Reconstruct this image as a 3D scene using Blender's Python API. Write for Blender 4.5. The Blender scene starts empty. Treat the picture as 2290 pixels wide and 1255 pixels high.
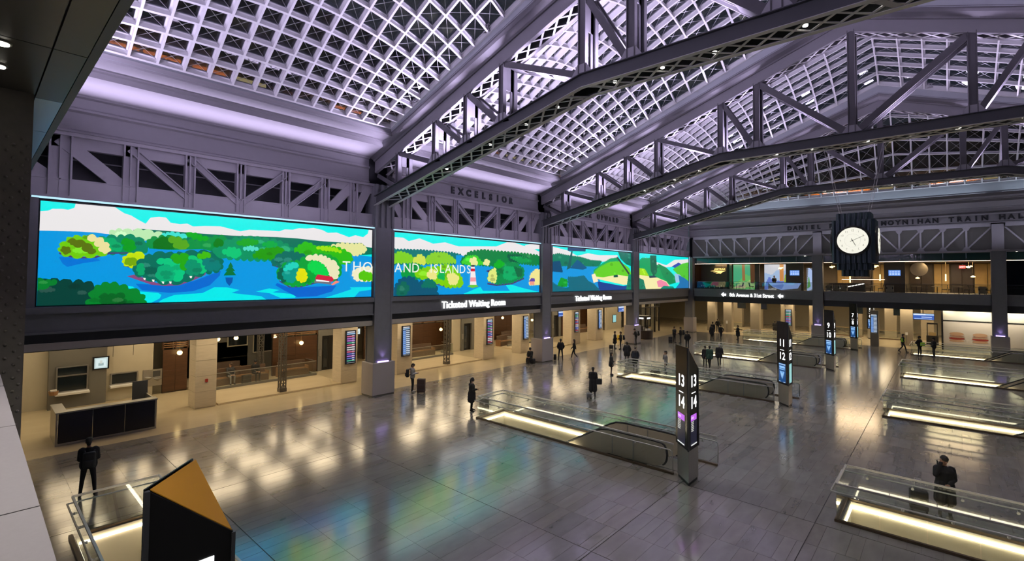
import bpy, bmesh, math, random
from mathutils import Vector, Matrix, noise
random.seed(7)
SC = bpy.context.scene
COL = SC.collection
# ------------------------------------------------------------------ camera
cam_d = bpy.data.cameras.new('camera'); cam = bpy.data.objects.new('camera', cam_d); COL.objects.link(cam)
F, YAW, PITCH, ROLL, CX, CY = 1082.37, -.7308, .0321, .0084, 1140.42, 585.5
CAM = Vector((24.5231, 0.0, 7.0))
_f = Vector((math.sin(YAW)*math.cos(PITCH), math.cos(YAW)*math.cos(PITCH), math.sin(PITCH)))
_r = Vector((math.cos(YAW), -math.sin(YAW), 0)); _u = _r.cross(_f)
_r2 = _r*math.cos(ROLL) + _u*math.sin(ROLL); _u2 = _u*math.cos(ROLL) - _r*math.sin(ROLL)
cam.matrix_world = Matrix(((_r2.x, _u2.x, -_f.x, CAM.x), (_r2.y, _u2.y, -_f.y, CAM.y), (_r2.z, _u2.z, -_f.z, CAM.z), (0, 0, 0, 1)))
cam_d.sensor_fit = 'HORIZONTAL'; cam_d.sensor_width = 36.0; cam_d.lens = 36.0*F/2290.0
cam_d.shift_x = (1145-CX)/2290.0; cam_d.shift_y = (CY-627.5)/2290.0
cam_d.clip_start = .05; cam_d.clip_end = 400
SC.camera = cam
# ------------------------------------------------------------------ world, view
SC.view_settings.view_transform = 'Standard'; SC.view_settings.look = 'None'
SC.view_settings.exposure = 0.5; SC.view_settings.gamma = 1.0
SC.view_settings.use_curve_mapping = False
wd = bpy.data.worlds.new('night_sky'); SC.world = wd; wd.use_nodes = True
_bg = wd.node_tree.nodes['Background']; _bg.inputs['Color'].default_value = (.030, .034, .046, 1); _bg.inputs['Strength'].default_value = 1.0
try:
    SC.cycles.use_denoising = True; SC.cycles.max_bounces = 5; SC.cycles.diffuse_bounces = 2; SC.cycles.glossy_bounces = 2
    SC.cycles.use_adaptive_sampling = True; SC.cycles.adaptive_threshold = .12; SC.cycles.adaptive_min_samples = 10; SC.cycles.use_light_tree = True
    SC.cycles.transparent_max_bounces = 10; SC.cycles.transmission_bounces = 2; SC.cycles.sample_clamp_indirect = 4.0
    SC.cycles.caustics_reflective = False; SC.cycles.caustics_refractive = False
except Exception: pass
# ------------------------------------------------------------------ hall lights
LAV = (.78, .66, 1.0); WARM = (1.0, .79, .50); NEUT = (1.0, .93, .82)
def area(name, loc, target, sx, sy, power, colr, spread=180):
    d = bpy.data.lights.new(name, 'AREA'); d.shape = 'RECTANGLE'; d.size = sx; d.size_y = sy; d.energy = power; d.color = colr
    d.spread = math.radians(spread)
    o = bpy.data.objects.new(name, d); COL.objects.link(o); o.location = loc
    o.rotation_euler = (Vector(target)-Vector(loc)).to_track_quat('-Z', 'Y').to_euler(); return o
def spot(name, loc, target, power, colr, angle=70, blend=.6, r=.08):
    d = bpy.data.lights.new(name, 'SPOT'); d.energy = power; d.color = colr; d.spot_size = math.radians(angle); d.spot_blend = blend; d.shadow_soft_size = r
    o = bpy.data.objects.new(name, d); COL.objects.link(o); o.location = loc
    o.rotation_euler = (Vector(target)-Vector(loc)).to_track_quat('-Z', 'Y').to_euler(); return o
XM, XW, YE = 20.95, 41.9, 63.4
TY = [16.2, 31.98, 47.76]                   # roof truss centre lines
def chord_b(x):                             # bottom chord, under side
    x = min(x, XW-x); return 11.2+(14.42-11.2)*min(x/14.1, 1.0)
def chord_t(x): return 13.2+.35*min(x, XW-x)  # top chord, under side
UP_POWER, DOWN_POWER = 430, 800
for k, y in enumerate(TY):                  # lavender floods standing on the bottom chords, shining up
    for x in (3.6, 6.3, 8.7, 12, 15.2, 18.6, 23.3, 26.7, 29.9, 33.2, 37):
        area('roof_flood', (x, y, chord_b(x)+.75), (x, y, 30), .7, .35, UP_POWER*(1.0 if x < 16 else .6)*(1.0, .78, .62)[k], LAV)
    for x in (6.5, 12.5, 18, 24, 29.5, 36): # white downlights under the bottom chords
        spot('hall_downlight', (x, y, chord_b(x)-.02), (x, y, 0), DOWN_POWER*(1.15 if x < 16 else .55), NEUT, 110, .8)
for k in range(4):                          # cornice coves along the left wall and the end wall
    yc = 8.1+15.78*k
    area('cove_light', (-.08, yc, 12.56), (.62, yc, 14.2), 13.4, .08, 105, LAV, 58)
    area('girder_fill', (3.0, yc, 10.6), (-.5, yc, 11.8), 12.0, .3, 80, LAV)  # no fixture here; fill added in mid air to brighten girders and cornice
for x in (4, 8, 12, 16, 20):                # unseen floods added at the viewer end to brighten the first skylight
    area('roof_flood', (x, 1.35, 13.2), (x, 6, 22), .7, .35, 190, LAV)
for xc in (7, 21, 35):
    area('cove_light', (xc, 61.6, 10.9), (xc, 63.6, 13.6), 12.5, .25, 60, (.78, .76, 1.0))
    area('curb_fill', (xc, 61.3, 15.06), (xc, 62.4, 15.8), 13.0, .08, 46, (.72, .84, 1.0))  # unseen cool light added behind the ledge to brighten the curb
for yc, p in ((5, 170), (13, 220), (25, 260), (37, 260), (50, 250), (60, 170)):   # warm ceiling light of the left concourse
    for dx in (-3.2, -6.2, -9.2):
        for dy in (-4.2, -1.4, 1.4, 4.2): area('concourse_light', (dx, yc+dy, 4.06), (dx, yc+dy, 0), 1.5, 1.5, p*.115, WARM)
for xc, p in ((3, 340), (11, 380), (19, 380), (27, 380)):
    for dx in (-2.6, 0, 2.6):
        for yy in (66.6, 70.5, 74.5): area('concourse_light', (xc+dx, yy, 4.06), (xc+dx, yy, 0), 1.5, 1.5, p*.115, WARM)
area('shop_light', (28, 65.6, 4.05), (28, 66.4, 1.5), 6.0, .4, 75, (1, .9, .75))
for xc, p in ((4, 190), (10, 190), (17, 380), (25, 420)):
    area('lounge_light', (xc, 67.2, 8.9), (xc, 67.2, 0), 4.0, 3.0, p, (1, .72, .42))
for x in (17.9, 21.0): spot('soffit_lamp', (x, .18, 9.86), (x, 1.2, 0), 420, NEUT, 110, .7)
# ------------------------------------------------------------------ materials
MATS = {}
def _new(name):
    m = bpy.data.materials.new(name); m.use_nodes = True; MATS[name] = m
    return m, m.node_tree.nodes, m.node_tree.links, m.node_tree.nodes['Principled BSDF']
def mat(name, colr, rough=.5, metal=0.0, noise_s=0, noise_a=.15, bump=0, spec=.5, coat=0, stretch=(1, 1, 1), ior=1.5):
    m, n, l, b = _new(name)
    b.inputs['Base Color'].default_value = (*colr, 1); b.inputs['Roughness'].default_value = rough; b.inputs['Metallic'].default_value = metal
    b.inputs['Specular IOR Level'].default_value = spec; b.inputs['IOR'].default_value = ior
    if noise_s:
        tc = n.new('ShaderNodeTexCoord'); mp = n.new('ShaderNodeMapping'); mp.inputs['Scale'].default_value = stretch
        nz = n.new('ShaderNodeTexNoise'); nz.inputs['Scale'].default_value = noise_s; nz.inputs['Detail'].default_value = 6
        l.new(tc.outputs['Object'], mp.inputs['Vector']); l.new(mp.outputs['Vector'], nz.inputs['Vector'])
        mx = n.new('ShaderNodeMix'); mx.data_type = 'RGBA'
        mx.inputs['A'].default_value = tuple(c*(1-noise_a) for c in colr)+(1,); mx.inputs['B'].default_value = tuple(min(1, c*(1+noise_a)) for c in colr)+(1,)
        l.new(nz.outputs['Fac'], mx.inputs['Factor']); l.new(mx.outputs['Result'], b.inputs['Base Color'])
        if bump:
            bp = n.new('ShaderNodeBump'); bp.inputs['Strength'].default_value = bump; bp.inputs['Distance'].default_value = .02
            l.new(nz.outputs['Fac'], bp.inputs['Height']); l.new(bp.outputs['Normal'], b.inputs['Normal'])
    return m
def emit(name, colr, s=1.0, base=(0, 0, 0)):
    m, n, l, b = _new(name)
    b.inputs['Base Color'].default_value = (*base, 1); b.inputs['Roughness'].default_value = .4
    b.inputs['Emission Color'].default_value = (*colr, 1); b.inputs['Emission Strength'].default_value = s
    return m
def glass(name, tint=(.85, .9, .88), gloss=.1, rough=.02, glosscol=(1, 1, 1)):
    m, n, l, b = _new(name)
    n.remove(b); out = n['Material Output']
    t = n.new('ShaderNodeBsdfTransparent'); t.inputs['Color'].default_value = (*tint, 1)
    g = n.new('ShaderNodeBsdfGlossy'); g.inputs['Roughness'].default_value = rough; g.inputs['Color'].default_value = (*glosscol, 1)
    fr = n.new('ShaderNodeFresnel'); ge = n.new('ShaderNodeNewGeometry'); ir = n.new('ShaderNodeMapRange')   # same reflectance on both faces of a thin pane
    ir.inputs['To Min'].default_value = 1.5; ir.inputs['To Max'].default_value = 1/1.5; l.new(ge.outputs['Backfacing'], ir.inputs['Value']); l.new(ir.outputs[0], fr.inputs['IOR'])
    ma = n.new('ShaderNodeMath'); ma.operation = 'ADD'; ma.inputs[1].default_value = gloss; ma.use_clamp = True
    mx = n.new('ShaderNodeMixShader'); l.new(fr.outputs[0], ma.inputs[0]); l.new(ma.outputs[0], mx.inputs[0])
    l.new(t.outputs[0], mx.inputs[1]); l.new(g.outputs[0], mx.inputs[2]); l.new(mx.outputs[0], out.inputs['Surface'])
    return m
def attr_mat(name, rough=.5, emission=0.0, spec=.5, ior=1.5, grain=0.0, base=1.0):
    """colour from the mesh's own 'tint' colour attribute"""
    m, n, l, b = _new(name)
    a = n.new('ShaderNodeAttribute'); a.attribute_name = 'tint'
    b.inputs['Roughness'].default_value = rough; b.inputs['Specular IOR Level'].default_value = spec; b.inputs['IOR'].default_value = ior
    src = a.outputs['Color']
    if grain:
        tc = n.new('ShaderNodeTexCoord'); mp = n.new('ShaderNodeMapping'); mp.inputs['Scale'].default_value = (1.0, .35, 1)
        nz = n.new('ShaderNodeTexNoise'); nz.inputs['Scale'].default_value = 3.5; nz.inputs['Detail'].default_value = 7
        l.new(tc.outputs['Object'], mp.inputs['Vector']); l.new(mp.outputs['Vector'], nz.inputs['Vector'])
        mr = n.new('ShaderNodeMapRange'); mr.inputs['From Min'].default_value = .3; mr.inputs['From Max'].default_value = .7
        mr.inputs['To Min'].default_value = 1-grain; mr.inputs['To Max'].default_value = 1+grain; l.new(nz.outputs['Fac'], mr.inputs['Value'])
        vm = n.new('ShaderNodeVectorMath'); vm.operation = 'SCALE'; l.new(src, vm.inputs[0]); l.new(mr.outputs[0], vm.inputs['Scale']); src = vm.outputs[0]
    if emission:
        b.inputs['Base Color'].default_value = (.01, .01, .01, 1)
        l.new(src, b.inputs['Emission Color']); b.inputs['Emission Strength'].default_value = emission
    else: l.new(src, b.inputs['Base Color'])
    return m
mat('steel', (.34, .33, .36), .45, 0, 3, .06)               # painted steel of trusses, girders and cornices
mat('steel_dark', (.18, .188, .20), .5, 0, 4, .10)
mat('lacing_lit', (.52, .52, .54), .32)         # columns and fascia
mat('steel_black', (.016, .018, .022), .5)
mat('rivet_steel', (.22, .20, .17), .5, 0, 6, .2)
mat('steel_shaded', (.10, .097, .108), .5, 0, 4, .08)  # truss steel again, with the shade on member fronts put into its colour
mat('fascia_paint', (.13, .126, .14), .75, 0, 3, .06)
mat('cornice_paint', (.22, .213, .235), .7, 0, 3, .05)
mat('rib_white', (.74, .74, .76), .45)
mat('curb', (.36, .38, .41), .5, 0, 2, .05)
mat('cable', (.5, .5, .53), .4, .6)
glass('roof_glass', (.55, .57, .6), .02, .04)
glass('rail_glass', (.94, .97, .96), .01, .015)
glass('lounge_glass', (.86, .88, .88), .03, .02)
mat('pedestal', (.42, .385, .37), .62, 0, 30, .10, .05)
mat('travertine', (.58, .50, .38), .5, 0, 2.5, .16, 0, stretch=(1, 1, 6))
mat('cream_floor', (.50, .42, .285), .16, 0, 1.6, .10, spec=.6, stretch=(1, .4, 1))
mat('wall_cream', (.52, .47, .36), .6, 0, 2, .05)
mat('wall_grey', (.15, .145, .13), .6, 0, 3, .06)
mat('ceiling_plaster', (.5, .46, .38), .7)
mat('wood', (.075, .032, .013), .4, 0, 1.2, .45, 0, stretch=(1, 1, 9))
mat('wood_light', (.26, .135, .06), .45, 0, 1.5, .3, 0, stretch=(1, 6, 1))
mat('bench_wood', (.085, .05, .03), .4, 0, 2, .3)
mat('dark', (.008, .008, .009), .35)
mat('dark_glass', (.012, .018, .024), .08, spec=.7)
mat('navy', (.004, .005, .018), .28)
mat('stainless', (.42, .41, .39), .32, .85, 20, .08)
mat('rail_steel', (.62, .61, .58), .35, .35)
mat('bronze', (.17, .12, .075), .4, .5)
mat('brass', (.6, .45, .22), .3, .8)
mat('orange', (.50, .235, .012), .55)
mat('kiosk_edge', (.10, .105, .115), .3, .5)
mat('coping', (.26, .24, .26), .55, 0, 40, .06)
mat('soffit_bluelit', (.50, .58, .68), .36, .95, 1.0, .12, 0, stretch=(.3, 3, 1))  # blue reflection of the screens tinted into the metal colour
mat('soffit_shaded', (.16, .15, .14), .34, .6, 1.0, .12)  # darker copy of the same soffit, shade put into the colour
mat('brick', (.42, .17, .055), .8, 0, 14, .35)
mat('brick_unlit', (.035, .022, .014), .8, 0, 10, .4)  # darker copy of the brick, lack of light put into its colour
mat('white_plastic', (.75, .74, .72), .45)
mat('joint', (.035, .033, .03), .6)
attr_mat('tile', .15, 0, .5, 3.8, .10)
attr_mat('picture', .4, .78)
attr_mat('screen_bright', .35, 2.2)
emit('led_warm', (1.0, .86, .60), 9.0)
emit('led_white', (1.0, .97, .90), 7.0)
emit('screen_glint', (.45, .75, 1.0), .85)  # screen's reflection on the girder flange, made to glow
emit('glow_white', (1, 1, 1), 1.3)
emit('glow_lav', (.50, .32, 1.0), 3.0)
emit('lamp_warm', (1.0, .72, .28), 3.5)
emit('clock_face', (1.0, .98, .84), .62, (.4, .4, .33))
emit('lamp_dot', (1.0, .95, .82), 7.0)
# ------------------------------------------------------------------ mesh helpers
class MB:
    def __init__(s): s.v = []; s.f = []; s.mi = []; s.c = []
    def face(s, pts, mi=0, colr=None):
        n = len(s.v); s.v += [tuple(p) for p in pts]; s.f.append(tuple(range(n, n+len(pts)))); s.mi.append(mi); s.c.append(colr); return s
    def hexa(s, p, mi=0, colr=None):
        n = len(s.v); s.v += [tuple(q) for q in p]
        for q in ((3, 2, 1, 0), (4, 5, 6, 7), (0, 1, 5, 4), (1, 2, 6, 5), (2, 3, 7, 6), (3, 0, 4, 7)):
            s.f.append(tuple(n+i for i in q)); s.mi.append(mi); s.c.append(colr)
        return s
    def box(s, x0, x1, y0, y1, z0, z1, mi=0, colr=None):
        return s.hexa(((x0, y0, z0), (x1, y0, z0), (x1, y1, z0), (x0, y1, z0), (x0, y0, z1), (x1, y0, z1), (x1, y1, z1), (x0, y1, z1)), mi, colr)
    def beam(s, p0, p1, w, h, up=(0, 0, 1), mi=0, colr=None):
        p0 = Vector(p0); p1 = Vector(p1); d = (p1-p0).normalized(); up = Vector(up)
        sd = d.cross(up)
        if sd.length < 1e-4: sd = d.cross(Vector((1, 0, 0)))
        sd.normalize(); u = sd.cross(d); a = sd*(w/2); b = u*(h/2)
        return s.hexa((p0-a-b, p0+a-b, p0+a+b, p0-a+b, p1-a-b, p1+a-b, p1+a+b, p1-a+b), mi, colr)
    def prism(s, poly, off, mi=0, colr=None):
        n = len(s.v); k = len(poly); off = Vector(off)
        s.v += [tuple(p) for p in poly]+[tuple(Vector(p)+off) for p in poly]
        fs = [tuple(range(n+k-1, n-1, -1)), tuple(range(n+k, n+2*k))]+[(n+i, n+(i+1) % k, n+k+(i+1) % k, n+k+i) for i in range(k)]
        for q in fs: s.f.append(q); s.mi.append(mi); s.c.append(colr)
        return s
    def tube(s, pts, rad, n=8, mi=0, colr=None, caps=True):
        pts = [Vector(p) for p in pts]; rad = rad if isinstance(rad, (list, tuple)) else [rad]*len(pts)
        b = len(s.v); prev = None
        for i, p in enumerate(pts):
            d = (pts[min(i+1, len(pts)-1)]-pts[max(i-1, 0)]).normalized()
            if prev is None:
                a = d.cross(Vector((0, 0, 1)))
                if a.length < .05: a = d.cross(Vector((1, 0, 0)))
            else: a = prev-d*prev.dot(d)
            a.normalize(); prev = a; c = d.cross(a)
            for j in range(n):
                t = 2*math.pi*j/n; s.v.append(tuple(p+(a*math.cos(t)+c*math.sin(t))*rad[i]))
        for i in range(len(pts)-1):
            for j in range(n):
                s.f.append((b+i*n+j, b+i*n+(j+1) % n, b+(i+1)*n+(j+1) % n, b+(i+1)*n+j)); s.mi.append(mi); s.c.append(colr)
        if caps:
            e = b+(len(pts)-1)*n
            s.f.append(tuple(b+j for j in range(n-1, -1, -1))); s.mi.append(mi); s.c.append(colr)
            s.f.append(tuple(e+j for j in range(n))); s.mi.append(mi); s.c.append(colr)
        return s
    def lathe(s, prof, c=(0, 0, 0), n=16, mi=0):
        b = len(s.v)
        for r, z in prof:
            for j in range(n):
                t = 2*math.pi*j/n; s.v.append((c[0]+r*math.cos(t), c[1]+r*math.sin(t), c[2]+z))
        for i in range(len(prof)-1):
            for j in range(n):
                s.f.append((b+i*n+j, b+i*n+(j+1) % n, b+(i+1)*n+(j+1) % n, b+(i+1)*n+j)); s.mi.append(mi); s.c.append(None)
        s.f.append(tuple(b+j for j in range(n-1, -1, -1))); s.mi.append(mi); s.c.append(None)
        e = b+(len(prof)-1)*n; s.f.append(tuple(e+j for j in range(n))); s.mi.append(mi); s.c.append(None)
        return s
    def mesh(s, name, mats):
        me = bpy.data.meshes.new(name); me.from_pydata(s.v, [], s.f)
        for m in ([mats] if isinstance(mats, str) else mats): me.materials.append(MATS[m])
        if any(s.mi): me.polygons.foreach_set('material_index', s.mi)
        if any(c is not None for c in s.c):
            at = me.color_attributes.new('tint', 'FLOAT_COLOR', 'CORNER'); buf = []
            for f, c in zip(s.f, s.c): buf += list((*(c or (.5, .5, .5)), 1.0))*len(f)
            at.data.foreach_set('color', buf)
        me.update(); return me
    def build(s, name, mats, parent=None, smooth=False):
        o = bpy.data.objects.new(name, s.mesh(name, mats)); COL.objects.link(o)
        if smooth: o.data.polygons.foreach_set('use_smooth', [True]*len(o.data.polygons))
        if parent is not None: o.parent = parent
        return o
def tag(o, label=None, cat=None, group=None, kind=None):
    if label: o['label'] = label
    if cat: o['category'] = cat
    if group: o['group'] = group
    if kind: o['kind'] = kind
    return o
def empty(name, label=None, cat=None, group=None, loc=(0, 0, 0), rz=0, kind=None):
    o = bpy.data.objects.new(name, None); COL.objects.link(o); o.location = loc; o.rotation_euler = (0, 0, rz); o.empty_display_size = .2
    return tag(o, label, cat, group, kind)
def place(mesh, name, parent=None, mw=None):
    o = bpy.data.objects.new(name, mesh); COL.objects.link(o)
    if parent is not None: o.parent = parent
    if mw is not None: o.matrix_local = mw
    return o
def bar_matrix(p0, p1, up=(0, 0, 1)):
    p0 = Vector(p0); p1 = Vector(p1); d = p1-p0; L = d.length; d.normalize(); up = Vector(up); s = d.cross(up)
    if s.length < 1e-4: s = d.cross(Vector((1, 0, 0)))
    s.normalize(); u = s.cross(d); c = (p0+p1)/2
    return Matrix(((d.x*L, s.x, u.x, c.x), (d.y*L, s.y, u.y, c.y), (d.z*L, s.z, u.z, c.z), (0, 0, 0, 1)))
def copy_tree(o, parent=None):
    c = o.copy(); COL.objects.link(c); c.parent = parent
    for ch in list(o.children): copy_tree(ch, c)
    return c
_fc = {}
_tmp = bpy.data.scenes.new('workbench')       # small side scene, so that only one object is evaluated at a time
def evaluated_mesh(o):
    _tmp.collection.objects.link(o); vl = _tmp.view_layers[0]
    with bpy.context.temp_override(scene=_tmp, view_layer=vl):
        dg = bpy.context.evaluated_depsgraph_get(); dg.update(); me = bpy.data.meshes.new_from_object(o.evaluated_get(dg))
    _tmp.collection.objects.unlink(o); return me
def text_mesh(s, size, extrude=.02, bold=0.0, align='CENTER'):
    key = (s, size, extrude, bold, align)
    if key in _fc: return _fc[key]
    cu = bpy.data.curves.new('lettering', 'FONT'); cu.body = s; cu.size = size; cu.extrude = extrude; cu.offset = bold; cu.align_x = align; cu.align_y = 'CENTER'; cu.resolution_u = 3
    o = bpy.data.objects.new('lettering', cu); cu.space_character = 1.0+bold*4/max(size, .1)
    me = evaluated_mesh(o)
    bpy.data.objects.remove(o); bpy.data.curves.remove(cu); _fc[key] = me; return me
def lettering(name, s, size, mw, m, parent=None, extrude=.02, bold=0.0, align='CENTER', sx=1.0):
    me = text_mesh(s, size, extrude, bold, align).copy(); me.name = name; me.materials.clear(); me.materials.append(MATS[m])
    return place(me, name, parent, mw @ Matrix.Diagonal((sx, 1, 1, 1)))
def face_matrix(origin, xdir, zdir=(0, 0, 1)):
    """text plane: local x along xdir, local y along zdir, local z out of the wall"""
    x = Vector(xdir).normalized(); y = Vector(zdir).normalized(); z = x.cross(y); o = Vector(origin)
    return Matrix(((x.x, y.x, z.x, o.x), (x.y, y.y, z.y, o.y), (x.z, y.z, z.z, o.z), (0, 0, 0, 1)))
# ================================================================== floor, wells
WELL_X = {0: (7.3, 16.1), 1: (22.2, 31.0)}
WELLS = [(0, 2.05), (0, 17.05), (0, 30.9), (0, 45.1), (0, 59.8), (1, 17.05), (1, 31.6), (1, 45.2), (1, 59.8)]
WW = 1.8
def holes(): return [(WELL_X[r][0], WELL_X[r][1], y, y+WW) for r, y in WELLS]
def cut_rects(x0, x1, y0, y1, hs):
    """rectangle minus holes as a list of rectangles"""
    out = [(x0, x1, y0, y1)]
    for a, b, c, d in hs:
        nxt = []
        for (p, q, r, s) in out:
            if b <= p or a >= q or d <= r or c >= s: nxt.append((p, q, r, s)); continue
            if a > p: nxt.append((p, a, r, s))
            if b < q: nxt.append((b, q, r, s))
            pp, qq = max(p, a), min(q, b)
            if c > r: nxt.append((pp, qq, r, c))
            if d < s: nxt.append((pp, qq, d, s))
        out = nxt
    return out
FX0, FX1, FY0, FY1 = -1.1, 42.4, -1.0, 64.6
m = MB()
for r in cut_rects(FX0, FX1, FY0, FY1, holes()): m.box(*r, -.3, -.012)
floor = m.build('floor', 'joint'); tag(floor, 'dark grey polished stone floor of the hall', None, None, 'structure')
hs = holes(); tiles = []
xj = [6.75, 17.7, 21.65]
def add_cols(y0, y1):
    x = FX0
    while x < FX1-.01:
        w = random.choice((.30, .42, .42, .60))
        x1 = min(x+w, FX1)
        for j in xj:
            if x < j-.08 < x1: x1 = j; break
            if x < j <= x1: x1 = j
        if FX1-x1 < .15: x1 = FX1
        tiles.append((x, x1, y0, y1)); x = x1
bands = []; y = 5.2-1.4075*4-.57
edges = [FY0]
yy = 5.2-1.4075*4
while yy < FY1:
    if yy > FY0+.3: edges.append(yy)
    yy += 1.4075
edges.append(FY1)
for a, b in zip(edges, edges[1:]): add_cols(a, b)
def tint():
    k = random.uniform(.87, 1.11); h = random.uniform(-.007, .007)
    return (.235*k+h, .220*k, .205*k-h*.6)
def gap(e, axis):   # wide dark joints on the main lines
    if axis == 'x': return .022 if any(abs(e-j) < .01 for j in xj) else .006
    k = (e-5.2)/5.63
    return .020 if abs(k-round(k)) < .02 else .006
pieces = []
for (x0, x1, y0, y1) in tiles:
    gx0, gx1, gy0, gy1 = x0+gap(x0, 'x')/2, x1-gap(x1, 'x')/2, y0+gap(y0, 'y')/2, y1-gap(y1, 'y')/2
    c = tint()
    for r in cut_rects(gx0, gx1, gy0, gy1, hs):
        if r[1]-r[0] > .03 and r[3]-r[2] > .03: pieces.append((r, c))
def seen(r):
    x, y = (r[0]+r[1])/2, (r[2]+r[3])/2; d = Vector((x, y, 0))-CAM; z = d.dot(_f)
    if z < 1: return None
    px, py = CX+F*d.dot(_r2)/z, CY-F*d.dot(_u2)/z
    return z if 0 < px < 2290 and 0 < py < 1255 else None
pieces.sort(key=lambda p: (seen(p[0]) or 1e3)/math.sqrt((p[0][1]-p[0][0])*(p[0][3]-p[0][2])))
rest = MB()
for i, (r, c) in enumerate(pieces):
    if i < 300: MB().box(*r, -.012, 0, 0, c).build('floor_tile', 'tile', floor)
    else: rest.box(*r, -.012, 0, 0, c)
tag(rest.build('floor_tile_field', 'tile', floor), kind='stuff')
m = MB(); m.box(-16, FX1, 64.6, 84, -.3, -.001); m.box(-16, FX0, -3, 64.6, -.3, -.001)
cf = m.build('floor_concourse', 'cream_floor'); tag(cf, 'glossy cream stone floor of the concourses around the hall', None, None, 'structure')
# ================================================================== shell
def structure(o, label): return tag(o, label, None, None, 'structure')
m = MB(); m.box(-16, -.35, -3, 62.6, 4.12, 4.4)
structure(m.build('ceiling_1', 'ceiling_plaster'), 'plaster ceiling over the long concourse')
m = MB(); m.box(-16, 45, 63.8, 84, 4.12, 4.4)
structure(m.build('ceiling_2', 'ceiling_plaster'), 'plaster ceiling over the end concourse')
structure(MB().box(-16.3, -16, -3, 84, 0, 4.4).build('wall_left_back', 'wall_cream'), 'cream rear wall of the long concourse')
structure(MB().box(-16, 45, 83.7, 84, 0, 4.4).build('wall_end_back', 'wall_cream'), 'cream rear wall of the end concourse')
structure(MB().box(-16, -1.2, -3.3, -3, 0, 13).build('wall_near', 'wall_cream'), 'plain side wall of the concourse')
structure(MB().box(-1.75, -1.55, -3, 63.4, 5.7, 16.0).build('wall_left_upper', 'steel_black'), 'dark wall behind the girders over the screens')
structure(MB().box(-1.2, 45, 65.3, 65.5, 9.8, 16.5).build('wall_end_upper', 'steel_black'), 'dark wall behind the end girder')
structure(MB().box(42.4, 42.7, -3, 64, 0, 15.6).build('wall_right', 'steel'), 'grey wall on the far long side')
structure(MB().box(-1, 42.5, -8.3, -8, 0, 16).build('wall_rear', 'wall_grey'), 'grey wall at the viewer end')
# ================================================================== columns
def column_shaft(mb, x0, x1, y0, y1, z0, z1, front):
    """box shaft with proud corner flanges; front = '+x' or '-y'"""
    e = .09
    mb.box(x0+.03, x1-.03, y0+.03, y1-.03, z0, z1)
    for (a, b) in ((x0, x0+e), (x1-e, x1)):
        for (c, d) in ((y0, y0+e), (y1-e, y1)): mb.box(a, b, c, d, z0, z1)
ords = ['first', 'second', 'third']
COLY = [15.62+15.78*k for k in range(3)]
for k, y in enumerate(COLY):
    c = empty('wall_column', ['grey steel column on a stone pedestal beside the largest screen', 'grey steel column on a stone pedestal with a person seated against it', 'grey steel column on a stone pedestal left of the snack counter'][k], 'column', 'steel columns along the screen wall', (-.6, y+.75, 0))
    o = Matrix.Translation((.6, -y-.75, 0))
    mb = MB(); column_shaft(mb, -1.05, -.12, y+.14, y+1.34, 1.95, 9.86, '+x'); s = mb.build('shaft', 'steel_dark', c); s.matrix_local = o
    mb = MB(); mb.box(-1.2, 0, y, y+1.52, .09, 1.96); s = mb.build('pedestal', 'pedestal', c); s.matrix_local = o
    b = s.modifiers.new('edge', 'BEVEL'); b.width = .03; b.segments = 2
    mb = MB(); mb.box(-1.17, -.03, y+.03, y+1.49, 0, .09); s = mb.build('plinth', 'wall_grey', c); s.matrix_local = o
    mb = MB(); mb.box(-.11, -.04, y+.38, y+1.1, 1.961, 2.03); s = mb.build('uplight', 'glow_lav', c); s.matrix_local = o; tag(s, 'violet glowing uplight')
    mb = MB()
    mb.box(-1.15, -.2, y+.05, y+1.45, 9.86, 12.4)
    for i in range(4): mb.box(-.2, -.1, y+.1+i*.38, y+.24+i*.38, 9.86, 12.4)
    s = mb.build('capital', 'steel_dark', c); s.matrix_local = o
    spot('column_uplight', (.02, y+.75, 2.06), (-.25, y+.75, 6), 16, (.55, .35, 1), 80, .8, .05)
def end_column(x, w, lab, corner=False):
    c = empty('wall_column', lab, 'column', 'steel columns along the end wall', (x+w/2, YE, 0)); o = Matrix.Translation((-x-w/2, -YE, 0))
    mb = MB(); column_shaft(mb, x, x+w, YE-.35, YE+.5, 1.95, 9.8, '-y'); s = mb.build('shaft', 'steel_dark', c); s.matrix_local = o
    mb = MB(); mb.box(x-.12, x+w+.12, YE-.5, YE+.7, .09, 1.96); s = mb.build('pedestal', 'pedestal', c); s.matrix_local = o
    b = s.modifiers.new('edge', 'BEVEL'); b.width = .03; b.segments = 2
    mb = MB(); mb.box(x-.09, x+w+.09, YE-.47, YE+.67, 0, .09); s = mb.build('plinth', 'wall_grey', c); s.matrix_local = o
    if not corner:
        mb = MB(); mb.box(x+.2, x+w-.2, YE-.46, YE-.38, 1.961, 2.04); s = mb.build('uplight', 'glow_lav', c); s.matrix_local = o; tag(s, 'violet glowing uplight')
        mb = MB(); mb.box(x-.25, x+w+.25, YE-.42, YE+.4, 9.8, 9.95); mb.box(x+.1, x+w-.1, YE-.3, YE+.4, 9.95, 12.3); s = mb.build('capital', 'steel', c); s.matrix_local = o
        spot('column_uplight', (x+w/2, YE-.45, 2.08), (x+w/2, YE-.3, 6), 14, (.55, .35, 1), 80, .8, .05)
    return c
end_column(13.53, .99, 'grey steel column on a stone pedestal behind the hanging clock')
end_column(27.8, .99, 'grey steel column on a stone pedestal between the food advert panels')
end_column(-.95, 1.0, 'corner column on a pinkish stone pedestal where the two walls meet', True)
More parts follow.
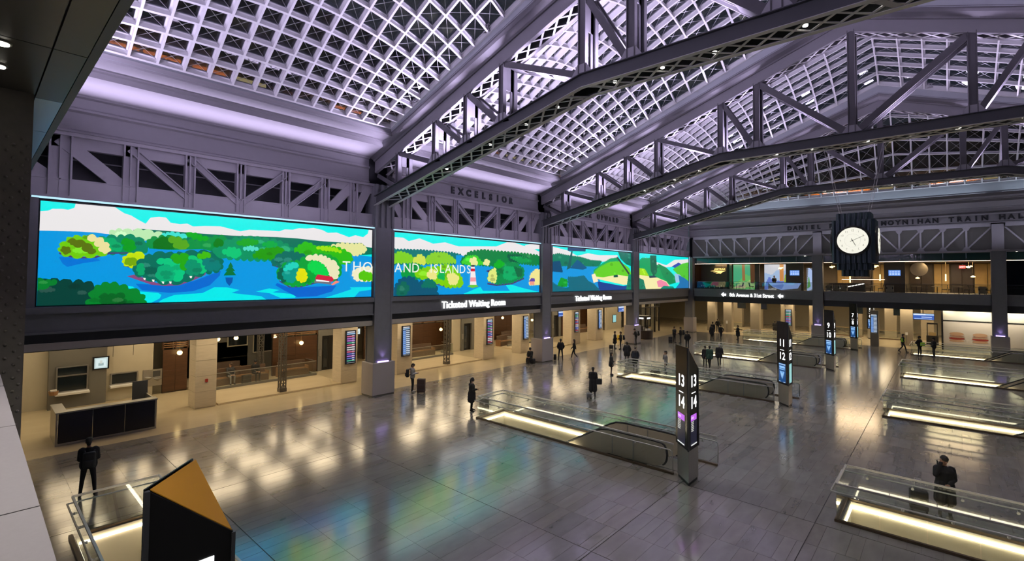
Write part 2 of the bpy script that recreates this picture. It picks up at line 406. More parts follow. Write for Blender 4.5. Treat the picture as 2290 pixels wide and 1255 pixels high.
# near riveted column (viewer end)
c = empty('riveted_column', 'dark riveted steel column rising past the picture edge', 'column', None, (13.05, .1, 0)); o = Matrix.Translation((-13.05, -.1, 0))
s = MB().box(12.5, 13.6, -.45, .6, 0, 9.9).box(13.6, 13.63, -.45, .6, 0, 9.3).box(12.55, 13.58, .6, .615, 0, 9.9).build('shaft', 'rivet_steel', c); s.matrix_local = o
riv = MB()
def rivet(mb, x, y, z, r=.026):
    mb.lathe([(r, 0), (r*.8, r*.5), (r*.35, r*.8)], (0, 0, 0), 6)
    n = 18
    for i in range(len(mb.v)-n, len(mb.v)):
        a = mb.v[i]; mb.v[i] = (x+a[2], y+a[0], z+a[1])
z = 4.2; i = 0
while z < 9.2:
    for yv in ((.50, .33, .12) if i % 2 else (.56, .40, .22, .02)): rivet(riv, 13.628, yv, z)
    z += .105; i += 1
s = riv.build('rivet_rows', 'rivet_steel', c); s.matrix_local = o; tag(s, 'rows of domed rivets', kind='stuff')
# viewer end: soffit of the end girder, mezzanine coping
sof = MB()
m = MB(); m.box(-1, 42.4, -7.8, 1.05, 9.97, 10.4); m.box(-1, 42.4, .98, 1.08, 9.9, 13.0)
so = structure(m.build('ceiling_3', 'steel_dark'), 'dark underside of the girder over the viewer end')
xs = [-1]+[2.6*i+.4 for i in range(17)]+[42.4]
for a, b in zip(xs, xs[1:]):
    for (c0, c1) in ((-1.2, .02), (.04, .62), (.64, .97)): MB().box(a+.012, b-.012, c0, c1, 9.9, 9.97).build('panel', 'soffit_bluelit' if c0 > .03 and a < 12.5 else 'soffit_shaded', so)  # blue-tinted copy only where the screens would reflect
for x in (15.75, 14.75, 17.9):
    t = empty('soffit_downlight', {15.75: 'white recessed downlight in the dark soffit, the upper one', 14.75: 'white recessed downlight in the dark soffit, the lower one', 17.9: 'white recessed downlight farther out in the soffit'}[x], 'downlight', 'soffit downlights', (x, .18, 9.9))
    MB().lathe([(.075, -.03), (.075, 0)], n=14).build('lens', 'lamp_dot', t); MB().lathe([(.10, -.02), (.10, .0), (.085, .0)], n=14).build('trim_ring', 'stainless', t)
m = MB(); m.box(-1, 42.4, -7.8, .10, 5.35, 5.70); m.box(-1, 42.4, -.35, .22, 4.1, 5.66)
me_o = structure(m.build('floor_mezzanine', 'wall_grey'), 'mezzanine slab at the viewer end')
for a in range(-1, 42, 2): MB().box(a+.006, min(a+1.994, 42.4), -.55, .28, 5.66, 5.79).build('coping_slab', 'coping', me_o)
# ================================================================== mezzanine fascia beams
def fascia(name, lab, x0, x1, y0, y1, along):
    t = empty(name, lab, 'beam', 'fascia beams under the mezzanine', ((x0+x1)/2, (y0+y1)/2, 4.1)); o = Matrix.Translation((-(x0+x1)/2, -(y0+y1)/2, -4.1))
    def add(nm, mt, dx, z0, z1):
        mb = MB()
        if along == 'y': mb.box(x0, x1+dx, y0, y1, z0, z1)
        else: mb.box(x0, x1, y0-dx, y1, z0, z1)
        s = mb.build(nm, mt, t); s.matrix_local = o; return s
    add('lower_band', 'steel_black', -.10, 4.09, 4.76); add('web', 'steel_dark', 0, 4.80, 5.50); add('lower_flange', 'steel_dark', .07, 4.74, 4.82); add('ledge', 'steel_dark', .12, 5.50, 5.74)
    return t
seg = [(-1.5, 15.76), (16.96, 31.54), (32.74, 47.32), (48.52, 62.7)]
fl = ['below the largest screen', 'carrying the larger glowing waiting room sign', 'carrying the smaller glowing waiting room sign', 'below the smallest screen']
for (a, b), l in zip(seg, fl): fascia('fascia_beam', 'dark grey steel fascia beam '+l, -1.2, -.30, a, b, 'y')
segx = [(.1, 13.5), (14.55, 27.77), (28.82, 41.9)]
for (a, b), l in zip(segx, ('below the lounge with the logo, carrying the street sign', 'below the lounge with tables', 'at the end wall right of the last column')): fascia('fascia_beam', 'dark grey steel fascia beam '+l, a, b, YE+.05, YE+.9, 'x')
# ================================================================== girders over the screens
def girder(k):
    y0 = 15.78*k; ya = y0+(.6 if k else -1.5); yb = y0+(15.7 if k < 3 else 16.0); ya = y0+1.35 if k else -1.5
    t = empty('wall_girder', 'lavender lit steel lattice girder over '+['the largest screen', 'the lighthouse screen', 'the screen with the beach terrace', 'the smallest screen'][k], 'girder', 'lattice girders over the screens', (-.5, y0+8.4, 9.89)); o = Matrix.Translation((.5, -y0-8.4, -9.89))
    def put(nm, mb): s = mb.build(nm, 'steel', t); s.matrix_local = o; return s
    mb = MB(); mb.box(-.95, -.30, ya, yb, 12.28, 12.42); mb.box(-.75, -.5, ya, yb, 11.85, 12.28); put('top_chord', mb)
    mb = MB(); mb.box(-.75, -.42, ya, yb, 9.95, 10.62); mb.box(-.95, -.30, ya, yb, 9.87, 9.97); mb.box(-.8, -.40, ya, yb, 10.58, 10.63); put('bottom_chord', mb)
    ny = [2.18, 4.32, 6.43, 8.52, 10.64, 12.74, 14.45, 15.5]; ww = [.62, .46, .34, .34, .34, .42, .42, .5]
    if k: ny[0] = 2.35
    for y, w in zip(ny[:7], ww):
        y += y0; mb = MB(); mb.box(-.62, -.50, y-w/2, y+w/2, 9.97, 12.28)
        for d in (-1, 1): mb.box(-.66, -.34, y+d*w/2-.03, y+d*w/2+.03, 9.97, 12.28)
        mb.box(-.66, -.40, y-.03, y+.03, 9.97, 12.28); put('vertical', mb)
    pts = [(1.0 if k else -.2)]+ny
    for i in range(8):
        a, b = y0+pts[i]+.12, y0+pts[i+1]-.12
        za, zb = (12.05, 10.45) if i < 4 else (10.45, 12.05)
        w = .5 if i in (0, 1, 6, 7) else .30
        mb = MB(); mb.beam((-.56, a, za), (-.56, b, zb), .10, w, (1, 0, 0)) if False else None
        d = Vector((0, b-a, zb-za)).normalized(); nrm = Vector((0, -d.z, d.y))
        p = [Vector((-.60, a, za)), Vector((-.60, b, zb))]
        mb = MB(); mb.prism([p[0]-nrm*w/2-d*.2, p[1]-nrm*w/2+d*.2, p[1]+nrm*w/2+d*.2, p[0]+nrm*w/2-d*.2], (.12, 0, 0))
        if w < .4: mb.prism([p[0]-nrm*w/2, p[1]-nrm*w/2, p[1]-nrm*(w/2-.04), p[0]-nrm*(w/2-.04)], (.26, 0, 0)); mb.prism([p[0]+nrm*(w/2-.04), p[1]+nrm*(w/2-.04), p[1]+nrm*w/2, p[0]+nrm*w/2], (.26, 0, 0))
        put('diagonal', mb)
    mb = MB(); mb.box(-1.5, -1.46, ya, yb, 11.55, 11.60); put('conduit', mb)
for k in range(4): girder(k)
def end_girder(x0, x1, lab):
    t = empty('wall_girder', 'slender grey lattice girder '+lab, 'girder', 'lattice girders on the end wall', ((x0+x1)/2, YE, 9.8)); o = Matrix.Translation((-(x0+x1)/2, -YE, -9.8))
    def put(nm, mb): s = mb.build(nm, 'steel', t); s.matrix_local = o; return s
    put('top_chord', MB().box(x0, x1, YE-.2, YE+.3, 12.1, 12.42)); put('bottom_chord', MB().box(x0, x1, YE-.25, YE+.4, 9.72, 9.90))
    n = 8; xs = [x0+(x1-x0)*i/n for i in range(n+1)]
    for x in xs[1:-1]: put('vertical', MB().box(x-.07, x+.07, YE, YE+.14, 9.9, 12.1))
    for i in range(n):
        a, b = xs[i], xs[i+1]
        if i < n/2: a, b = b, a
        put('diagonal', MB().beam((a, YE+.04, 9.98), (b, YE+.04, 12.02), .12, .17, (0, 1, 0)))
    for i, x in enumerate(xs[1:-1]):
        g = MB(); g.prism([(x-.32, YE-.02, 9.9), (x+.32, YE-.02, 9.9), (x+.14, YE-.02, 10.25), (x-.14, YE-.02, 10.25)], (0, .03, 0)); put('gusset', g)
        g = MB(); g.prism([(x-.3, YE-.02, 12.1), (x+.3, YE-.02, 12.1), (x+.14, YE-.02, 11.8), (x-.14, YE-.02, 11.8)], (0, .03, 0)); put('gusset', g)
end_girder(.1, 13.6, 'over the lounge with the logo'); end_girder(14.5, 27.85, 'behind the hanging clock'); end_girder(28.8, 41.9, 'right of the last column')
structure(MB().box(-.3, 42.4, YE+.6, YE+.75, 9.9, 12.2).build('wall_end_panel', 'wall_grey'), 'grey panel behind the end girder')
# ================================================================== cornices
prof = [(-.95, 12.42), (-.24, 12.42), (-.24, 12.50), (-.32, 12.56), (-.34, 13.22), (-.22, 13.28), (-.22, 13.36), (-.34, 13.40), (-.34, 13.80), (-.20, 13.84), (-.20, 13.90), (-.12, 13.92), (1.02, 14.30), (1.06, 14.30), (1.06, 14.52), (1.16, 14.56), (1.16, 14.62), (1.5, 14.66), (1.98, 14.72), (2.02, 14.98), (-.95, 15.6)]
def cornice(name, lab, a, b, along):
    mb = MB()
    poly = [(x, a, z) for x, z in prof] if along == 'y' else [(a, YE-.35-x*.8-.3, z) for x, z in prof]
    n = len(poly); off = (0, b-a, 0) if along == 'y' else (b-a, 0, 0)
    if along == 'x': poly = poly[::-1]
    mb.prism(poly[::-1], off); o = mb.build(name, 'cornice_paint'); return structure(o, lab)
cor = [cornice('trim_%d' % (k+1), 'stepped lavender lit cornice over the screens, bay %s' % ['one', 'two', 'three', 'four'][k], 15.78*k+(1.2 if k else .9), 15.78*k+15.35 if k < 3 else 62.6, 'y') for k in range(4)]
cor_end = cornice('trim_5', 'stepped grey cornice across the end wall', -.3, 42.2, 'x')
def wall_letters(s, y0, y1, z, parent, size=.62):
    n = len(s); step = (y1-y0)/(n-1)
    for i, ch in enumerate(s):
        if ch != ' ': lettering('letter', ch, size, face_matrix((-.33, y0+i*step, z), (0, 1, 0)), 'steel_black', parent, .05, .03)
wall_letters('EXCELSIOR', 21.8, 27.75, 12.88, cor[1]); wall_letters('EVER UPWARD', 36.9, 44.1, 12.88, cor[2])
s = 'DANIEL PATRICK MOYNIHAN TRAIN HALL'
for i, ch in enumerate(s):
    if ch != ' ': lettering('letter', ch, .62, face_matrix((11.35+i*.575, YE-.40, 12.88), (1, 0, 0)), 'steel_black', cor_end, .05, .03)
# ================================================================== roof trusses
lace = MB().box(-.5, .5, -.042, .042, -.012, .012).mesh('lacing_bar', 'lacing_lit')  # bars paler than the truss steel, screen light put into the colour
NX = [1.9, 5.1, 7.45, 9.8, 14.1, 16.2]; NX = NX+[XM]+[XW-x for x in NX[::-1]]
def truss(k):
    yc = TY[k]; hw = .43
    t = empty('roof_truss', 'gabled steel roof truss with laced chords, '+['largest in view', 'carrying the clock cables', 'farthest from view'][k], 'truss', 'roof trusses across the hall', (XM, yc, 14.4)); o = Matrix.Translation((-XM, -yc, -14.4))
    def put(nm, mb, mt='steel'): s = mb.build(nm, mt, t); s.matrix_local = o; return s
    def lb(p0, p1, up): s = place(lace, 'lacing_bar', t, o @ bar_matrix(p0, p1, up)); return s
    # bottom chord: two plate girders with flanges, laced underneath
    segs = [((-.2, chord_b(0)-.05), (14.1, 14.42)), ((14.1, 14.42), (XW-14.1, 14.42)), ((XW-14.1, 14.42), (XW+.2, chord_b(0)-.05))]
    for sgn in (-1, 1):
        mb = MB(); y = yc+sgn*hw
        for (xa, za), (xb, zb) in segs:
            mb.prism([(xa, y-.03, za), (xb, y-.03, zb), (xb, y-.03, zb+.54), (xa, y-.03, za+.54)], (0, .06, 0))
            for zz in (0, .51):
                ya, ybb = (y-.16, y+.05) if sgn < 0 else (y-.05, y+.16)
                mb.prism([(xa, ya, za+zz), (xb, ya, zb+zz), (xb, ya, zb+zz+.035), (xa, ya, za+zz+.035)], (0, ybb-ya, 0))
        put('bottom_chord', mb, 'steel_chord')
        mb = MB()
        for (xa, za), (xb, zb) in segs:
            ya, ybb = (y-.16, y+.05) if sgn < 0 else (y-.05, y+.16)
            mb.prism([(xa, ya, za-.02), (xb, ya, zb-.02), (xb, ya, zb), (xa, ya, za)], (0, ybb-ya, 0))
        put('flange_lit_face', mb, 'lacing_lit')  # strip added under the flange, paler to imitate light from the screens
    mb = MB()
    for (xa, za), (xb, zb) in segs: mb.prism([(xa, yc-.40, za+.47), (xb, yc-.40, zb+.47), (xb, yc-.40, zb+.50), (xa, yc-.40, za+.50)], (0, .80, 0))
    put('cover_plate', mb, 'steel_black')
    n = 54; xs = [1.2+(XW-2.4)*i/n for i in range(n+1)]
    for i in range(n):
        if abs((xs[i]+xs[i+1])/2-14.1) < .6 or abs((xs[i]+xs[i+1])/2-(XW-14.1)) < .6: continue
        for s in (-1, 1): lb((xs[i], yc-s*.36, chord_b(xs[i])+.01), (xs[i+1], yc+s*.36, chord_b(xs[i+1])+.01), (0, 0, 1))
    for x in (.9, 5.1, 9.8, 13.5, 14.7, 18.4, XM+2.5, XW-14.7, XW-13.5, 34):
        put('batten_plate', MB().beam((x-.18, yc-.4, chord_b(x-.18)+.012), (x+.3, yc+.4, chord_b(x+.3)+.012), .22, .03))
    # top chord with its fascia
    segs = [((-.3, chord_t(-.3)), (XM, chord_t(XM))), ((XM, chord_t(XM)), (XW+.3, chord_t(-.3)))]
    for sgn in (-1, 1):
        mb = MB(); y = yc+sgn*hw
        for (xa, za), (xb, zb) in segs:
            mb.prism([(xa, y-.04, za), (xb, y-.04, zb), (xb, y-.04, zb+.62), (xa, y-.04, za+.62)], (0, .08, 0))
            ya, ybb = (y-.04, y+.16) if sgn < 0 else (y-.16, y+.04)
            mb.prism([(xa, ya, za-.03), (xb, ya, zb-.03), (xb, ya, zb), (xa, ya, za)], (0, ybb-ya, 0))
        put('top_chord', mb, 'cornice_paint')
        mb = MB()
        for (xa, za), (xb, zb) in segs:
            pr = [(.38, .62), (.55, .62), (.60, .70), (.86, .84), (.93, .96), (.95, 1.10), (.38, 1.10)]
            A = [(xa, yc+sgn*p, za+q) for p, q in pr]; B = [(xb, yc+sgn*p, zb+q) for p, q in pr]; nn = len(pr)
            for i in range(nn): mb.face([A[i], A[(i+1) % nn], B[(i+1) % nn], B[i]])
        put('gutter_fascia', mb, 'fascia_paint')
    n = 56; xs = [.3+(XW-.6)*i/n for i in range(n+1)]
    for i in range(n):
        for s in (-1, 1): lb((xs[i], yc-s*.33, chord_t(xs[i])-.01), (xs[i+1], yc+s*.33, chord_t(xs[i+1])-.01), (0, 0, 1))
    for x in NX:
        zb, zt = chord_b(x)+.5, chord_t(x)+.05; w = .24 if abs(x-XM) > 8 else .30
        mb = MB()
        for sgn in (-1, 1):
            y = yc+sgn*.38; mb.box(x-w/2, x+w/2, y-.05, y+.05, zb, zt)
            for e in (-1, 1): mb.box(x+e*w/2-.02, x+e*w/2+.02, y-.11, y+.11, zb, zt)
        h = zt-zb; mb.box(x-.02, x+.02, yc-.33, yc+.33, zb, zb+min(.3, h*.2)); mb.box(x-.02, x+.02, yc-.33, yc+.33, zt-h*.42, zt)
        mb.box(x-.02, x+.02, yc-.33, yc-.16, zb, zt); mb.box(x-.02, x+.02, yc+.16, yc+.33, zb, zt)
        put('vertical', mb, 'steel_shaded')
    def diag(xa, za, xb, zb, w=.26):
        mb = MB(); d = (Vector((xb, 0, zb))-Vector((xa, 0, za))).normalized(); u = Vector((-d.z, 0, d.x))
        for sgn in (-1, 1): mb.beam((xa, yc+sgn*.38, za), (xb, yc+sgn*.38, zb), w, .10, (0, 1, 0)); mb.beam((xa, yc+sgn*.32, za), (xb, yc+sgn*.32, zb), w*.4, .08, (0, 1, 0))
        L = (Vector((xb, 0, zb))-Vector((xa, 0, za))).length; p = Vector((xa, yc, za))
        for f0, f1 in ((.05, .22), (.42, .56), (.78, .95)):
            mb.beam(p+d*L*f0, p+d*L*f1, .03, .62, (0, 1, 0)) if False else mb.prism([p+d*L*f0+Vector((0, -.33, 0))-u*w*.45, p+d*L*f1+Vector((0, -.33, 0))-u*w*.45, p+d*L*f1+Vector((0, .33, 0))-u*w*.45, p+d*L*f0+Vector((0, .33, 0))-u*w*.45], u*.03)
        put('diagonal', mb, 'steel_shaded')
    half = NX[:7]
    for i in range(6):
        a, b = half[i], half[i+1]
        diag(a+.1, chord_t(a)-.02, b-.15, chord_b(b)+.55, .26 if i < 5 else .34); diag(XW-a-.1, chord_t(a)-.02, XW-b+.15, chord_b(b)+.55, .26 if i < 5 else .34)
    for s in (0, 1):
        f = (lambda x: XW-x) if s else (lambda x: x)
        diag(f(-.1), 12.9, f(1.7), chord_b(1.7)+.45, .22)
    for x in NX[1:-1]:
        for sgn in (-1, 1):
            y = yc+sgn*.45; zb = chord_b(x); mb = MB()
            mb.prism([(x-.5, y-.01, zb+.5), (x+.5, y-.01, zb+.5), (x+.2, y-.01, zb+.95), (x-.2, y-.01, zb+.95)], (0, .02, 0)); put('gusset_plate', mb)
    for i, x in enumerate((5.6, 8.7, 10.9, 12.6, 15.3, 17.2, 19.0, 21.6, 23.4, 25.2, 27.3, 30, 33, 36)):
        d = empty('truss_downlight', ('first', 'second', 'third', 'fourth', 'fifth', 'sixth', 'seventh', 'eighth', 'ninth', 'tenth', 'eleventh', 'twelfth', 'thirteenth', 'fourteenth')[i]+' small white downlight from the screen wall under the '+['largest roof truss', 'truss carrying the clock', 'farthest roof truss'][k], 'downlight', 'downlights under roof truss %s' % ords[k], (x, yc, chord_b(x)+.06))
        MB().lathe([(.07, -.02), (.07, .02)], n=12).build('lens', 'lamp_dot', d); MB().lathe([(.105, .02), (.105, .14), (.02, .16)], n=12).build('housing', 'steel_black', d)
mat('steel_chord', (.07, .073, .08), .5, 0, 4, .08)
for k in range(3): truss(k)
# ================================================================== skylights
BAYS = [(1.05, 15.25), (17.15, 31.03), (32.93, 46.81), (48.71, 62.3)]
NYC, NXC = 16, 20
XB = [2.0+.6/.0427*(math.exp(.0427*i)-1) for i in range(NXC+1)]; XB[-1] = XM
XB = XB+[XW-x for x in XB[-2::-1]]
def gable(x): return 14.25+.35*min(x, XW-x)
def vault(x, y, k):
    a, b = BAYS[k]; t = 2*(y-a)/(b-a)-1; d = min(x, XW-x)
    s = min(1, (d-2.0)/14.0); g = 1-(1-s)**2
    z = 14.37+.375*d
    if k in (0, 3):
        v = (y-a)/(b-a) if k == 0 else (b-y)/(b-a); ze = min(16.1, z); z = ze+(z-ze)*(1-(1-min(1, max(0, v)))**3.5)
    return z+2.35*max(0, 1-t*t)*g
def S(x, y, k): return Vector((x, y, vault(x, y, k)))
def N(x, y, k):
    e = .05; dx = S(x+e, y, k)-S(x-e, y, k) if abs(x-XM) > .2 else Vector((1, 0, 0)); dy = S(x, y+e, k)-S(x, y-e, k)
    return dx.cross(dy).normalized()
DEP = .30
def rib(pts, nrm, side, th=.03, fl=.085):
    """fin with a flat nosing along the inner edge and a glazing bar on the outer edge"""
    mb = MB()
    for i in range(len(pts)-1):
        p, q, a, b, s, r = pts[i], pts[i+1], nrm[i], nrm[i+1], side[i], side[i+1]
        for w, h0, h1 in ((th, 0, DEP), (fl, -.012, .016), (.13, DEP-.03, DEP+.06)):
            mb.hexa((p-s*w/2+a*h0, p+s*w/2+a*h0, p+s*w/2+a*h1, p-s*w/2+a*h1, q-r*w/2+b*h0, q+r*w/2+b*h0, q+r*w/2+b*h1, q-r*w/2+b*h1))
    return mb
bayname = ['nearest', 'second', 'third', 'farthest']
for k, (a, b) in enumerate(BAYS):
    sk = empty('skylight', 'vaulted glass skylight grid of white fins, '+['above the largest screen', 'between the two largest trusses', 'above the hanging clock', 'farthest, against the end wall'][k], 'skylight', 'vaulted skylights between the trusses', (XM, (a+b)/2, 15)); o = Matrix.Translation((-XM, -(a+b)/2, -15))
    YB = [a+(b-a)*j/NYC for j in range(NYC+1)]
    for j, y in enumerate(YB):
        ps = [S(x, y, k) for x in XB]; ns = [N(x, y, k) for x in XB]
        tang = [(ps[min(i+1, len(ps)-1)]-ps[max(i-1, 0)]).normalized() for i in range(len(ps))]
        s = rib(ps, ns, [n.cross(t).normalized() for n, t in zip(ns, tang)]).build('rafter_fin', 'rib_white', sk); s.matrix_local = o
    for i, x in enumerate(XB):
        ps = [S(x, y, k) for y in YB]; ns = [N(x, y, k) for y in YB]
        tang = [(ps[min(i2+1, NYC)]-ps[max(i2-1, 0)]).normalized() for i2 in range(NYC+1)]
        s = rib(ps, ns, [n.cross(t).normalized() for n, t in zip(ns, tang)]).build('purlin_fin', 'rib_white', sk); s.matrix_local = o
    cells = []
    for i in range(len(XB)-1):
        for j in range(NYC):
            q = [(XB[i], YB[j]), (XB[i+1], YB[j]), (XB[i+1], YB[j+1]), (XB[i], YB[j+1])]
            P = [S(x, y, k)+N(x, y, k)*DEP for x, y in q]; c = sum(P, Vector())/4
            d = c-CAM; z = d.dot(_f); px, py = CX+F*d.dot(_r2)/max(z, .1), CY-F*d.dot(_u2)/max(z, .1)
            vis = z > .5 and -60 < px < 2350 and -60 < py < 1255
            cells.append((z if vis else 1e3+d.length, P))
    cells.sort(key=lambda c: c[0]); restp = MB(); cab = MB()
    for n, (z, P) in enumerate(cells):
        up = (P[1]-P[0]).cross(P[3]-P[0]).normalized()*.02
        if n < 300: s = MB().hexa(P+[p+up for p in P]).build('pane', 'roof_glass', sk); s.matrix_local = o
        else: restp.hexa(P+[p+up for p in P])
        for (u, w) in ((0, 2), (1, 3)): cab.beam(P[u]-up*2, P[w]-up*2, .016, .016, up)
    s = restp.build('pane_field', 'roof_glass', sk); s.matrix_local = o; tag(s, kind='stuff')
    s = cab.build('bracing_cables', 'cable', sk); s.matrix_local = o; tag(s, 'thin crossed bracing cables', kind='stuff')
    # curb plates closing the vault edges down to cornice and chords
    mb = MB()
    def strip(pts, lower):
        for i in range(len(pts)-1):
            p, q = pts[i], pts[i+1]
            mb.face([lower[i], lower[i+1], q, p])
    for y, sg in ((a, -1), (b, 1)):
        P = [S(x, y, k)+N(x, y, k)*DEP for x in XB]
        lo = [Vector((x, y, gable(x)-.02)) if not ((k == 0 and sg < 0) or (k == 3 and sg > 0)) else Vector((x, y+sg*.05, 14.95)) for x in XB]
        strip(P, lo)
    for x in (2.0, XW-2.0):
        strip([S(x, y, k)+N(x, y, k)*DEP for y in YB], [Vector((x, y, 14.80)) for y in YB])
    s = mb.build('curb_plate', 'curb', sk); s.matrix_local = o
    # small lamp brackets on the curb
    for y, sg in ((a, -1), (b, 1)):
        if (k == 0 and sg < 0): continue
        for x in (4.2, 9.4, 14.6, 19.4, 24, 29):
            zz = vault(x, y, k)+.12; mb = MB()
            mb.box(x-.16, x+.16, y-sg*.02, y-sg*.14, zz, zz+.05); mb.box(x-.16, x+.16, y-sg*.02, y-sg*.14, zz+.26, zz+.31); mb.box(x-.10, x-.05, y-sg*.04, y-sg*.10, zz, zz+.3); mb.box(x+.05, x+.10, y-sg*.04, y-sg*.10, zz, zz+.3)
            s = mb.build('lamp_bracket', 'steel', sk); s.matrix_local = o
# ================================================================== court walls outside the roof
def court(name, lab, along, pos, a, b, z0, z1):
    t = empty(name, lab, None, None, kind='structure'); w = MB()
    if along == 'y': w.box(pos-.4, pos, a, b, z0, z1)
    else: w.box(a, b, pos, pos+.4, z0, z1)
    w.build('wall_face', 'brick_unlit', t)
    u = a+.6; i = 0
    while u < b-1.6:
        wd = random.choice((1.1, 1.5, 2.3)); kind = random.choice(('brick', 'brick', 'dark', 'brick', 'lit', 'brick', 'brick', 'dark'))
        for z in (z0+.1, z0+3.0, z0+5.6):
            if random.random() < .2 and z > z0+1: continue
            kd = kind if z < z0+1 else 'dark'  # orange brick in the first row only; the dark above is put in
            mt = {'brick': 'brick', 'dark': 'dark_glass', 'lit': 'window_lit'}[kd]
            mb = MB().box(pos, pos+.06, u, u+wd, z, z+2.0) if along == 'y' else MB().box(u, u+wd, pos-.06, pos, z, z+2.0)
            mb.build('window_pane' if kd != 'brick' else 'brick_pier', mt, t)
        u += wd+random.choice((.15, .15, .5)); i += 1
emit('window_lit', (1.0, .75, .32), .55)
court('wall_court_left', 'brick courtyard wall seen through the roof glass', 'y', -3.2, -2, 66, 15.4, 23)
court('wall_court_end', 'brick courtyard wall seen through the roof glass at the end', 'x', 66.5, -2, 44, 15.6, 24)
for yc in (6, 16, 26, 40): area('court_lamp', (-.9, yc, 15.9), (-3.2, yc, 16.6), 6, .3, 150, (1, .55, .2), 70)
for xc in (8, 16, 24, 32): area('court_lamp', (xc, 64.2, 16.4), (xc, 66.5, 17.0), 6, .3, 190, (1, .55, .2), 70)
emit('screen_letter', (.85, .88, .80), .75)
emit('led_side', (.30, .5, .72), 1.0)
emit('lamp_line', (1.0, .70, .50), 2.5)
emit('glow_soft', (1, .96, .88), 1.6)
emit('exit_red', (1, .05, .04), 1.6)
emit('logo_gold', (1.0, .62, .18), 1.3)
mat('esc_panel', (.60, .52, .39), .35, 0, 8, .06)
mat('kiosk_black', (.007, .007, .008), .5, spec=.3)
mat('kiosk_glass', (.010, .011, .013), .22, spec=.4)
mat('clock_metal', (.045, .07, .085), .36, .3)
emit('clock_ink', (.30, .30, .26), .8)
emit('clock_ring', (.55, .55, .5), .9)
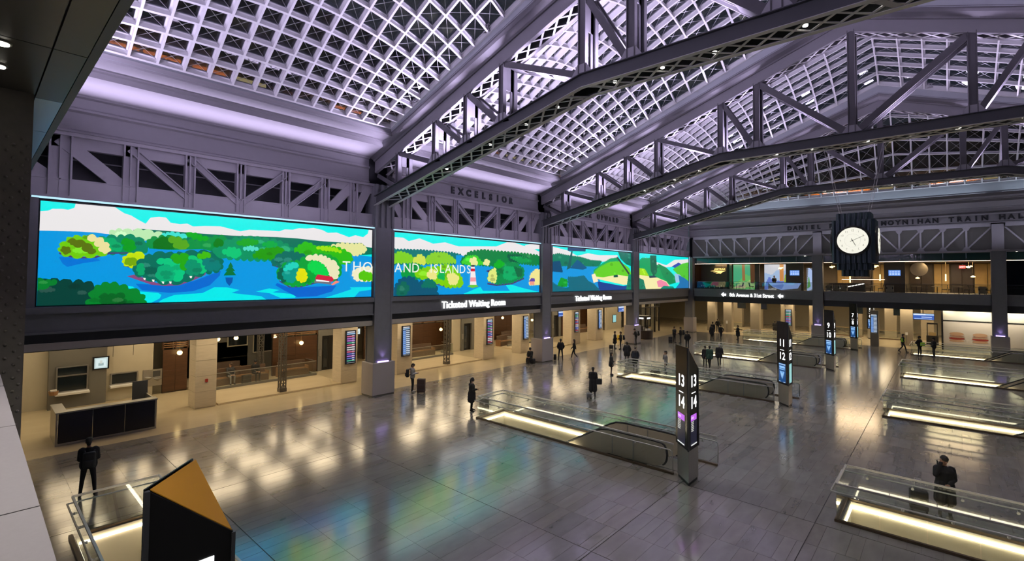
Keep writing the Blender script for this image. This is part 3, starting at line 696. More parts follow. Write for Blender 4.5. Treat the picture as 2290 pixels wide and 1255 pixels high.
PICT = {0:[((0.753,0.73,0.73),0,[(1.66,9.3),(1.9,9.35),(2.0,9.43),(2.31,9.46),(2.44,9.44),(2.62,9.53),(2.67,9.79),(3.76,9.77),(3.97,9.61),(4.16,9.48),(4.37,9.42),(4.62,9.26),(4.87,9.12),(5.03,9.39),(5.32,9.46),(5.58,9.45),(5.75,9.24),(6.1,9.21),(6.37,9.26),(6.59,9.15),(7.06,9.21),(7.69,9.25),(8.09,9.17),(8.54,9.08),(8.95,9.19),(9.35,9.2),(9.86,9.22),(10.36,9.22),(10.63,9.34),(11.03,9.35),(11.35,9.46),(11.76,9.47),(12.14,9.54),(12.63,9.46),(12.94,9.33),(13.44,9.39),(13.82,9.29),(14.2,9.18),(14.59,9.32),(15.09,9.24),(15.39,9.47),(15.46,9.75),(15.91,9.78),(15.94,8.3),(11.04,8.75),(7.45,8.53),(3.86,8.51),(1.66,8.5)]),((0.0,0.283,0.68),0,[(1.63,8.58),(2.73,8.63),(3.25,8.63),(3.85,8.58),(7.46,8.46),(11.05,8.42),(15.94,8.12),(15.99,5.45),(4.08,5.63),(1.61,5.73)]),((0.0,0.753,0.753),0,[(5.54,5.93),(5.97,6.11),(7.03,6.17),(7.51,6.43),(8.03,6.42),(8.57,6.29),(8.23,6.15),(9.57,5.97),(10.02,5.65),(5.32,5.62),(5.44,5.85)]),((0.0,0.753,0.753),0,[(4.15,6.53),(4.51,6.49),(4.67,6.29),(5.37,6.21),(5.5,6.12),(5.44,5.97),(5.0,5.71),(4.87,5.71),(4.88,6.06),(4.67,6.37)]),((0.0,0.127,0.578),0,[(4.6,6.6),(5.29,6.56),(6.16,6.55),(6.79,6.76),(7.75,7.19),(7.72,6.97),(7.31,6.51),(6.66,6.26),(5.8,6.2),(4.82,6.33)]),((0.0,0.156,0.61),0,[(2.23,7.63),(3.31,7.65),(3.45,7.52),(2.9,7.4),(2.48,7.25),(2.34,7.38)]),((0.0,0.753,0.753),0,[(9.31,6.2),(9.93,6.35),(10.43,6.26),(10.09,6.15),(10.62,6.1),(11.3,6.01),(11.23,5.85),(10.51,5.85),(9.94,6.11),(9.56,6.16)]),((0.0,0.68,0.753),0,[(12.71,5.77),(13.7,6.04),(14.41,6.25),(14.31,6.36),(15.87,6.37),(15.87,6.23),(14.9,6.11),(14.52,5.72)]),((0.0,0.114,0.578),0,[(10.3,6.62),(10.89,6.38),(13.0,6.44),(13.5,6.48),(13.24,6.14),(12.35,5.9),(11.35,5.88),(10.7,6.22),(10.23,6.5)]),((0.0,0.08,0.352),0,[(7.95,6.88),(8.28,6.88),(8.25,6.66),(8.13,6.48),(7.99,6.66)]),((0.0,0.156,0.091),0,[(4.45,8.82),(4.63,8.89),(5.23,8.88),(5.9,8.87),(7.33,8.85),(7.45,8.85),(8.2,8.85),(9.14,8.88),(10.25,8.92),(11.24,8.92),(12.51,8.86),(14.11,8.85),(15.0,8.9),(15.31,8.69),(15.93,8.63),(15.94,8.3),(13.2,8.02),(7.47,7.85),(4.96,8.43)]),((0.456,0.753,0.402),0.1,[(3.68,8.66),(3.88,8.75),(4.11,8.79),(4.45,8.78),(4.79,8.84),(5.17,8.76),(5.5,8.74),(5.24,8.52),(4.89,8.42),(4.3,8.54),(3.88,8.55)]),((0.045,0.68,0.578),0.08,[(5.43,8.7),(5.73,8.8),(6.11,8.78),(6.39,8.68),(6.11,8.58),(5.74,8.64),(5.5,8.58)]),((0.0,0.223,0.102),0.12,[(3.32,8.32),(3.6,8.45),(3.94,8.48),(4.18,8.55),(4.55,8.52),(4.86,8.34),(4.97,8.08),(4.75,7.87),(4.32,7.86),(3.96,7.88),(3.67,7.86),(3.38,8.07)]),((0.0,0.376,0.127),0.1,[(3.4,8.33),(3.65,8.42),(3.95,8.29),(4.11,8.0),(3.87,7.95),(3.63,8.09)]),((0.0,0.305,0.007),0.1,[(4.1,8.37),(4.33,8.43),(4.52,8.21),(4.44,7.97),(4.26,7.93),(4.19,8.19)]),((0.061,0.032,0.156),0,[(2.24,7.8),(2.62,7.68),(2.95,7.65),(3.33,7.7),(3.67,7.86),(4.32,7.89),(4.3,7.84),(3.73,7.8),(3.33,7.63),(2.89,7.59),(2.57,7.62),(2.23,7.74)]),((0.141,0.546,0.0),0.14,[(2.26,8.01),(2.42,8.23),(2.6,8.39),(2.87,8.41),(3.03,8.47),(3.31,8.43),(3.54,8.27),(3.69,8.09),(3.67,7.86),(3.33,7.74),(2.95,7.69),(2.57,7.71),(2.28,7.8)]),((0.091,0.156,0.0),0.08,[(2.47,8.27),(2.71,8.29),(2.99,8.2),(3.21,7.99),(3.27,7.81),(3.05,7.84),(2.88,8.05),(2.61,8.1),(2.53,8.17)]),((0.091,0.156,0.0),0.08,[(2.3,7.94),(2.43,8.02),(2.54,7.92),(2.51,7.78),(2.33,7.81)]),((0.753,0.68,0.305),0.12,[(3.03,8.45),(3.31,8.43),(3.54,8.27),(3.69,8.07),(3.66,7.85),(3.5,7.86),(3.41,8.07),(3.26,8.28)]),((0.0,0.262,0.045),0.12,[(4.93,8.31),(5.05,8.49),(5.57,8.61),(5.91,8.61),(6.39,8.48),(6.97,8.51),(7.37,8.71),(7.87,8.78),(7.88,8.22),(7.35,8.15),(6.4,8.15),(5.85,8.08),(5.25,8.09),(4.99,8.16)]),((0.0,0.156,0.003),0.1,[(5.15,8.2),(5.34,8.53),(5.7,8.55),(5.92,8.21),(5.75,8.1),(5.25,8.09)]),((0.08,0.352,0.007),0.1,[(5.67,8.55),(5.97,8.61),(6.4,8.39),(6.4,8.19),(6.02,8.13),(5.88,8.36)]),((0.0,0.376,0.007),0.08,[(6.32,8.8),(6.6,8.84),(6.96,8.72),(7.22,8.65),(6.97,8.55),(6.53,8.65)]),((0.0,0.262,0.68),0,[(5.03,8.08),(5.85,8.06),(6.98,8.16),(7.35,8.07),(7.2,8.02),(6.27,7.98),(5.39,7.86),(5.06,7.97)]),((0.061,0.032,0.156),0,[(4.17,7.32),(4.58,7.21),(4.64,7.29),(4.21,7.38)]),((0.485,0.68,0.0),0.1,[(4.15,7.58),(4.26,7.74),(4.5,7.86),(4.84,7.84),(4.79,7.57),(4.64,7.29),(4.33,7.32),(4.18,7.43)]),((0.156,0.352,0.0),0.07,[(4.21,7.51),(4.39,7.67),(4.63,7.56),(4.61,7.37),(4.33,7.38)]),((0.223,0.061,0.188),0,[(4.3,6.91),(4.53,6.98),(4.9,6.83),(5.29,6.64),(5.96,6.6),(6.44,6.84),(7.15,7.11),(7.12,6.99),(6.65,6.74),(6.13,6.53),(5.62,6.5),(5.13,6.56),(4.69,6.74)]),((0.0,0.141,0.091),0.14,[(4.54,7.06),(4.61,7.37),(4.85,7.65),(5.13,7.81),(5.59,7.91),(5.93,7.8),(6.27,7.94),(6.8,8.0),(7.28,8.02),(7.66,7.78),(7.8,7.49),(7.71,7.23),(7.11,7.11),(6.72,6.92),(6.3,6.68),(5.79,6.64),(5.29,6.72),(4.81,6.91)]),((0.0,0.515,0.188),0.1,[(5.27,7.54),(5.56,7.67),(5.86,7.56),(6.14,7.49),(6.26,6.96),(6.02,6.68),(5.88,6.96),(5.77,7.32),(5.53,7.47)]),((0.0,0.376,0.156),0.1,[(5.31,7.11),(5.53,7.39),(5.8,7.32),(5.92,6.92),(5.68,6.72),(5.39,6.76)]),((0.013,0.352,0.003),0.1,[(5.79,7.8),(6.41,7.9),(6.42,7.58),(6.29,7.16),(6.14,7.49),(5.86,7.64)]),((0.045,0.456,0.0),0.08,[(6.77,7.84),(7.13,8.02),(7.32,7.86),(6.99,7.72)]),((0.0,0.515,0.156),0.1,[(6.45,7.82),(6.81,7.71),(6.99,7.51),(7.18,7.26),(6.9,7.05),(6.92,7.34),(6.63,7.58)]),((0.0,0.262,0.127),0.1,[(6.35,7.49),(6.63,7.66),(6.92,7.38),(6.86,7.05),(6.47,7.0)]),((0.0,0.188,0.156),0.1,[(6.99,7.59),(7.28,7.73),(7.67,7.53),(7.67,7.27),(7.22,7.22)]),((0.0,0.352,0.127),0.08,[(4.61,7.25),(4.79,7.45),(4.86,7.14),(4.74,6.95)]),((0.0,0.045,0.032),0.14,[(1.63,6.75),(1.78,6.75),(1.98,6.73),(2.28,6.72),(2.65,6.65),(2.97,6.65),(3.28,6.5),(3.36,5.7),(1.61,5.77)]),((0.0,0.188,0.021),0.08,[(1.58,6.79),(1.88,6.73),(2.21,6.72),(2.01,6.54),(1.74,6.41),(1.59,6.41)]),((0.0,0.205,0.021),0.14,[(3.28,6.39),(3.48,6.55),(3.76,6.61),(4.06,6.53),(4.36,6.38),(4.76,6.18),(4.9,5.94),(4.89,5.64),(3.11,5.71),(3.21,6.03)]),((0.0,0.114,0.013),0.08,[(3.49,6.17),(3.95,6.16),(4.24,6.19),(4.13,5.97),(4.56,5.8),(3.5,5.84)]),((0.791,0.831,0.753),0,[(4.83,6.85),(4.92,6.84),(4.91,6.75),(4.87,6.76)]),((0.791,0.831,0.753),0,[(5.13,6.78),(5.23,6.77),(5.21,6.67),(5.17,6.68)]),((0.791,0.831,0.753),0,[(5.47,6.7),(5.57,6.69),(5.56,6.59),(5.52,6.6)]),((0.791,0.831,0.753),0,[(5.74,6.7),(5.84,6.69),(5.82,6.59),(5.78,6.6)]),((0.791,0.831,0.753),0,[(6.49,6.94),(6.6,6.93),(6.58,6.84),(6.53,6.84)]),((0.0,0.262,0.102),0.14,[(7.46,8.24),(7.78,8.4),(8.17,8.65),(8.79,8.8),(9.5,8.77),(10.25,8.7),(10.85,8.45),(11.05,8.22),(10.66,8.09),(10.12,7.79),(9.17,7.76),(8.57,7.78),(7.96,7.79),(7.47,7.95)]),((0.08,0.644,0.515),0.08,[(8.66,8.23),(8.97,8.43),(9.37,8.26),(8.98,8.21)]),((0.0,0.515,0.156),0.1,[(7.76,8.07),(8.18,8.28),(8.56,8.15),(8.46,7.85),(8.12,7.87)]),((0.013,0.305,0.0),0.1,[(9.09,7.91),(9.37,8.19),(9.88,8.33),(10.38,8.39),(10.62,8.16),(10.12,7.83),(9.53,7.83)]),((0.007,0.352,0.013),0.08,[(8.35,8.51),(8.79,8.72),(9.36,8.64),(9.15,8.48),(8.62,8.41)]),((0.0,0.188,0.003),0.08,[(7.45,8.53),(7.68,8.65),(7.81,8.4),(7.46,8.28)]),((0.0,0.376,0.045),0.08,[(9.51,8.5),(9.95,8.68),(10.26,8.54),(9.88,8.4)]),((0.716,0.716,0.305),0.1,[(13.09,8.61),(13.64,8.77),(14.5,8.78),(14.9,8.85),(15.25,8.64),(15.21,8.41),(14.61,8.16),(14.12,8.32),(13.64,8.6)]),((0.021,0.456,0.003),0.12,[(11.09,8.27),(11.45,8.61),(11.86,8.71),(12.3,8.49),(12.82,8.56),(13.41,8.55),(14.03,8.36),(14.37,8.06),(14.33,7.8),(13.85,7.65),(13.47,7.86),(12.83,8.18),(11.88,8.1),(11.38,8.12)]),((0.305,0.68,0.0),0.08,[(12.25,8.49),(12.73,8.55),(13.37,8.5),(13.74,8.3),(13.28,8.37),(12.74,8.38)]),((0.061,0.032,0.156),0,[(10.0,7.55),(10.48,7.41),(10.44,7.35),(10.02,7.47)]),((0.0,0.141,0.102),0.12,[(10.01,7.55),(10.12,7.83),(10.46,8.08),(10.85,8.17),(11.38,8.12),(11.71,7.97),(11.27,7.62),(10.67,7.29),(10.48,7.45)]),((0.061,0.032,0.156),0,[(10.34,6.77),(10.93,6.43),(11.58,6.47),(12.25,6.67),(13.5,6.86),(13.54,6.74),(12.3,6.59),(11.5,6.39),(10.89,6.38),(10.42,6.66)]),((0.0,0.328,0.032),0.14,[(10.26,7.01),(10.48,7.41),(10.82,7.65),(11.39,7.71),(11.71,7.97),(12.31,8.11),(12.83,8.09),(13.2,8.02),(13.57,7.69),(13.72,7.34),(13.5,6.86),(13.0,6.78),(12.34,6.74),(12.08,6.65),(11.5,6.49),(10.93,6.49),(10.49,6.77)]),((0.0,0.102,0.061),0.1,[(10.29,7.01),(10.48,7.37),(10.67,7.29),(10.53,6.85),(10.69,6.65),(10.45,6.81)]),((0.753,0.716,0.456),0.12,[(11.67,7.88),(12.09,8.06),(12.66,8.04),(13.11,7.85),(13.48,7.6),(13.54,7.04),(13.36,6.82),(13.04,7.03),(12.89,7.5),(12.44,7.82)]),((0.0,0.61,0.061),0.1,[(11.81,7.47),(12.14,7.77),(12.58,7.62),(12.9,7.24),(12.95,7.03),(12.33,7.07),(11.98,7.27)]),((0.0,0.283,0.223),0.1,[(10.57,6.93),(10.67,7.53),(10.98,7.68),(11.31,7.54),(11.28,7.14),(11.17,6.73),(10.89,6.65)]),((0.013,0.578,0.456),0.08,[(10.56,7.25),(10.79,7.53),(11.1,7.66),(11.35,7.51),(11.07,7.38),(10.79,7.29)]),((0.68,0.68,0.0),0.08,[(11.24,6.82),(11.32,7.22),(11.48,7.37),(11.73,7.19),(11.78,6.82),(11.58,6.65)]),((0.578,0.013,0.045),0,[(12.25,6.9),(12.37,7.07),(13.17,6.95),(13.31,6.78),(13.18,6.67),(12.25,6.82)]),((0.156,0.156,0.188),0,[(12.25,6.82),(13.13,6.67),(13.14,6.52),(12.17,6.63)]),((0.831,0.831,0.831),0,[(12.29,6.8),(13.04,6.71),(13.0,6.65),(12.29,6.71)]),((0.871,0.223,0.156),0,[(13.14,6.52),(13.41,6.74),(13.64,6.67),(13.23,6.48)]),((0.0,0.156,0.032),0,[(8.13,7.61),(8.25,7.36),(8.19,7.37),(8.34,7.18),(8.24,7.18),(8.38,6.99),(7.85,6.97),(7.98,7.19),(7.91,7.19),(8.07,7.39),(8.02,7.38)]),((0.791,0.753,0.515),0.1,[(14.39,7.13),(14.58,7.36),(14.88,7.41),(15.23,7.51),(15.85,7.47),(15.86,6.74),(15.14,6.74),(14.59,6.78)]),((0.08,0.515,0.0),0.1,[(14.79,7.0),(15.03,7.28),(15.44,7.19),(15.86,7.01),(15.86,6.76),(15.04,6.78)])],1:[((0.753,0.73,0.73),0,[(17.1,9.39),(17.88,9.4),(18.29,9.21),(19.13,9.44),(20.23,9.16),(21.26,9.31),(22.48,9.1),(24.29,9.2),(26.26,9.3),(27.77,9.8),(28.72,9.64),(29.38,9.52),(30.75,9.32),(31.64,9.08),(31.64,8.47),(23.51,8.49),(22.74,8.41),(17.11,8.45)]),((0.753,0.73,0.73),0,[(29.55,9.58),(31.63,9.92),(31.63,9.36),(29.89,9.28)]),((0.0,0.283,0.68),0,[(17.11,8.57),(22.74,8.46),(31.64,8.69),(31.67,5.45),(17.07,5.63)]),((0.0,0.171,0.156),0.1,[(17.11,8.61),(19.35,8.67),(21.99,8.61),(22.74,8.5),(22.75,7.9),(17.13,7.75)]),((0.0,0.283,0.68),0,[(22.24,8.48),(22.8,8.51),(22.81,7.81),(22.25,7.79)]),((0.0,0.753,0.753),0,[(23.03,5.84),(24.61,6.29),(24.89,6.0),(27.82,5.95),(27.35,6.37),(27.5,6.53),(29.42,6.14),(31.58,5.79),(31.58,5.56),(23.04,5.7)]),((0.0,0.205,0.045),0.14,[(22.74,8.18),(23.5,8.73),(24.84,8.93),(26.27,8.9),(28.57,8.89),(31.28,8.79),(31.65,8.13),(30.76,8.05),(29.4,8.12),(28.42,8.13),(27.17,8.01),(25.7,7.86),(24.04,7.93),(22.75,7.9)]),((0.0,0.091,0.045),0.1,[(27.47,8.69),(28.73,8.77),(30.06,8.5),(29.56,8.24),(27.79,8.24)]),((0.045,0.026,0.127),0,[(25.17,7.45),(26.28,7.69),(29.4,7.75),(29.4,7.62),(26.58,7.53),(25.42,7.35)]),((0.061,0.032,0.156),0,[(25.34,6.58),(26.3,6.46),(27.96,6.58),(29.41,7.0),(29.51,6.87),(28.04,6.45),(26.3,6.34),(25.3,6.47)]),((0.0,0.242,0.061),0.14,[(25.36,6.78),(25.54,7.38),(26.28,7.84),(27.33,8.06),(28.58,8.03),(29.45,7.64),(29.38,7.05),(27.96,6.62),(26.3,6.52)]),((0.045,0.578,0.021),0.1,[(22.75,7.99),(23.25,8.43),(24.17,8.51),(24.86,7.95),(23.78,7.83)]),((0.753,0.753,0.305),0.1,[(23.51,8.2),(24.04,8.41),(24.31,7.94),(23.78,7.83)]),((0.753,0.753,0.305),0.08,[(24.86,7.95),(25.13,8.3),(25.56,8.17),(25.42,7.87)]),((0.0,0.402,0.013),0.1,[(25.99,7.88),(26.57,8.3),(27.17,8.01),(26.58,7.69)]),((0.0,0.376,0.114),0.1,[(27.18,7.81),(28.42,7.73),(28.92,7.1),(27.81,6.78),(27.04,6.99)]),((0.0,0.127,0.045),0.08,[(28.26,7.83),(29.24,7.59),(29.16,7.11),(28.67,7.05)]),((0.68,0.753,0.188),0.1,[(25.36,6.78),(25.5,7.37),(26.14,7.68),(26.29,6.98),(26.15,6.58)]),((0.0,0.305,0.061),0.1,[(27.78,8.55),(29.39,8.61),(30.41,8.32),(29.07,8.17)]),((0.188,0.578,0.013),0.1,[(17.12,8.24),(17.6,8.51),(18.31,8.37),(18.83,8.05),(18.32,7.87),(17.13,7.83)]),((0.578,0.68,0.08),0.1,[(18.62,8.04),(19.14,8.41),(19.58,8.16),(19.59,7.81),(18.73,7.79)]),((0.223,0.578,0.021),0.1,[(19.69,8.25),(20.24,8.54),(21.27,8.58),(22.0,8.25),(22.25,7.98),(19.69,7.86)]),((0.0,0.305,0.045),0.12,[(17.73,7.1),(18.12,7.69),(18.94,7.8),(19.48,7.47),(19.39,6.95),(18.65,6.77)]),((0.061,0.032,0.156),0,[(19.94,6.6),(21.55,6.25),(22.84,6.31),(22.77,6.45),(21.55,6.39)]),((0.188,0.578,0.0),0.14,[(18.74,7.2),(19.59,7.55),(20.48,7.57),(21.4,7.82),(22.26,7.51),(22.83,6.78),(22.77,6.36),(21.55,6.32),(20.38,6.69),(19.17,6.94)]),((0.753,0.716,0.223),0.08,[(19.71,7.12),(20.03,7.48),(20.48,7.39),(20.49,6.86),(19.93,6.86)]),((0.753,0.716,0.223),0.08,[(21.42,7.14),(22.02,7.24),(22.51,6.96),(22.27,6.5),(21.66,6.5)]),((0.0,0.402,0.08),0.08,[(20.61,6.95),(20.83,7.4),(21.18,7.41),(21.19,6.78)]),((0.0,0.08,0.156),0.14,[(17.12,5.63),(17.3,6.36),(17.73,6.85),(18.54,6.94),(19.07,6.6),(19.93,6.77),(20.5,6.42),(20.63,5.62)]),((0.0,0.156,0.102),0.1,[(19.29,6.34),(19.71,6.86),(20.27,6.69),(20.5,6.33)]),((0.0,0.127,0.08),0.1,[(17.45,6.28),(17.93,6.69),(18.35,6.27),(18.05,5.85),(17.45,5.87)]),((0.831,0.753,0.753),0,[(23.61,7.73),(23.98,7.74),(24.2,6.35),(23.54,6.35)]),((0.578,0.007,0.032),0,[(23.61,7.59),(24.0,7.59),(24.03,7.4),(23.6,7.4)]),((0.831,0.305,0.352),0,[(23.58,6.97),(24.1,6.97),(24.13,6.68),(23.56,6.68)]),((0.045,0.045,0.08),0,[(23.65,7.84),(23.97,7.85),(23.97,7.72),(23.65,7.71)]),((0.127,0.515,0.045),0,[(23.28,6.33),(23.54,6.45),(24.2,6.44),(24.39,6.32),(23.8,6.21)]),((0.791,0.716,0.262),0.1,[(30.25,7.22),(30.94,7.67),(31.56,7.57),(31.57,6.45),(30.09,6.41)]),((0.791,0.305,0.223),0,[(30.14,6.68),(30.74,6.68),(30.74,6.4),(30.14,6.41)]),((0.102,0.061,0.352),0,[(30.05,6.68),(30.34,6.95),(30.77,6.92),(30.81,6.68)])],2:[((0.753,0.73,0.73),0,[(32.74,9.7),(35.51,9.43),(37.0,9.01),(38.8,9.33),(40.72,9.22),(44.37,9.36),(44.37,8.74),(39.27,8.52),(32.75,8.79)]),((0.0,0.283,0.68),0,[(32.75,8.5),(40.97,8.37),(40.98,5.62),(32.78,5.76)]),((0.0,0.188,0.102),0.1,[(32.75,8.84),(34.09,9.07),(35.51,8.95),(37.44,8.9),(39.27,8.65),(41.22,8.64),(40.72,8.17),(32.75,8.04)]),((0.0,0.305,0.021),0.1,[(33.92,6.21),(34.51,6.97),(35.43,6.79),(35.43,6.26)]),((0.0,0.045,0.127),0.05,[(35.51,9.67),(38.34,9.75),(38.34,9.5),(35.51,9.43)]),((0.007,0.102,0.102),0,[(36.03,9.4),(36.25,9.41),(35.94,7.88),(35.32,7.69)]),((0.0,0.091,0.223),0.06,[(35.94,7.88),(37.01,8.64),(38.58,7.93),(37.9,7.79)]),((0.0,0.061,0.156),0.08,[(32.75,8.27),(34.3,8.43),(34.71,7.5),(32.76,7.59)]),((0.0,0.127,0.188),0.1,[(32.78,5.76),(33.24,6.56),(34.12,6.21),(35.75,5.95),(35.53,7.03),(36.8,7.04),(38.13,7.17),(38.82,6.67),(39.76,6.41),(40.73,5.89),(40.49,5.63)]),((0.0,0.352,0.127),0.1,[(40.97,8.24),(42.76,8.89),(44.37,9.09),(44.65,8.61),(42.24,8.14),(40.24,7.32),(39.75,7.7)]),((0.114,0.578,0.013),0.12,[(39.76,7.44),(40.72,7.98),(42.76,8.56),(44.65,8.68),(46.66,8.09),(47.55,7.1),(41.73,6.93),(40.24,7.06)]),((0.831,0.753,0.376),0,[(41.48,7.07),(44.38,7.36),(47.55,7.1),(47.55,6.38),(45.5,6.32),(40.24,6.93),(39.4,7.18)]),((0.003,0.045,0.262),0,[(40.48,6.67),(45.5,6.18),(47.55,6.38),(47.55,5.51),(41.23,5.62),(40.73,5.89)]),((0.871,0.753,0.515),0,[(39.4,7.31),(39.99,7.44),(40.61,6.67),(39.76,6.54)]),((0.0,0.156,0.102),0.05,[(44.37,9.78),(47.55,9.92),(47.55,8.26),(46.07,8.51),(44.93,9.04)]),((0.032,0.045,0.045),0,[(44.04,9.14),(44.37,9.18),(46.89,7.52),(46.66,7.35)]),((0.0,0.223,0.127),0.08,[(46.66,7.38),(47.55,7.39),(47.55,5.51),(46.07,5.53)]),((0.0,0.08,0.061),0,[(43.5,7.28),(44.32,7.36),(44.38,7.11),(43.51,7.08)])],3:[((0.753,0.73,0.73),0,[(50.39,9.37),(53.83,8.87),(56.05,8.61),(58.4,9.33),(64.03,9.6),(64.02,8.8),(53.82,8.24)]),((0.021,0.061,0.402),0,[(57.6,8.48),(59.63,9.03),(61.33,8.73),(59.21,8.26)]),((0.07,0.515,0.032),0.06,[(58.0,8.15),(60.9,8.9),(64.03,9.25),(64.0,6.47),(61.32,7.0),(59.62,7.5)]),((0.0,0.328,0.102),0.12,[(48.47,8.57),(49.74,9.2),(51.73,9.27),(53.47,8.54),(56.04,8.12),(57.59,7.15),(58.39,6.66),(56.8,6.33),(53.46,7.13),(48.47,7.54)]),((0.0,0.242,0.08),0.08,[(53.82,8.71),(56.04,8.28),(57.99,7.49),(59.62,6.65),(57.19,6.33),(55.28,7.14)]),((0.305,0.644,0.007),0.08,[(48.47,8.13),(50.39,8.02),(51.38,7.27),(48.47,7.32)]),((0.0,0.114,0.061),0.06,[(51.73,9.58),(53.29,9.64),(53.46,7.76),(52.58,7.28),(51.89,7.89)]),((0.831,0.753,0.376),0,[(48.79,7.4),(53.46,7.13),(56.04,6.66),(57.19,6.0),(56.8,5.51),(51.38,5.59),(49.1,5.92)]),((0.791,0.223,0.352),0.06,[(53.46,6.66),(54.54,6.82),(56.04,6.5),(56.8,6.0),(53.82,6.03)]),((0.305,0.515,0.716),0,[(58.39,7.66),(60.04,7.51),(61.75,6.65),(58.79,6.49)]),((0.013,0.156,0.402),0.05,[(59.62,7.42),(61.32,7.09),(63.77,6.38),(63.76,5.41),(58.38,5.57),(60.03,6.48)]),((0.0,0.188,0.102),0.07,[(48.47,7.1),(50.06,6.81),(50.71,5.6),(48.47,5.64)]),((0.0,0.223,0.156),0.06,[(53.81,5.56),(55.28,6.1),(57.98,5.99),(58.79,5.48)]),((0.013,0.045,0.08),0,[(51.38,7.27),(52.76,7.36),(53.46,7.13),(51.55,7.04)])]}
# ================================================================== media screens
def scallop(pts, r):
    """outline with leafy bumps along each edge"""
    out = []; n = len(pts); area2 = sum(pts[i][0]*pts[(i+1) % n][1]-pts[(i+1) % n][0]*pts[i][1] for i in range(n)); sg = 1 if area2 > 0 else -1
    for i in range(n):
        a, b = Vector(pts[i]), Vector(pts[(i+1) % n]); L = (b-a).length; k = max(1, int(L/(r*2.6)+.5)); d = (b-a)/k; nr = Vector((d.y, -d.x))*sg
        if nr.length: nr.normalize()
        for j in range(k):
            p = a+d*j
            for q, h in ((.0, 0), (.22, .75), (.5, 1.0), (.78, .75)):
                w = p+d*q+nr*h*min(r, d.length*.42)*random.uniform(.75, 1.1); out.append((w.x, w.y))
    return out
def clip(poly, y0, y1, z0, z1):
    for ax, lim, s in ((0, y0, 1), (0, y1, -1), (1, z0, 1), (1, z1, -1)):
        res = []
        for i in range(len(poly)):
            a, b = poly[i-1], poly[i]; ia, ib = (a[ax]-lim)*s >= 0, (b[ax]-lim)*s >= 0
            if ia != ib:
                t = (lim-a[ax])/(b[ax]-a[ax]); res.append((a[0]+(b[0]-a[0])*t, a[1]+(b[1]-a[1])*t))
            if ib: res.append(b)
        poly = res
        if len(poly) < 3: return []
    return poly
SCR = [(1.68, 15.68, 5.80, 9.70), (17.22, 31.44, 5.80, 9.70), (33.2, 47.2, 5.80, 9.70), (49.0, 62.85, 5.80, 9.78)]
slab = ['long wall screen of wooded islands with a red boathouse', 'long wall screen of islands with a red and white lighthouse', 'long wall screen with a sandy terrace and dark pines', 'smaller looking wall screen with a cypress and pink flowers']
for k, (y0, y1, z0, z1) in enumerate(SCR):
    t = empty('media_screen', slab[k], 'screen', 'media screens along the wall', (-.4, (y0+y1)/2, z0)); o = Matrix.Translation((.4, -(y0+y1)/2, -z0))
    s = MB().box(-.55, -.40, y0-.03, y1+.03, z0-.05, z1+.05).build('housing', 'dark', t); s.matrix_local = o
    mb = MB(); x = -.395; mb.face([(x, y0, z0), (x, y1, z0), (x, y1, z1), (x, y0, z1)], 0, (.0, .79, .74))
    for colr, sc, pts in PICT[k]:
        x += .0009; q = clip(scallop(pts, sc) if sc else pts, y0, y1, z0, z1)
        if len(q) > 2:
            if sum(q[i][0]*q[(i+1) % len(q)][1]-q[(i+1) % len(q)][0]*q[i][1] for i in range(len(q))) < 0: q = q[::-1]
            mb.face([(x, a, b) for a, b in q], 0, colr)
            if sc and colr[1] > max(colr[0]*1.1, colr[2]*1.2):      # drawn clumps of leaves inside each wooded shape
                ya, yb2, za, zb2 = min(p[0] for p in q), max(p[0] for p in q), min(p[1] for p in q), max(p[1] for p in q)
                for n in range(min(9, 2+int((yb2-ya)*(zb2-za)*2.2))):
                    cy, cz = random.uniform(ya, yb2), random.uniform(za, zb2); r = random.uniform(.10, .20)*min(1, .35+(zb2-za)*.4)
                    pp = [(cy+r*1.7*math.cos(t)*random.uniform(.8, 1.1), cz+r*math.sin(t)*(1.0 if t < math.pi else .35)) for t in [2*math.pi*i/10 for i in range(10)]]
                    def inside(p, q=q):
                        c = False
                        for i in range(len(q)):
                            a, b = q[i-1], q[i]
                            if (a[1] > p[1]) != (b[1] > p[1]) and p[0] < (b[0]-a[0])*(p[1]-a[1])/(b[1]-a[1])+a[0]: c = not c
                        return c
                    if all(inside(p) for p in pp):
                        f = random.choice((.62, .72, 1.25, 1.4)); x += .0007; mb.face([(x, a, b) for a, b in scallop(pp, .05)], 0, tuple(min(1, v*f+(.02 if f > 1 else 0)) for v in colr))
    s = mb.build('picture', 'picture', t); s.matrix_local = o
    lets = {0: [('T', 14.02), ('H', 14.68), ('O', 15.36)], 1: [('A', 17.5), ('N', 18.15), ('D', 18.8), ('I', 20.05), ('S', 20.45), ('L', 20.95), ('A', 21.5), ('N', 22.15), ('D', 22.8), ('S', 23.4)]}.get(k, [])
    for ch, y in lets: lettering('title_letter', ch, .82, o @ face_matrix((x+.004, y, 7.50), (0, 1, 0)), 'screen_letter', t, .002)
    mb = MB(); mb.box(-.40, -.32, y0-.25, y1+.3, z1+.10, z1+.165); s = mb.build('edge_reflection', 'screen_glint', t); s.matrix_local = o; tag(s, 'pale blue painted reflection of the screen along the top')  # glowing strip stands in for the screen mirrored in the flange
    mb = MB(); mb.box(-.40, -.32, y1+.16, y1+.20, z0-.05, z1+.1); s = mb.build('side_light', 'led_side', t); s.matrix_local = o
    mb = MB(); mb.box(-.5, -.30, y0-.6, y0-.05, z0-.06, z1+.1); mb.box(-.5, -.36, y1+.05, y1+.3, z0-.06, z1+.1); mb.box(-.5, -.34, y0-.1, y1+.1, z0-.16, z0-.04); s = mb.build('surround', 'steel_dark', t); s.matrix_local = o
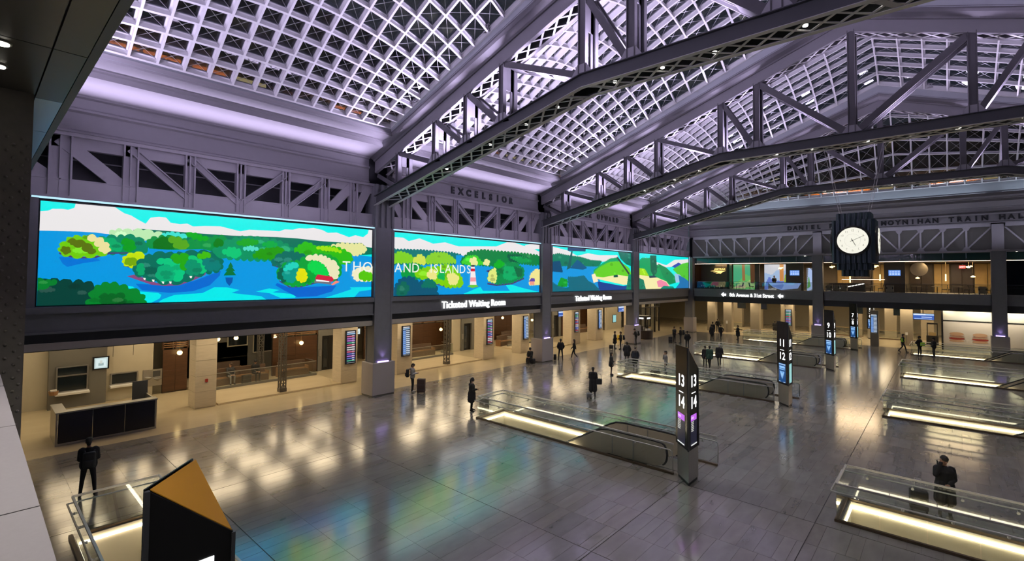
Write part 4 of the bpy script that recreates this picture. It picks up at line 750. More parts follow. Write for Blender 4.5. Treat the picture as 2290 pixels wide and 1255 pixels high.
# glowing lettering on the fascia
def glow_sign(name, lab, txt, size, mw, m='glow_white', bold=.007, sx=1.0):
    t = empty(name, lab, 'sign', None); lettering('glowing_letters', txt, size, mw, m, t, .04, bold, 'CENTER', sx); return t
glow_sign('waiting_room_sign', 'larger glowing white Ticketed Waiting Room lettering on fascia', 'Ticketed Waiting Room', .66, face_matrix((-.25, 24.05, 5.10), (0, 1, 0)), sx=.93)
glow_sign('waiting_room_sign', 'smaller looking white Ticketed Waiting Room lettering farther along', 'Ticketed Waiting Room', .66, face_matrix((-.25, 39.7, 5.10), (0, 1, 0)), sx=.95)
t = glow_sign('street_sign', 'glowing white street name lettering with arrows on end fascia', '8th Avenue & 31st Street', .62, face_matrix((7.05, YE, 5.02), (1, 0, 0)), sx=.74)
for xx in (3.85, 10.25):
    mb = MB(); mb.prism([(xx-.3, YE, 5.05), (xx, YE, 4.75), (xx, YE, 4.92), (xx+.3, YE, 4.92), (xx+.3, YE, 5.16), (xx, YE, 5.16), (xx, YE, 5.35)], (0, -.05, 0)); mb.build('arrow', 'glow_white', t)
# ================================================================== escalator wells, railings, escalators
def well(row, y, lab):
    x0, x1 = WELL_X[row]; y1 = y+WW
    t = empty('floor_well', 'cream lined escalator opening '+lab, None, None, kind='structure'); D = -3.6
    def put(nm, mb, mt): return mb.build(nm, mt, t)
    put('lining', MB().box(x0, x1, y1-.03, y1+.02, D, -.002), 'wall_cream'); put('lining', MB().box(x0, x1, y-.02, y+.03, D, -.002), 'wall_cream')
    put('lining', MB().box(x0-.02, x0+.03, y+.03, y1-.03, D, -.002), 'wall_cream'); put('lining', MB().box(x1-.03, x1+.02, y+.03, y1-.03, D, -.05), 'wall_grey')
    put('pit', MB().box(x0, x1, y, y1, D-.1, D), 'wall_grey')
    xe = x0+5.6
    put('light_strip', MB().box(x0+.04, xe, y1-.09, y1-.03, -.185, -.115), 'led_warm'); put('light_strip', MB().box(x0+.04, xe, y+.03, y+.07, -.18, -.12), 'led_warm'); put('light_strip', MB().box(x0+.03, x0+.07, y+.10, y1-.12, -.18, -.12), 'led_warm')
def railing(row, y, lab, plain=False):
    x0, x1 = WELL_X[row]; xn, xe = x1+1.12, x1+2.0
    t = empty('glass_railing', 'glass railing with steel handrails '+lab, 'railing', 'glass railings around the escalator openings', ((x0+xe)/2, y+WW/2, 0)); o = Matrix.Translation((-(x0+xe)/2, -y-WW/2, 0))
    def put(nm, mb, mt, **k): s = mb.build(nm, mt, t, **k); s.matrix_local = o; return s
    ya, yb = y-.05, y+WW+.05; xl = x0-.1
    mb = MB(); mb.box(xl-.05, xn, ya-.05, ya+.04, 0, .07); mb.box(xl-.05, xe, yb-.04, yb+.05, 0, .07); mb.box(xl-.05, xl+.04, ya, yb, 0, .07); put('base_shoe', mb, 'bronze')
    for yy, xr in ((ya, xn), (yb, xe)):
        n = 10; dx = (xr-xl)/n
        for i in range(n): put('glass_panel', MB().box(xl+dx*i+.008, xl+dx*(i+1)-.008, yy-.008, yy+.008, .06, 1.05), 'rail_glass')
    put('glass_panel', MB().box(xl-.008, xl+.008, ya+.02, yb-.02, .06, 1.05), 'rail_glass')
    for yy, xr in ((ya, xn), (yb, xe)): put('top_rail', MB().beam((xl, yy, 1.075), (xr, yy, 1.075), .05, .05), 'rail_steel')
    put('top_rail', MB().beam((xl, ya, 1.075), (xl, yb, 1.075), .05, .05), 'rail_steel')
    for yy, s, xr in ((ya, -1, xn), (yb, 1, xe)):
        dx = (xr-xl)/n; put('hand_rail', MB().tube([(xl-.12, yy+s*.09, .87), (xr-.1, yy+s*.09, .87), (xr-.02, yy+s*.09, .82), (xr, yy+s*.09, .7), (xr, yy+s*.05, .12)], .022, 8), 'rail_steel', smooth=True)
        for i in range(n): put('bracket', MB().tube([(xl+dx*(i+.5), yy, .80), (xl+dx*(i+.5), yy+s*.05, .80), (xl+dx*(i+.5), yy+s*.09, .86)], [.04, .03, .012], 8), 'rail_steel')
    put('hand_rail', MB().tube([(xl-.12, ya-.09, .87), (xl-.12, yb+.09, .87)], .022, 8), 'rail_steel')
esc_panel = None
def escalator(row, y, lab):
    x0, x1 = WELL_X[row]; dx = x1-16.1
    t = empty('escalator', 'escalator with steel balustrades and black handrails '+lab, 'escalator', 'escalators down to the platforms', (15.2+dx, y+WW/2, 0)); o = Matrix.Translation((-15.2, -y-WW/2, 0))
    def put(nm, mb, mt, **k): s = mb.build(nm, mt, t, **k); s.matrix_local = o; return s
    sl = math.tan(math.radians(30))
    arc = [(16.62+.20*math.cos(a), .50+.38*math.sin(a)) for a in [math.radians(d) for d in (90, 60, 30, 0, -30, -60, -85)]]
    top = [(9.2, .86-(14.0-9.2)*sl), (13.75, .70), (14.05, .83), (14.4, .88), (16.3, .88)]
    prof2 = top+arc+[(16.4, .02), (14.4, .0), (9.2, -.05-(14.2-9.2)*sl)]
    for yy in (y+.22, y+WW-.34):
        put('balustrade', MB().prism([(a, yy, b) for a, b in prof2], (0, .10, 0)), 'esc_panel')
        put('handrail', MB().tube([(a, yy+.05, b+.035) for a, b in top]+[(a+.03, yy+.05, b) for a, b in arc], .042, 8), 'dark', smooth=True)
        for xx in (14.6, 15.5): put('seam_cover', MB().box(xx-.02, xx+.02, yy-.006, yy+.106, .03, .86), 'stainless')
    put('landing_plate', MB().box(14.6, 17.6, y+.33, y+WW-.35, -.05, .012), 'stainless')
    mb = MB(); n = 13
    for i in range(n):
        xa = 14.6-i*.4; z = -.02-max(0, i-1)*.4*sl; mb.box(xa-.4, xa, y+.34, y+WW-.36, z-.3, z)
        if not i: continue
    put('step_band', mb, 'dark'); put('truss_cover', MB().prism([(14.8, y+.24, -.35), (9.2, y+.24, -.35-(14.2-9.2)*sl), (9.2, y+.24, -.9-(14.2-9.2)*sl), (14.8, y+.24, -.9)], (0, WW-.48, 0)), 'wall_grey')
wl = ['beneath the orange topped sign', 'left of the largest black sign, 13 and 14', 'left of the second black sign, 11 and 12', 'left of the third black sign, 9 and 10', 'left of the fourth black sign, 7 and 8', 'nearest in the right row, before the phoning man', 'second nearest in the right row', 'third nearest in the right row', 'farthest in the right row, beside the officers']
for (r, y), l in zip(WELLS, wl): well(r, y, l); railing(r, y, l); escalator(r, y, l)
# ================================================================== platform signs
KB = [(18.02, 1.37, '15', '16'), (18.02, 16.37, '13', '14'), (18.1, 30.12, '11', '12'), (18.15, 44.44, '9', '10'), (18.0, 59.2, '7', '8'), (18.25, 71.6, '5', '6')]
kl = ['triangular platform sign with an orange slanted top in the foreground', 'largest black triangular platform sign, reading 13 and 14', 'second largest black platform sign, reading 11 and 12', 'third black platform sign down the hall, reading 9 and 10', 'fourth black platform sign down the hall, reading 7 and 8', 'smallest looking black platform sign, reading 5 and 6']
def screen_quads(t, mw, w, h, kind):
    """backlit panel content as flat coloured shapes"""
    mb = MB(); z = 0
    def q(x0, x1, y0, y1, c):
        nonlocal z; z += .0015; mb.face([(x0*w, y0*h, z), (x1*w, y0*h, z), (x1*w, y1*h, z), (x0*w, y1*h, z)], 0, c)
    def tri(a, b, c, colr):
        nonlocal z; z += .0015; mb.face([(p[0]*w, p[1]*h, z) for p in (a, b, c)], 0, colr)
    if kind == 'blue':
        q(0, 1, 0, 1, (.004, .055, .20)); q(.05, .95, .92, .97, (.45, .65, .9)); q(.1, .9, .74, .86, (.25, .5, .85)); q(.1, .9, .66, .71, (.2, .45, .8))
        tri((.15, .58), (.5, .12), (.85, .58), (.16, .40, .78)); tri((.3, .50), (.5, .22), (.7, .50), (.35, .6, .95)); q(.47, .53, .10, .62, (.004, .055, .20)); q(.05, .3, .02, .045, (.6, .75, .9)); q(.7, .95, .02, .045, (.6, .75, .9))
    elif kind == 'violet':
        q(0, 1, 0, 1, (.006, .007, .02)); q(.05, .95, .80, 1.0, (.50, .12, .75)); q(.1, .5, .86, .94, (.75, .45, .9))
        for i in range(6): q(.08, .50-.03*(i % 3), .75-i*.055, .78-i*.055, (.55, .55, .5))
        q(.05, .95, .02, .06, (.75, .75, .75))
    elif kind == 'cyan': q(0, 1, 0, 1, (.22, .48, .50)); q(.08, .92, .05, .95, (.26, .55, .55))
    elif kind == 'board_blue' or kind == 'board_red':
        q(0, 1, 0, 1, (.006, .008, .02)); q(.08, .92, .945, .985, (.5, .5, .52)); q(.05, .95, .89, .93, (.25, .42, .62))
        n = 12
        for i in range(n):
            y = .86-i*.068
            if kind == 'board_blue': q(.06, .42, y-.05, y, (.12, .26, .62)); q(.45, .95, y-.028, y, (.55, .62, .72)); q(.06, .95, y-.058, y-.05, (.35, .5, .7))
            else: q(.06, .92, y-.045, y-.005, random.choice(((.45, .04, .06), (.5, .10, .18), (.10, .13, .42), (.35, .12, .45), (.55, .5, .5), (.06, .32, .2)))); q(.6, .85, y-.02, y, (.6, .55, .55))
        q(.1, .9, .015, .03, (.3, .3, .3))
    elif kind == 'ad_blue': q(0, 1, 0, 1, (.10, .42, .62)); tri((.25, .55), (.5, .2), (.75, .55), (.45, .7, .8)); q(.3, .7, .58, .66, (.05, .25, .5)); q(.1, .9, .9, .95, (.5, .75, .85))
    elif kind == 'wide_blue':
        q(0, 1, 0, 1, (.03, .10, .42)); q(0, 1, .72, 1, (.35, .5, .75)); q(.05, .6, .78, .92, (.75, .8, .9)); q(.4, .9, .35, .5, (.5, .6, .85)); q(.05, .9, .08, .18, (.45, .6, .9))
    elif kind == 'lounge':
        q(0, 1, 0, 1, (.12, .28, .75)); 
        for i in range(4): q(.08+.23*i, .25+.23*i, .15, .45, (.45, .6, .95)); q(.08+.23*i, .25+.23*i, .55, .85, (.35, .5, .9))
    elif kind == 'photo': q(0, 1, 0, 1, (.5, .62, .62)); q(.12, .88, .12, .88, (.62, .74, .74)); q(.3, .7, .25, .5, (.3, .4, .4)); q(.4, .6, .45, .75, (.55, .6, .55))
    s = place(mb.mesh('display', 'picture'), 'display', t, mw); return s
for i, (bx, by, n1, n2) in enumerate(KB):
    t = empty('platform_sign', kl[i], 'platform sign', 'platform signs', (bx, by, 0)); A2, B2, C2 = (-.66, .63), (0, 0), (0, .87)
    hA = hB = 4.63; hC = 3.87
    def tri_prism(mb, z0, zs, ins=0):
        c = Vector((sum(p[0] for p in (A2, B2, C2))/3, sum(p[1] for p in (A2, B2, C2))/3)); P = [c+(Vector(p)-c)*(1-ins) for p in (A2, B2, C2)]
        n = len(mb.v); mb.v += [(p.x, p.y, z0) for p in P]+[(p.x, p.y, z) for p, z in zip(P, zs)]
        for f in ((2, 1, 0), (3, 4, 5), (0, 1, 4, 3), (1, 2, 5, 4), (2, 0, 3, 5)): mb.f.append(tuple(n+j for j in f)); mb.mi.append(0); mb.c.append(None)
    mb = MB(); tri_prism(mb, .10, (1.16, 1.16, 1.16), .02); mb.build('base_cladding', 'stainless', t)
    mb = MB(); tri_prism(mb, 0, (.10, .10, .10), .10); mb.build('plinth', 'dark', t)
    mb = MB(); tri_prism(mb, 1.16, (hA, hB, hC)); mb.build('black_body', 'kiosk_black', t)
    mb = MB(); tri_prism(mb, 4.0, (hA+.012, hB+.012, hC+.012), .04); mb.v = [(a, b, z if z > 4.1 or True else z) for a, b, z in mb.v]
    top = MB(); cc = Vector((-.22, .5)); P = [cc+(Vector(p)-cc)*.96 for p in (A2, B2, C2)]; top.prism([(P[0].x, P[0].y, hA+.002), (P[1].x, P[1].y, hB+.002), (P[2].x, P[2].y, hC+.02)], (0, 0, .012)); top.build('slanted_top', 'orange', t)
    xA = Vector((.66, -.63, 0)).normalized(); nA = Vector((-.69, -.723, 0)); mid = Vector((-.33, .315, 0))
    gp = MB(); e = [Vector((*A2, 0))+nA*.03, Vector((*B2, 0))+nA*.03]; gp.prism([e[0]+Vector((0, 0, 1.2)), e[1]+Vector((0, 0, 1.2)), e[1]+Vector((0, 0, hB+.02)), e[0]+Vector((0, 0, hA+.02))], nA*.02); gp.build('face_plate', 'kiosk_glass', t)
    mb = MB(); mb.beam((0-.004, -.008, 1.16), (0-.004, -.008, hB), .05, .05); mb.build('corner_post', 'kiosk_edge', t); mb = MB(); mb.beam((.0, .87, 1.16), (.0, .87, hC), .04, .04); mb.build('corner_post', 'kiosk_edge', t)
    f1 = lambda u, z: face_matrix(mid+nA*.053+xA*u+Vector((0, 0, z)), xA); f2 = lambda u, z: face_matrix((.006, .435+u, z), (0, 1, 0))
    for f in (f1, f2):
        lettering('numeral', n1, .56, f(0, 3.45), 'glow_white', t, .004, .008, sx=.95); lettering('numeral', n2, .56, f(0, 2.72), 'glow_white', t, .004, .008, sx=.95)
        place(MB().box(-.17, .17, -.015, .015, 0, .004).mesh('divider', 'glow_white'), 'divider', t, f(0, 3.07))
    screen_quads(t, f1(-.30, 1.28), .60, 1.05, 'violet' if i == 1 else 'blue'); screen_quads(t, f2(-.28, 1.28), .56, 1.05, 'violet' if i == 1 else 'cyan')
# ================================================================== hanging clock
clk = empty('hanging_clock', 'four sided dark fluted clock hanging over the hall', 'clock', None, (20.95, 32.2, 9.1))
def fluted(mb, hw, z0, z1, n=7):
    w = 2*hw/n
    mb.box(-hw+.05, hw-.05, -hw+.05, hw-.05, z0, z1)
    for i in range(n):
        c = -hw+w*(i+.5)
        for k in range(4):
            R = Matrix.Rotation(math.pi/2*k, 4, 'Z'); pts = [R @ Vector(p) for p in ((c-w*.46, -hw+.09, z0), (c-w*.30, -hw-.03, z0), (c-w*.12, -hw-.03, z0), (c+w*.40, -hw+.09, z0))]
            mb.prism(pts, (0, 0, z1-z0))
for nm, hw, z0, z1, n in (('upper_tier', .74, 1.12, 1.5, 6), ('body', .92, -1.2, 1.12, 8), ('lower_tier', .74, -1.55, -1.2, 6), ('bottom_tier', .55, -1.9, -1.55, 5)):
    mb = MB(); fluted(mb, hw, z0, z1, n); mb.build(nm, 'clock_metal', clk)
for k in range(4):
    R = Matrix.Rotation(math.pi/2*k, 4, 'Z'); a0 = R @ Matrix.Translation((0, -1.0, 0)) @ Matrix.Rotation(math.pi/2, 4, 'X')
    s = place(MB().lathe([(.80, -.1), (.80, .02), (.72, .05), (.68, .03)], n=40).mesh('rim', 'dark'), 'bezel', clk, a0)
    d = place(MB().lathe([(.69, -.02), (.69, .045)], n=40).mesh('dial', 'clock_face'), 'dial', clk, a0)
    for h in range(1, 13):
        an = math.radians(90-30*h); x, y = .53*math.cos(an), .53*math.sin(an); me = text_mesh(str(h), .15, .003).copy(); me.materials.clear(); me.materials.append(MATS['clock_ink']); place(me, 'numeral', d, Matrix.Translation((x, y, .047)))
    ring = MB()
    for j in range(36):
        a1, a2 = 2*math.pi*j/36, 2*math.pi*(j+1)/36; ring.face([(.36*math.cos(a1), .36*math.sin(a1), .047), (.36*math.cos(a2), .36*math.sin(a2), .047), (.345*math.cos(a2), .345*math.sin(a2), .047), (.345*math.cos(a1), .345*math.sin(a1), .047)])
    place(ring.mesh('ring', 'clock_ring'), 'minute_ring', d)
    for L, an, w in ((.56, 26, .016), (.30, -64, .024)):
        an = math.radians(an); dv = Vector((math.cos(an), math.sin(an), 0)); place(MB().beam(Vector((0, 0, .055))-dv*.12, Vector((0, 0, .055))+dv*L, w, .008).mesh('hand', 'dark'), 'hand', d)
    place(MB().lathe([(.03, .045), (.03, .065)], n=10).mesh('hub', 'dark'), 'hub', d)
for sx in (-1, 1):
    for dy in (-.5, .5):
        MB().beam((sx*.62, dy, 1.5), (sx*1.35, dy, 5.35), .02, .02).build('cable', 'stainless', clk)
for nm, c in (('print_bread', (.62, .38, .22)), ('print_tomato', (.40, .05, .03)), ('print_lettuce', (.55, .45, .3)), ('print_meat', (.45, .22, .14)), ('hoarding', (.72, .66, .56)), ('shop_header', (.55, .56, .50)), ('sign_yellow', (.65, .45, .03)), ('pale_stone2', (.6, .5, .34))): mat(nm, c, .5)
mat('lattice_steel', (.085, .075, .062), .45); mat('alarm_red', (.35, .03, .02), .4); mat('pale_stone', (.60, .50, .34), .22, 0, 1.2, .12, stretch=(1, .3, 1)); mat('pier_taupe', (.30, .255, .185), .5, 0, 2, .1, stretch=(1, 1, 5))
# ================================================================== long concourse behind the columns
mat('bench_dark', (.035, .022, .014), .4, 0, 3, .3)
mat('skin_desk', (.35, .2, .13), .6)
PIERS = [(7.98, 8.97, None, 'plain travertine pier with a small red alarm box'), (16.15, 17.30, 'board_red', 'travertine pier beside the first steel column, with colourful board'), (20.45, 21.75, 'board_blue', 'travertine pier with a tall blue board behind the traveller with a suitcase'), (29.1, 30.4, 'board_red', 'travertine pier with a pink and white board right of a lift'), (33.95, 35.15, 'board_blue', 'travertine pier with a blue board next to the second steel column'), (42.1, 43.7, 'board_red', 'travertine pier with a red and white board behind the walking woman'), (46.8, 48.3, 'board_blue', 'travertine pier with a blue board before the third steel column'), (55.2, 56.5, None, 'plain travertine pier behind the snack counter')]
for (a, b, bd, lab) in PIERS:
    t = empty('stone_pier', lab, 'pier', 'travertine piers along the concourse', (-5.0, (a+b)/2, 0)); o = Matrix.Translation((5.0, -(a+b)/2, 0)); n = 5
    for i in range(n):
        s = MB().box(-5.6, -4.5, a, b, .06+i*.81+.006, .06+(i+1)*.81-.006).build('stone_block', 'travertine', t); s.matrix_local = o
    s = MB().box(-5.58, -4.52, a+.02, b-.02, 0, 4.11).build('core', 'travertine', t); s.matrix_local = o
    if bd is None and a < 10: s = MB().box(-4.5, -4.46, a+.45, a+.58, 1.35, 1.52).build('alarm_box', 'alarm_red', t); s.matrix_local = o
    if bd:
        w = .66; ym = (a+b)/2+.05
        d = empty('departures_board', {'board_red': 'tall lit departures board with red and pink rows', 'board_blue': 'tall lit departures board with blue and white rows'}[bd]+' on the '+{16.15: 'pier beside the first column', 20.45: 'pier behind the traveller', 29.1: 'pier right of the lift', 33.95: 'pier by the second column', 42.1: 'pier behind the walking woman', 46.8: 'pier by the third column'}[a], 'screen', 'departures boards on the piers', (-4.47, ym, 1.3))
        MB().box(0, .05, -w/2-.04, w/2+.04, -.04, 2.14).build('frame', 'dark', d); screen_quads(d, Matrix.Translation((.052, -w/2, 0)) @ face_matrix((0, 0, 0), (0, 1, 0)), w, 2.1, bd)
def lattice(y, lab):
    t = empty('lattice_column', lab, 'column', 'riveted lattice columns in the waiting area', (-4.9, y, 0))
    for sx in (-1, 1):
        for sy in (-1, 1): MB().box(sx*.15-.03, sx*.15+.03, sy*.15-.03, sy*.15+.03, 0, 4.11).build('corner_angle', 'lattice_steel', t)
    for i in range(11):
        z = .35+i*.34
        for s in (-1, 1):
            MB().beam((.17, -.15*s, z), (.17, .15*s, z+.34), .05, .012, (1, 0, 0)).build('lacing_bar', 'lattice_steel', t)
            MB().beam((-.15*s, -.17, z), (.15*s, -.17, z+.34), .05, .012, (0, 1, 0)).build('lacing_bar', 'lattice_steel', t)
    MB().prism([(-.32, -.32, 0), (.32, -.32, 0), (.32, .32, 0), (-.32, .32, 0)], (0, 0, .06)).build('base_plate', 'lattice_steel', t)
    MB().box(-.20, .20, -.20, .20, .06, .32).build('base_collar', 'lattice_steel', t)
lattice(12.6, 'brown lattice steel column in front of the bench sitters'); lattice(25.4, 'brown lattice steel column left of the first lift doors'); lattice(38.4, 'brown lattice steel column right of the second steel column'); 
for (xx, yy, l) in ((-10.3, 13.4, 'lattice column standing behind the bench sitters'), (-10.5, 33.0, 'lattice column beside a pendant globe deep in the waiting room')):
    lattice(yy, l); o = [q for q in COL.objects if q.name.startswith('lattice_column')][-1]
    for q in COL.objects:
        if q.get('label') == l: q.location.x = xx
# raised pale slabs of the waiting areas, rails
def waiting(y0, y1, lab, pan):
    t = empty('floor_platform', 'pale raised stone floor of the waiting room '+lab, None, None, kind='structure')
    MB().box(-13.5, -4.55, y0, y1, 0, .10).build('slab', 'pale_stone', t)
    r = empty('waiting_rail', 'low glass rail of the waiting room '+lab, 'railing', 'waiting room rails', (-8.1, (y0+y1)/2, .10)); o = Matrix.Translation((8.1, -(y0+y1)/2, -.10))
    def put(nm, mb, mt): s = mb.build(nm, mt, r); s.matrix_local = o
    put('base_shoe', MB().box(-8.16, -8.04, y0+.8, y1-.1, .10, .24), 'wall_grey'); put('base_shoe', MB().box(-9.6, -8.16, y1-.22, y1-.1, .10, .24), 'wall_grey')
    n = 4
    for i in range(n): put('glass_panel', MB().box(-8.11, -8.09, y0+.8+(y1-y0-.9)*i/n+.01, y0+.8+(y1-y0-.9)*(i+1)/n-.01, .24, 1.05), 'rail_glass')
    put('glass_panel', MB().box(-9.6, -8.12, y1-.17, y1-.15, .24, 1.05), 'rail_glass'); put('top_rail', MB().beam((-8.1, y0+.8, 1.07), (-8.1, y1-.12, 1.07), .05, .04), 'stainless'); put('top_rail', MB().beam((-9.6, y1-.16, 1.07), (-8.08, y1-.16, 1.07), .05, .04), 'stainless')
waiting(9.1, 16.4, 'left of the first steel column', 0); waiting(21.9, 29.0, 'between the blue board and the pink board', 1); waiting(35.3, 42.0, 'right of the second steel column', 2)
# wood clad rooms behind
def woodwall(x0, x1, y0, y1, lab, h=2.45, slats=True):
    t = empty('wood_partition', lab, 'partition', 'wood panelled partitions', ((x0+x1)/2, (y0+y1)/2, 0)); o = Matrix.Translation((-(x0+x1)/2, -(y0+y1)/2, 0)); along = 'y' if y1-y0 > x1-x0 else 'x'
    L = (y1-y0) if along == 'y' else (x1-x0); n = max(2, int(L/1.5))
    for i in range(n):
        for j in range(2):
            a, b = L*i/n+.005, L*(i+1)/n-.005; z0, z1 = .08+j*h/2+.004, .08+(j+1)*h/2-.004
            mb = MB().box(x0, x1, y0+a, y0+b, z0, z1) if along == 'y' else MB().box(x0+a, x0+b, y0, y1, z0, z1)
            s = mb.build('panel', 'wood', t); s.matrix_local = o
    s = (MB().box(x0+.02, x1-.02, y0, y1, 0, .08+h)).build('plinth', 'bench_dark', t); s.matrix_local = o
    if slats:
        for i in range(9):
            z = .2+h+i*.115; mb = MB().box(x0, x1, y0, y1, z, z+.05); s = mb.build('slat', 'wood_light', t); s.matrix_local = o
        for i in range(n+1):
            mb = MB().box(x0-.02, x1+.02, y0+L*i/n-.03, y0+L*i/n+.03, .1+h, 4.1) if along == 'y' else MB().box(x0+L*i/n-.03, x0+L*i/n+.03, y0-.02, y1+.02, .1+h, 4.1)
            s = mb.build('post', 'wood', t); s.matrix_local = o
woodwall(-10.0, -9.8, 7.75, 9.0, 'wood panelled partition beside the drinking fountains'); woodwall(-9.95, -9.75, 14.0, 17.15, 'tall wood panelled partition left of the first lift', 2.6); woodwall(-13.3, -13.1, 9.6, 13.6, 'wood panelled wall deep behind the benches', 2.2, False)
woodwall(-11.6, -11.4, 22.0, 31.2, 'broad wood panelled wall under a hanging lamp', 2.55); woodwall(-12.6, -12.4, 37.0, 42.6, 'wood panelled wall behind the pink board', 2.9, False); woodwall(-9.9, -9.7, 47.55, 49.4, 'reddish wood partition under the blue direction sign', 2.9, False); woodwall(-12.7, -12.5, 54.5, 59.5, 'dark wood wall behind the white advert screen', 2.6, False)
for y0, y1, z0, z1, l in ((12.3, 13.5, 2.0, 3.3, 'dark window with a pale frame above the first bench room'), (14.0, 15.6, 1.4, 3.4, 'dark blue window left of the wood partition')):
    t = empty('window_3' if y0 < 13 else 'window_4', l, None, None, (-13.1, (y0+y1)/2, z0), 0, 'structure'); w = (y1-y0)/2; MB().box(0, .04, -w, w, 0, z1-z0).build('pane', 'dark_glass', t); MB().box(0, .07, -w-.07, w+.07, -.07, 0).box(0, .07, -w-.07, w+.07, z1-z0, z1-z0+.07).box(0, .07, -w-.07, -w, 0, z1-z0).box(0, .07, w, w+.07, 0, z1-z0).build('frame', 'wall_cream', t)
structure(MB().box(-13.4, -13.1, 9.0, 16.0, 0, 4.1).build('wall_waiting', 'wall_grey'), 'grey brown rear wall of the first waiting room')
def bench(x, y, rz, L, lab, z=.10):
    t = empty('waiting_bench', lab, 'bench', 'curved wooden waiting benches', (x, y, z), rz); n = 9
    mb = MB(); sec = [(-.32, .0), (-.30, .40), (-.02, .42), (.18, .46), (.26, .95), (.34, .98), (.36, .0)]
    for i in range(n):
        u0, u1 = -L/2+L*i/n, -L/2+L*(i+1)/n; f = lambda u: .18*(2*u/L)**2
        A = [(u0, p-f(u0), q) for p, q in sec]; B = [(u1, p-f(u1), q) for p, q in sec]
        for j in range(len(sec)): mb.face([A[j], B[j], B[(j+1) % len(sec)], A[(j+1) % len(sec)]])
        if i == 0: mb.face(A)
        if i == n-1: mb.face(B[::-1])
    mb.build('bench_shell', 'bench_wood', t)
    for u in (-L/2, L/2): MB().box(u-.04, u+.04, -.45, .22, .0, .62).build('arm_end', 'wood_light', t)
    s = MB().box(-L/2+.05, L/2-.05, -.22, .14, .40, .46); s.build('seat_slats', 'wood_light', t)
bench(-9.35, 11.6, math.pi/2, 3.6, 'long wooden bench with two people seated behind the glass rail'); bench(-9.25, 15.1, math.pi/2, 1.9, 'wooden bench against the panelled partition left of the lift'); bench(-11.9, 11.4, math.pi/2, 2.6, 'wooden bench deeper in the first waiting room')
bench(-9.6, 25.2, math.pi/2, 5.0, 'long wooden bench under the broad panelled wall'); bench(-8.9, 37.0, math.pi/2, 3.0, 'wooden bench between the pink and blue boards'); bench(-11.3, 40.0, math.pi/2, 2.6, 'wooden bench under the wood wall behind the pink board'); bench(-10.5, 52.6, math.pi/2, 3.0, 'wooden bench below the dark screen wall', 0)
def globe(x, y, z, lab):
    t = empty('globe_lamp', lab, 'lamp', 'warm globe lamps in the waiting rooms', (x, y, z)); prof = [(.01, -.14)]+[(.14*math.sin(a), -.14*math.cos(a)) for a in [math.pi*i/8 for i in range(1, 8)]]+[(.01, .14)]
    MB().lathe(prof, n=14).build('globe', 'lamp_warm', t, True); MB().tube([(0, 0, .13), (0, 0, 4.1-z)], .012, 6).build('stem', 'brass', t); MB().lathe([(.06, .12), (.05, .18)], n=10).build('gallery', 'brass', t)
G = [((402, 789), -9.4, 'globe lamp by the wood partition left of the plain pier'), ((487, 759), -10.5, 'globe lamp hanging right of the plain pier'), ((528, 756), -11, 'globe lamp above the dark window of the waiting room'), ((614, 753), -10.5, 'globe lamp left of the front lattice column'), ((674, 767), -9.5, 'globe lamp right of the front lattice column'), ((986, 737), -9.4, 'globe lamp left of the second lattice column'), ((1124, 711), -10.5, 'globe lamp above the white kiosk screen'), ((1190, 716), -9.5, 'globe lamp beside the second steel column')]
def ray_x(px, x):
    d = _r2*((px[0]-CX)/F)-_u2*((px[1]-CY)/F)+_f; return CAM+d*((x-CAM.x)/d.x)
def ray_y(px, y):
    d = _r2*((px[0]-CX)/F)-_u2*((px[1]-CY)/F)+_f; return CAM+d*((y-CAM.y)/d.y)
for q, x, l in G:
    p = ray_x(q, x); globe(p.x, p.y, p.z, l)
# lifts
def lift(y0, y1, x, lab):
    t = empty('lift_doors', lab, 'lift', 'lifts off the concourse', (x, (y0+y1)/2, 0)); o = Matrix.Translation((-x, -(y0+y1)/2, 0))
    def put(nm, mb, mt): s = mb.build(nm, mt, t); s.matrix_local = o
    put('surround', MB().box(x-.4, x, y0-.3, y1+.35, 2.55, 4.1).box(x-.4, x, y0-.3, y0, 0, 2.55).box(x-.4, x, y1, y1+.35, 0, 2.55), 'wall_grey')
    ym = (y0+y1)/2; put('door', MB().box(x-.25, x-.2, y0, ym-.01, 0, 2.55), 'dark'); put('door', MB().box(x-.25, x-.2, ym+.01, y1, 0, 2.55), 'dark'); put('glass_strip', MB().box(x-.19, x-.18, y0+.2, y0+.5, .2, 2.3), 'dark_glass')
    put('call_plate', MB().box(x, x+.03, y0-.22, y0-.10, 1.1, 1.6), 'stainless')
lift(17.5, 18.75, -9.7, 'dark lift doors with a grey surround right of a wood partition'); lift(31.5, 32.5, -9.5, 'dark lift doors left of the small blue poster'); lift(46.0, 47.05, -9.7, 'dark lift doors beyond the second steel column'); lift(61.7, 63.0, -9.5, 'dark doorway right of the cyan poster')
for (y0, y1, x) in ((19.15, 20.4, -9.7), (32.9, 34.7, -9.6), (30.2, 31.15, -9.6), (57.3, 61.35, -9.4)):
    structure(MB().box(x-.2, x, y0, y1, 0, 4.1).build('wall_service', 'wall_cream'), 'cream wall stretch between lifts and waiting rooms')
def poster(q0, q1, x, kind, lab, cat='screen', name='poster_screen'):
    a, b = ray_x(q0, x), ray_x(q1, x); w, h = b.y-a.y, a.z-b.z
    t = empty(name, lab, cat, None, (x, a.y, b.z)); MB().box(-.02, .05, -.05, w+.05, -.05, h+.05).build('frame', 'dark', t); screen_quads(t, Matrix.Translation((.053, 0, 0)) @ face_matrix((0, 0, 0), (0, 1, 0)), w, h, kind)
poster((1062, 737), (1071, 759), -9.595, 'ad_blue', 'small bright blue poster screen right of a lift'); poster((1370, 705), (1377, 720), -9.395, 'cyan', 'small cyan poster screen left of the third steel column')
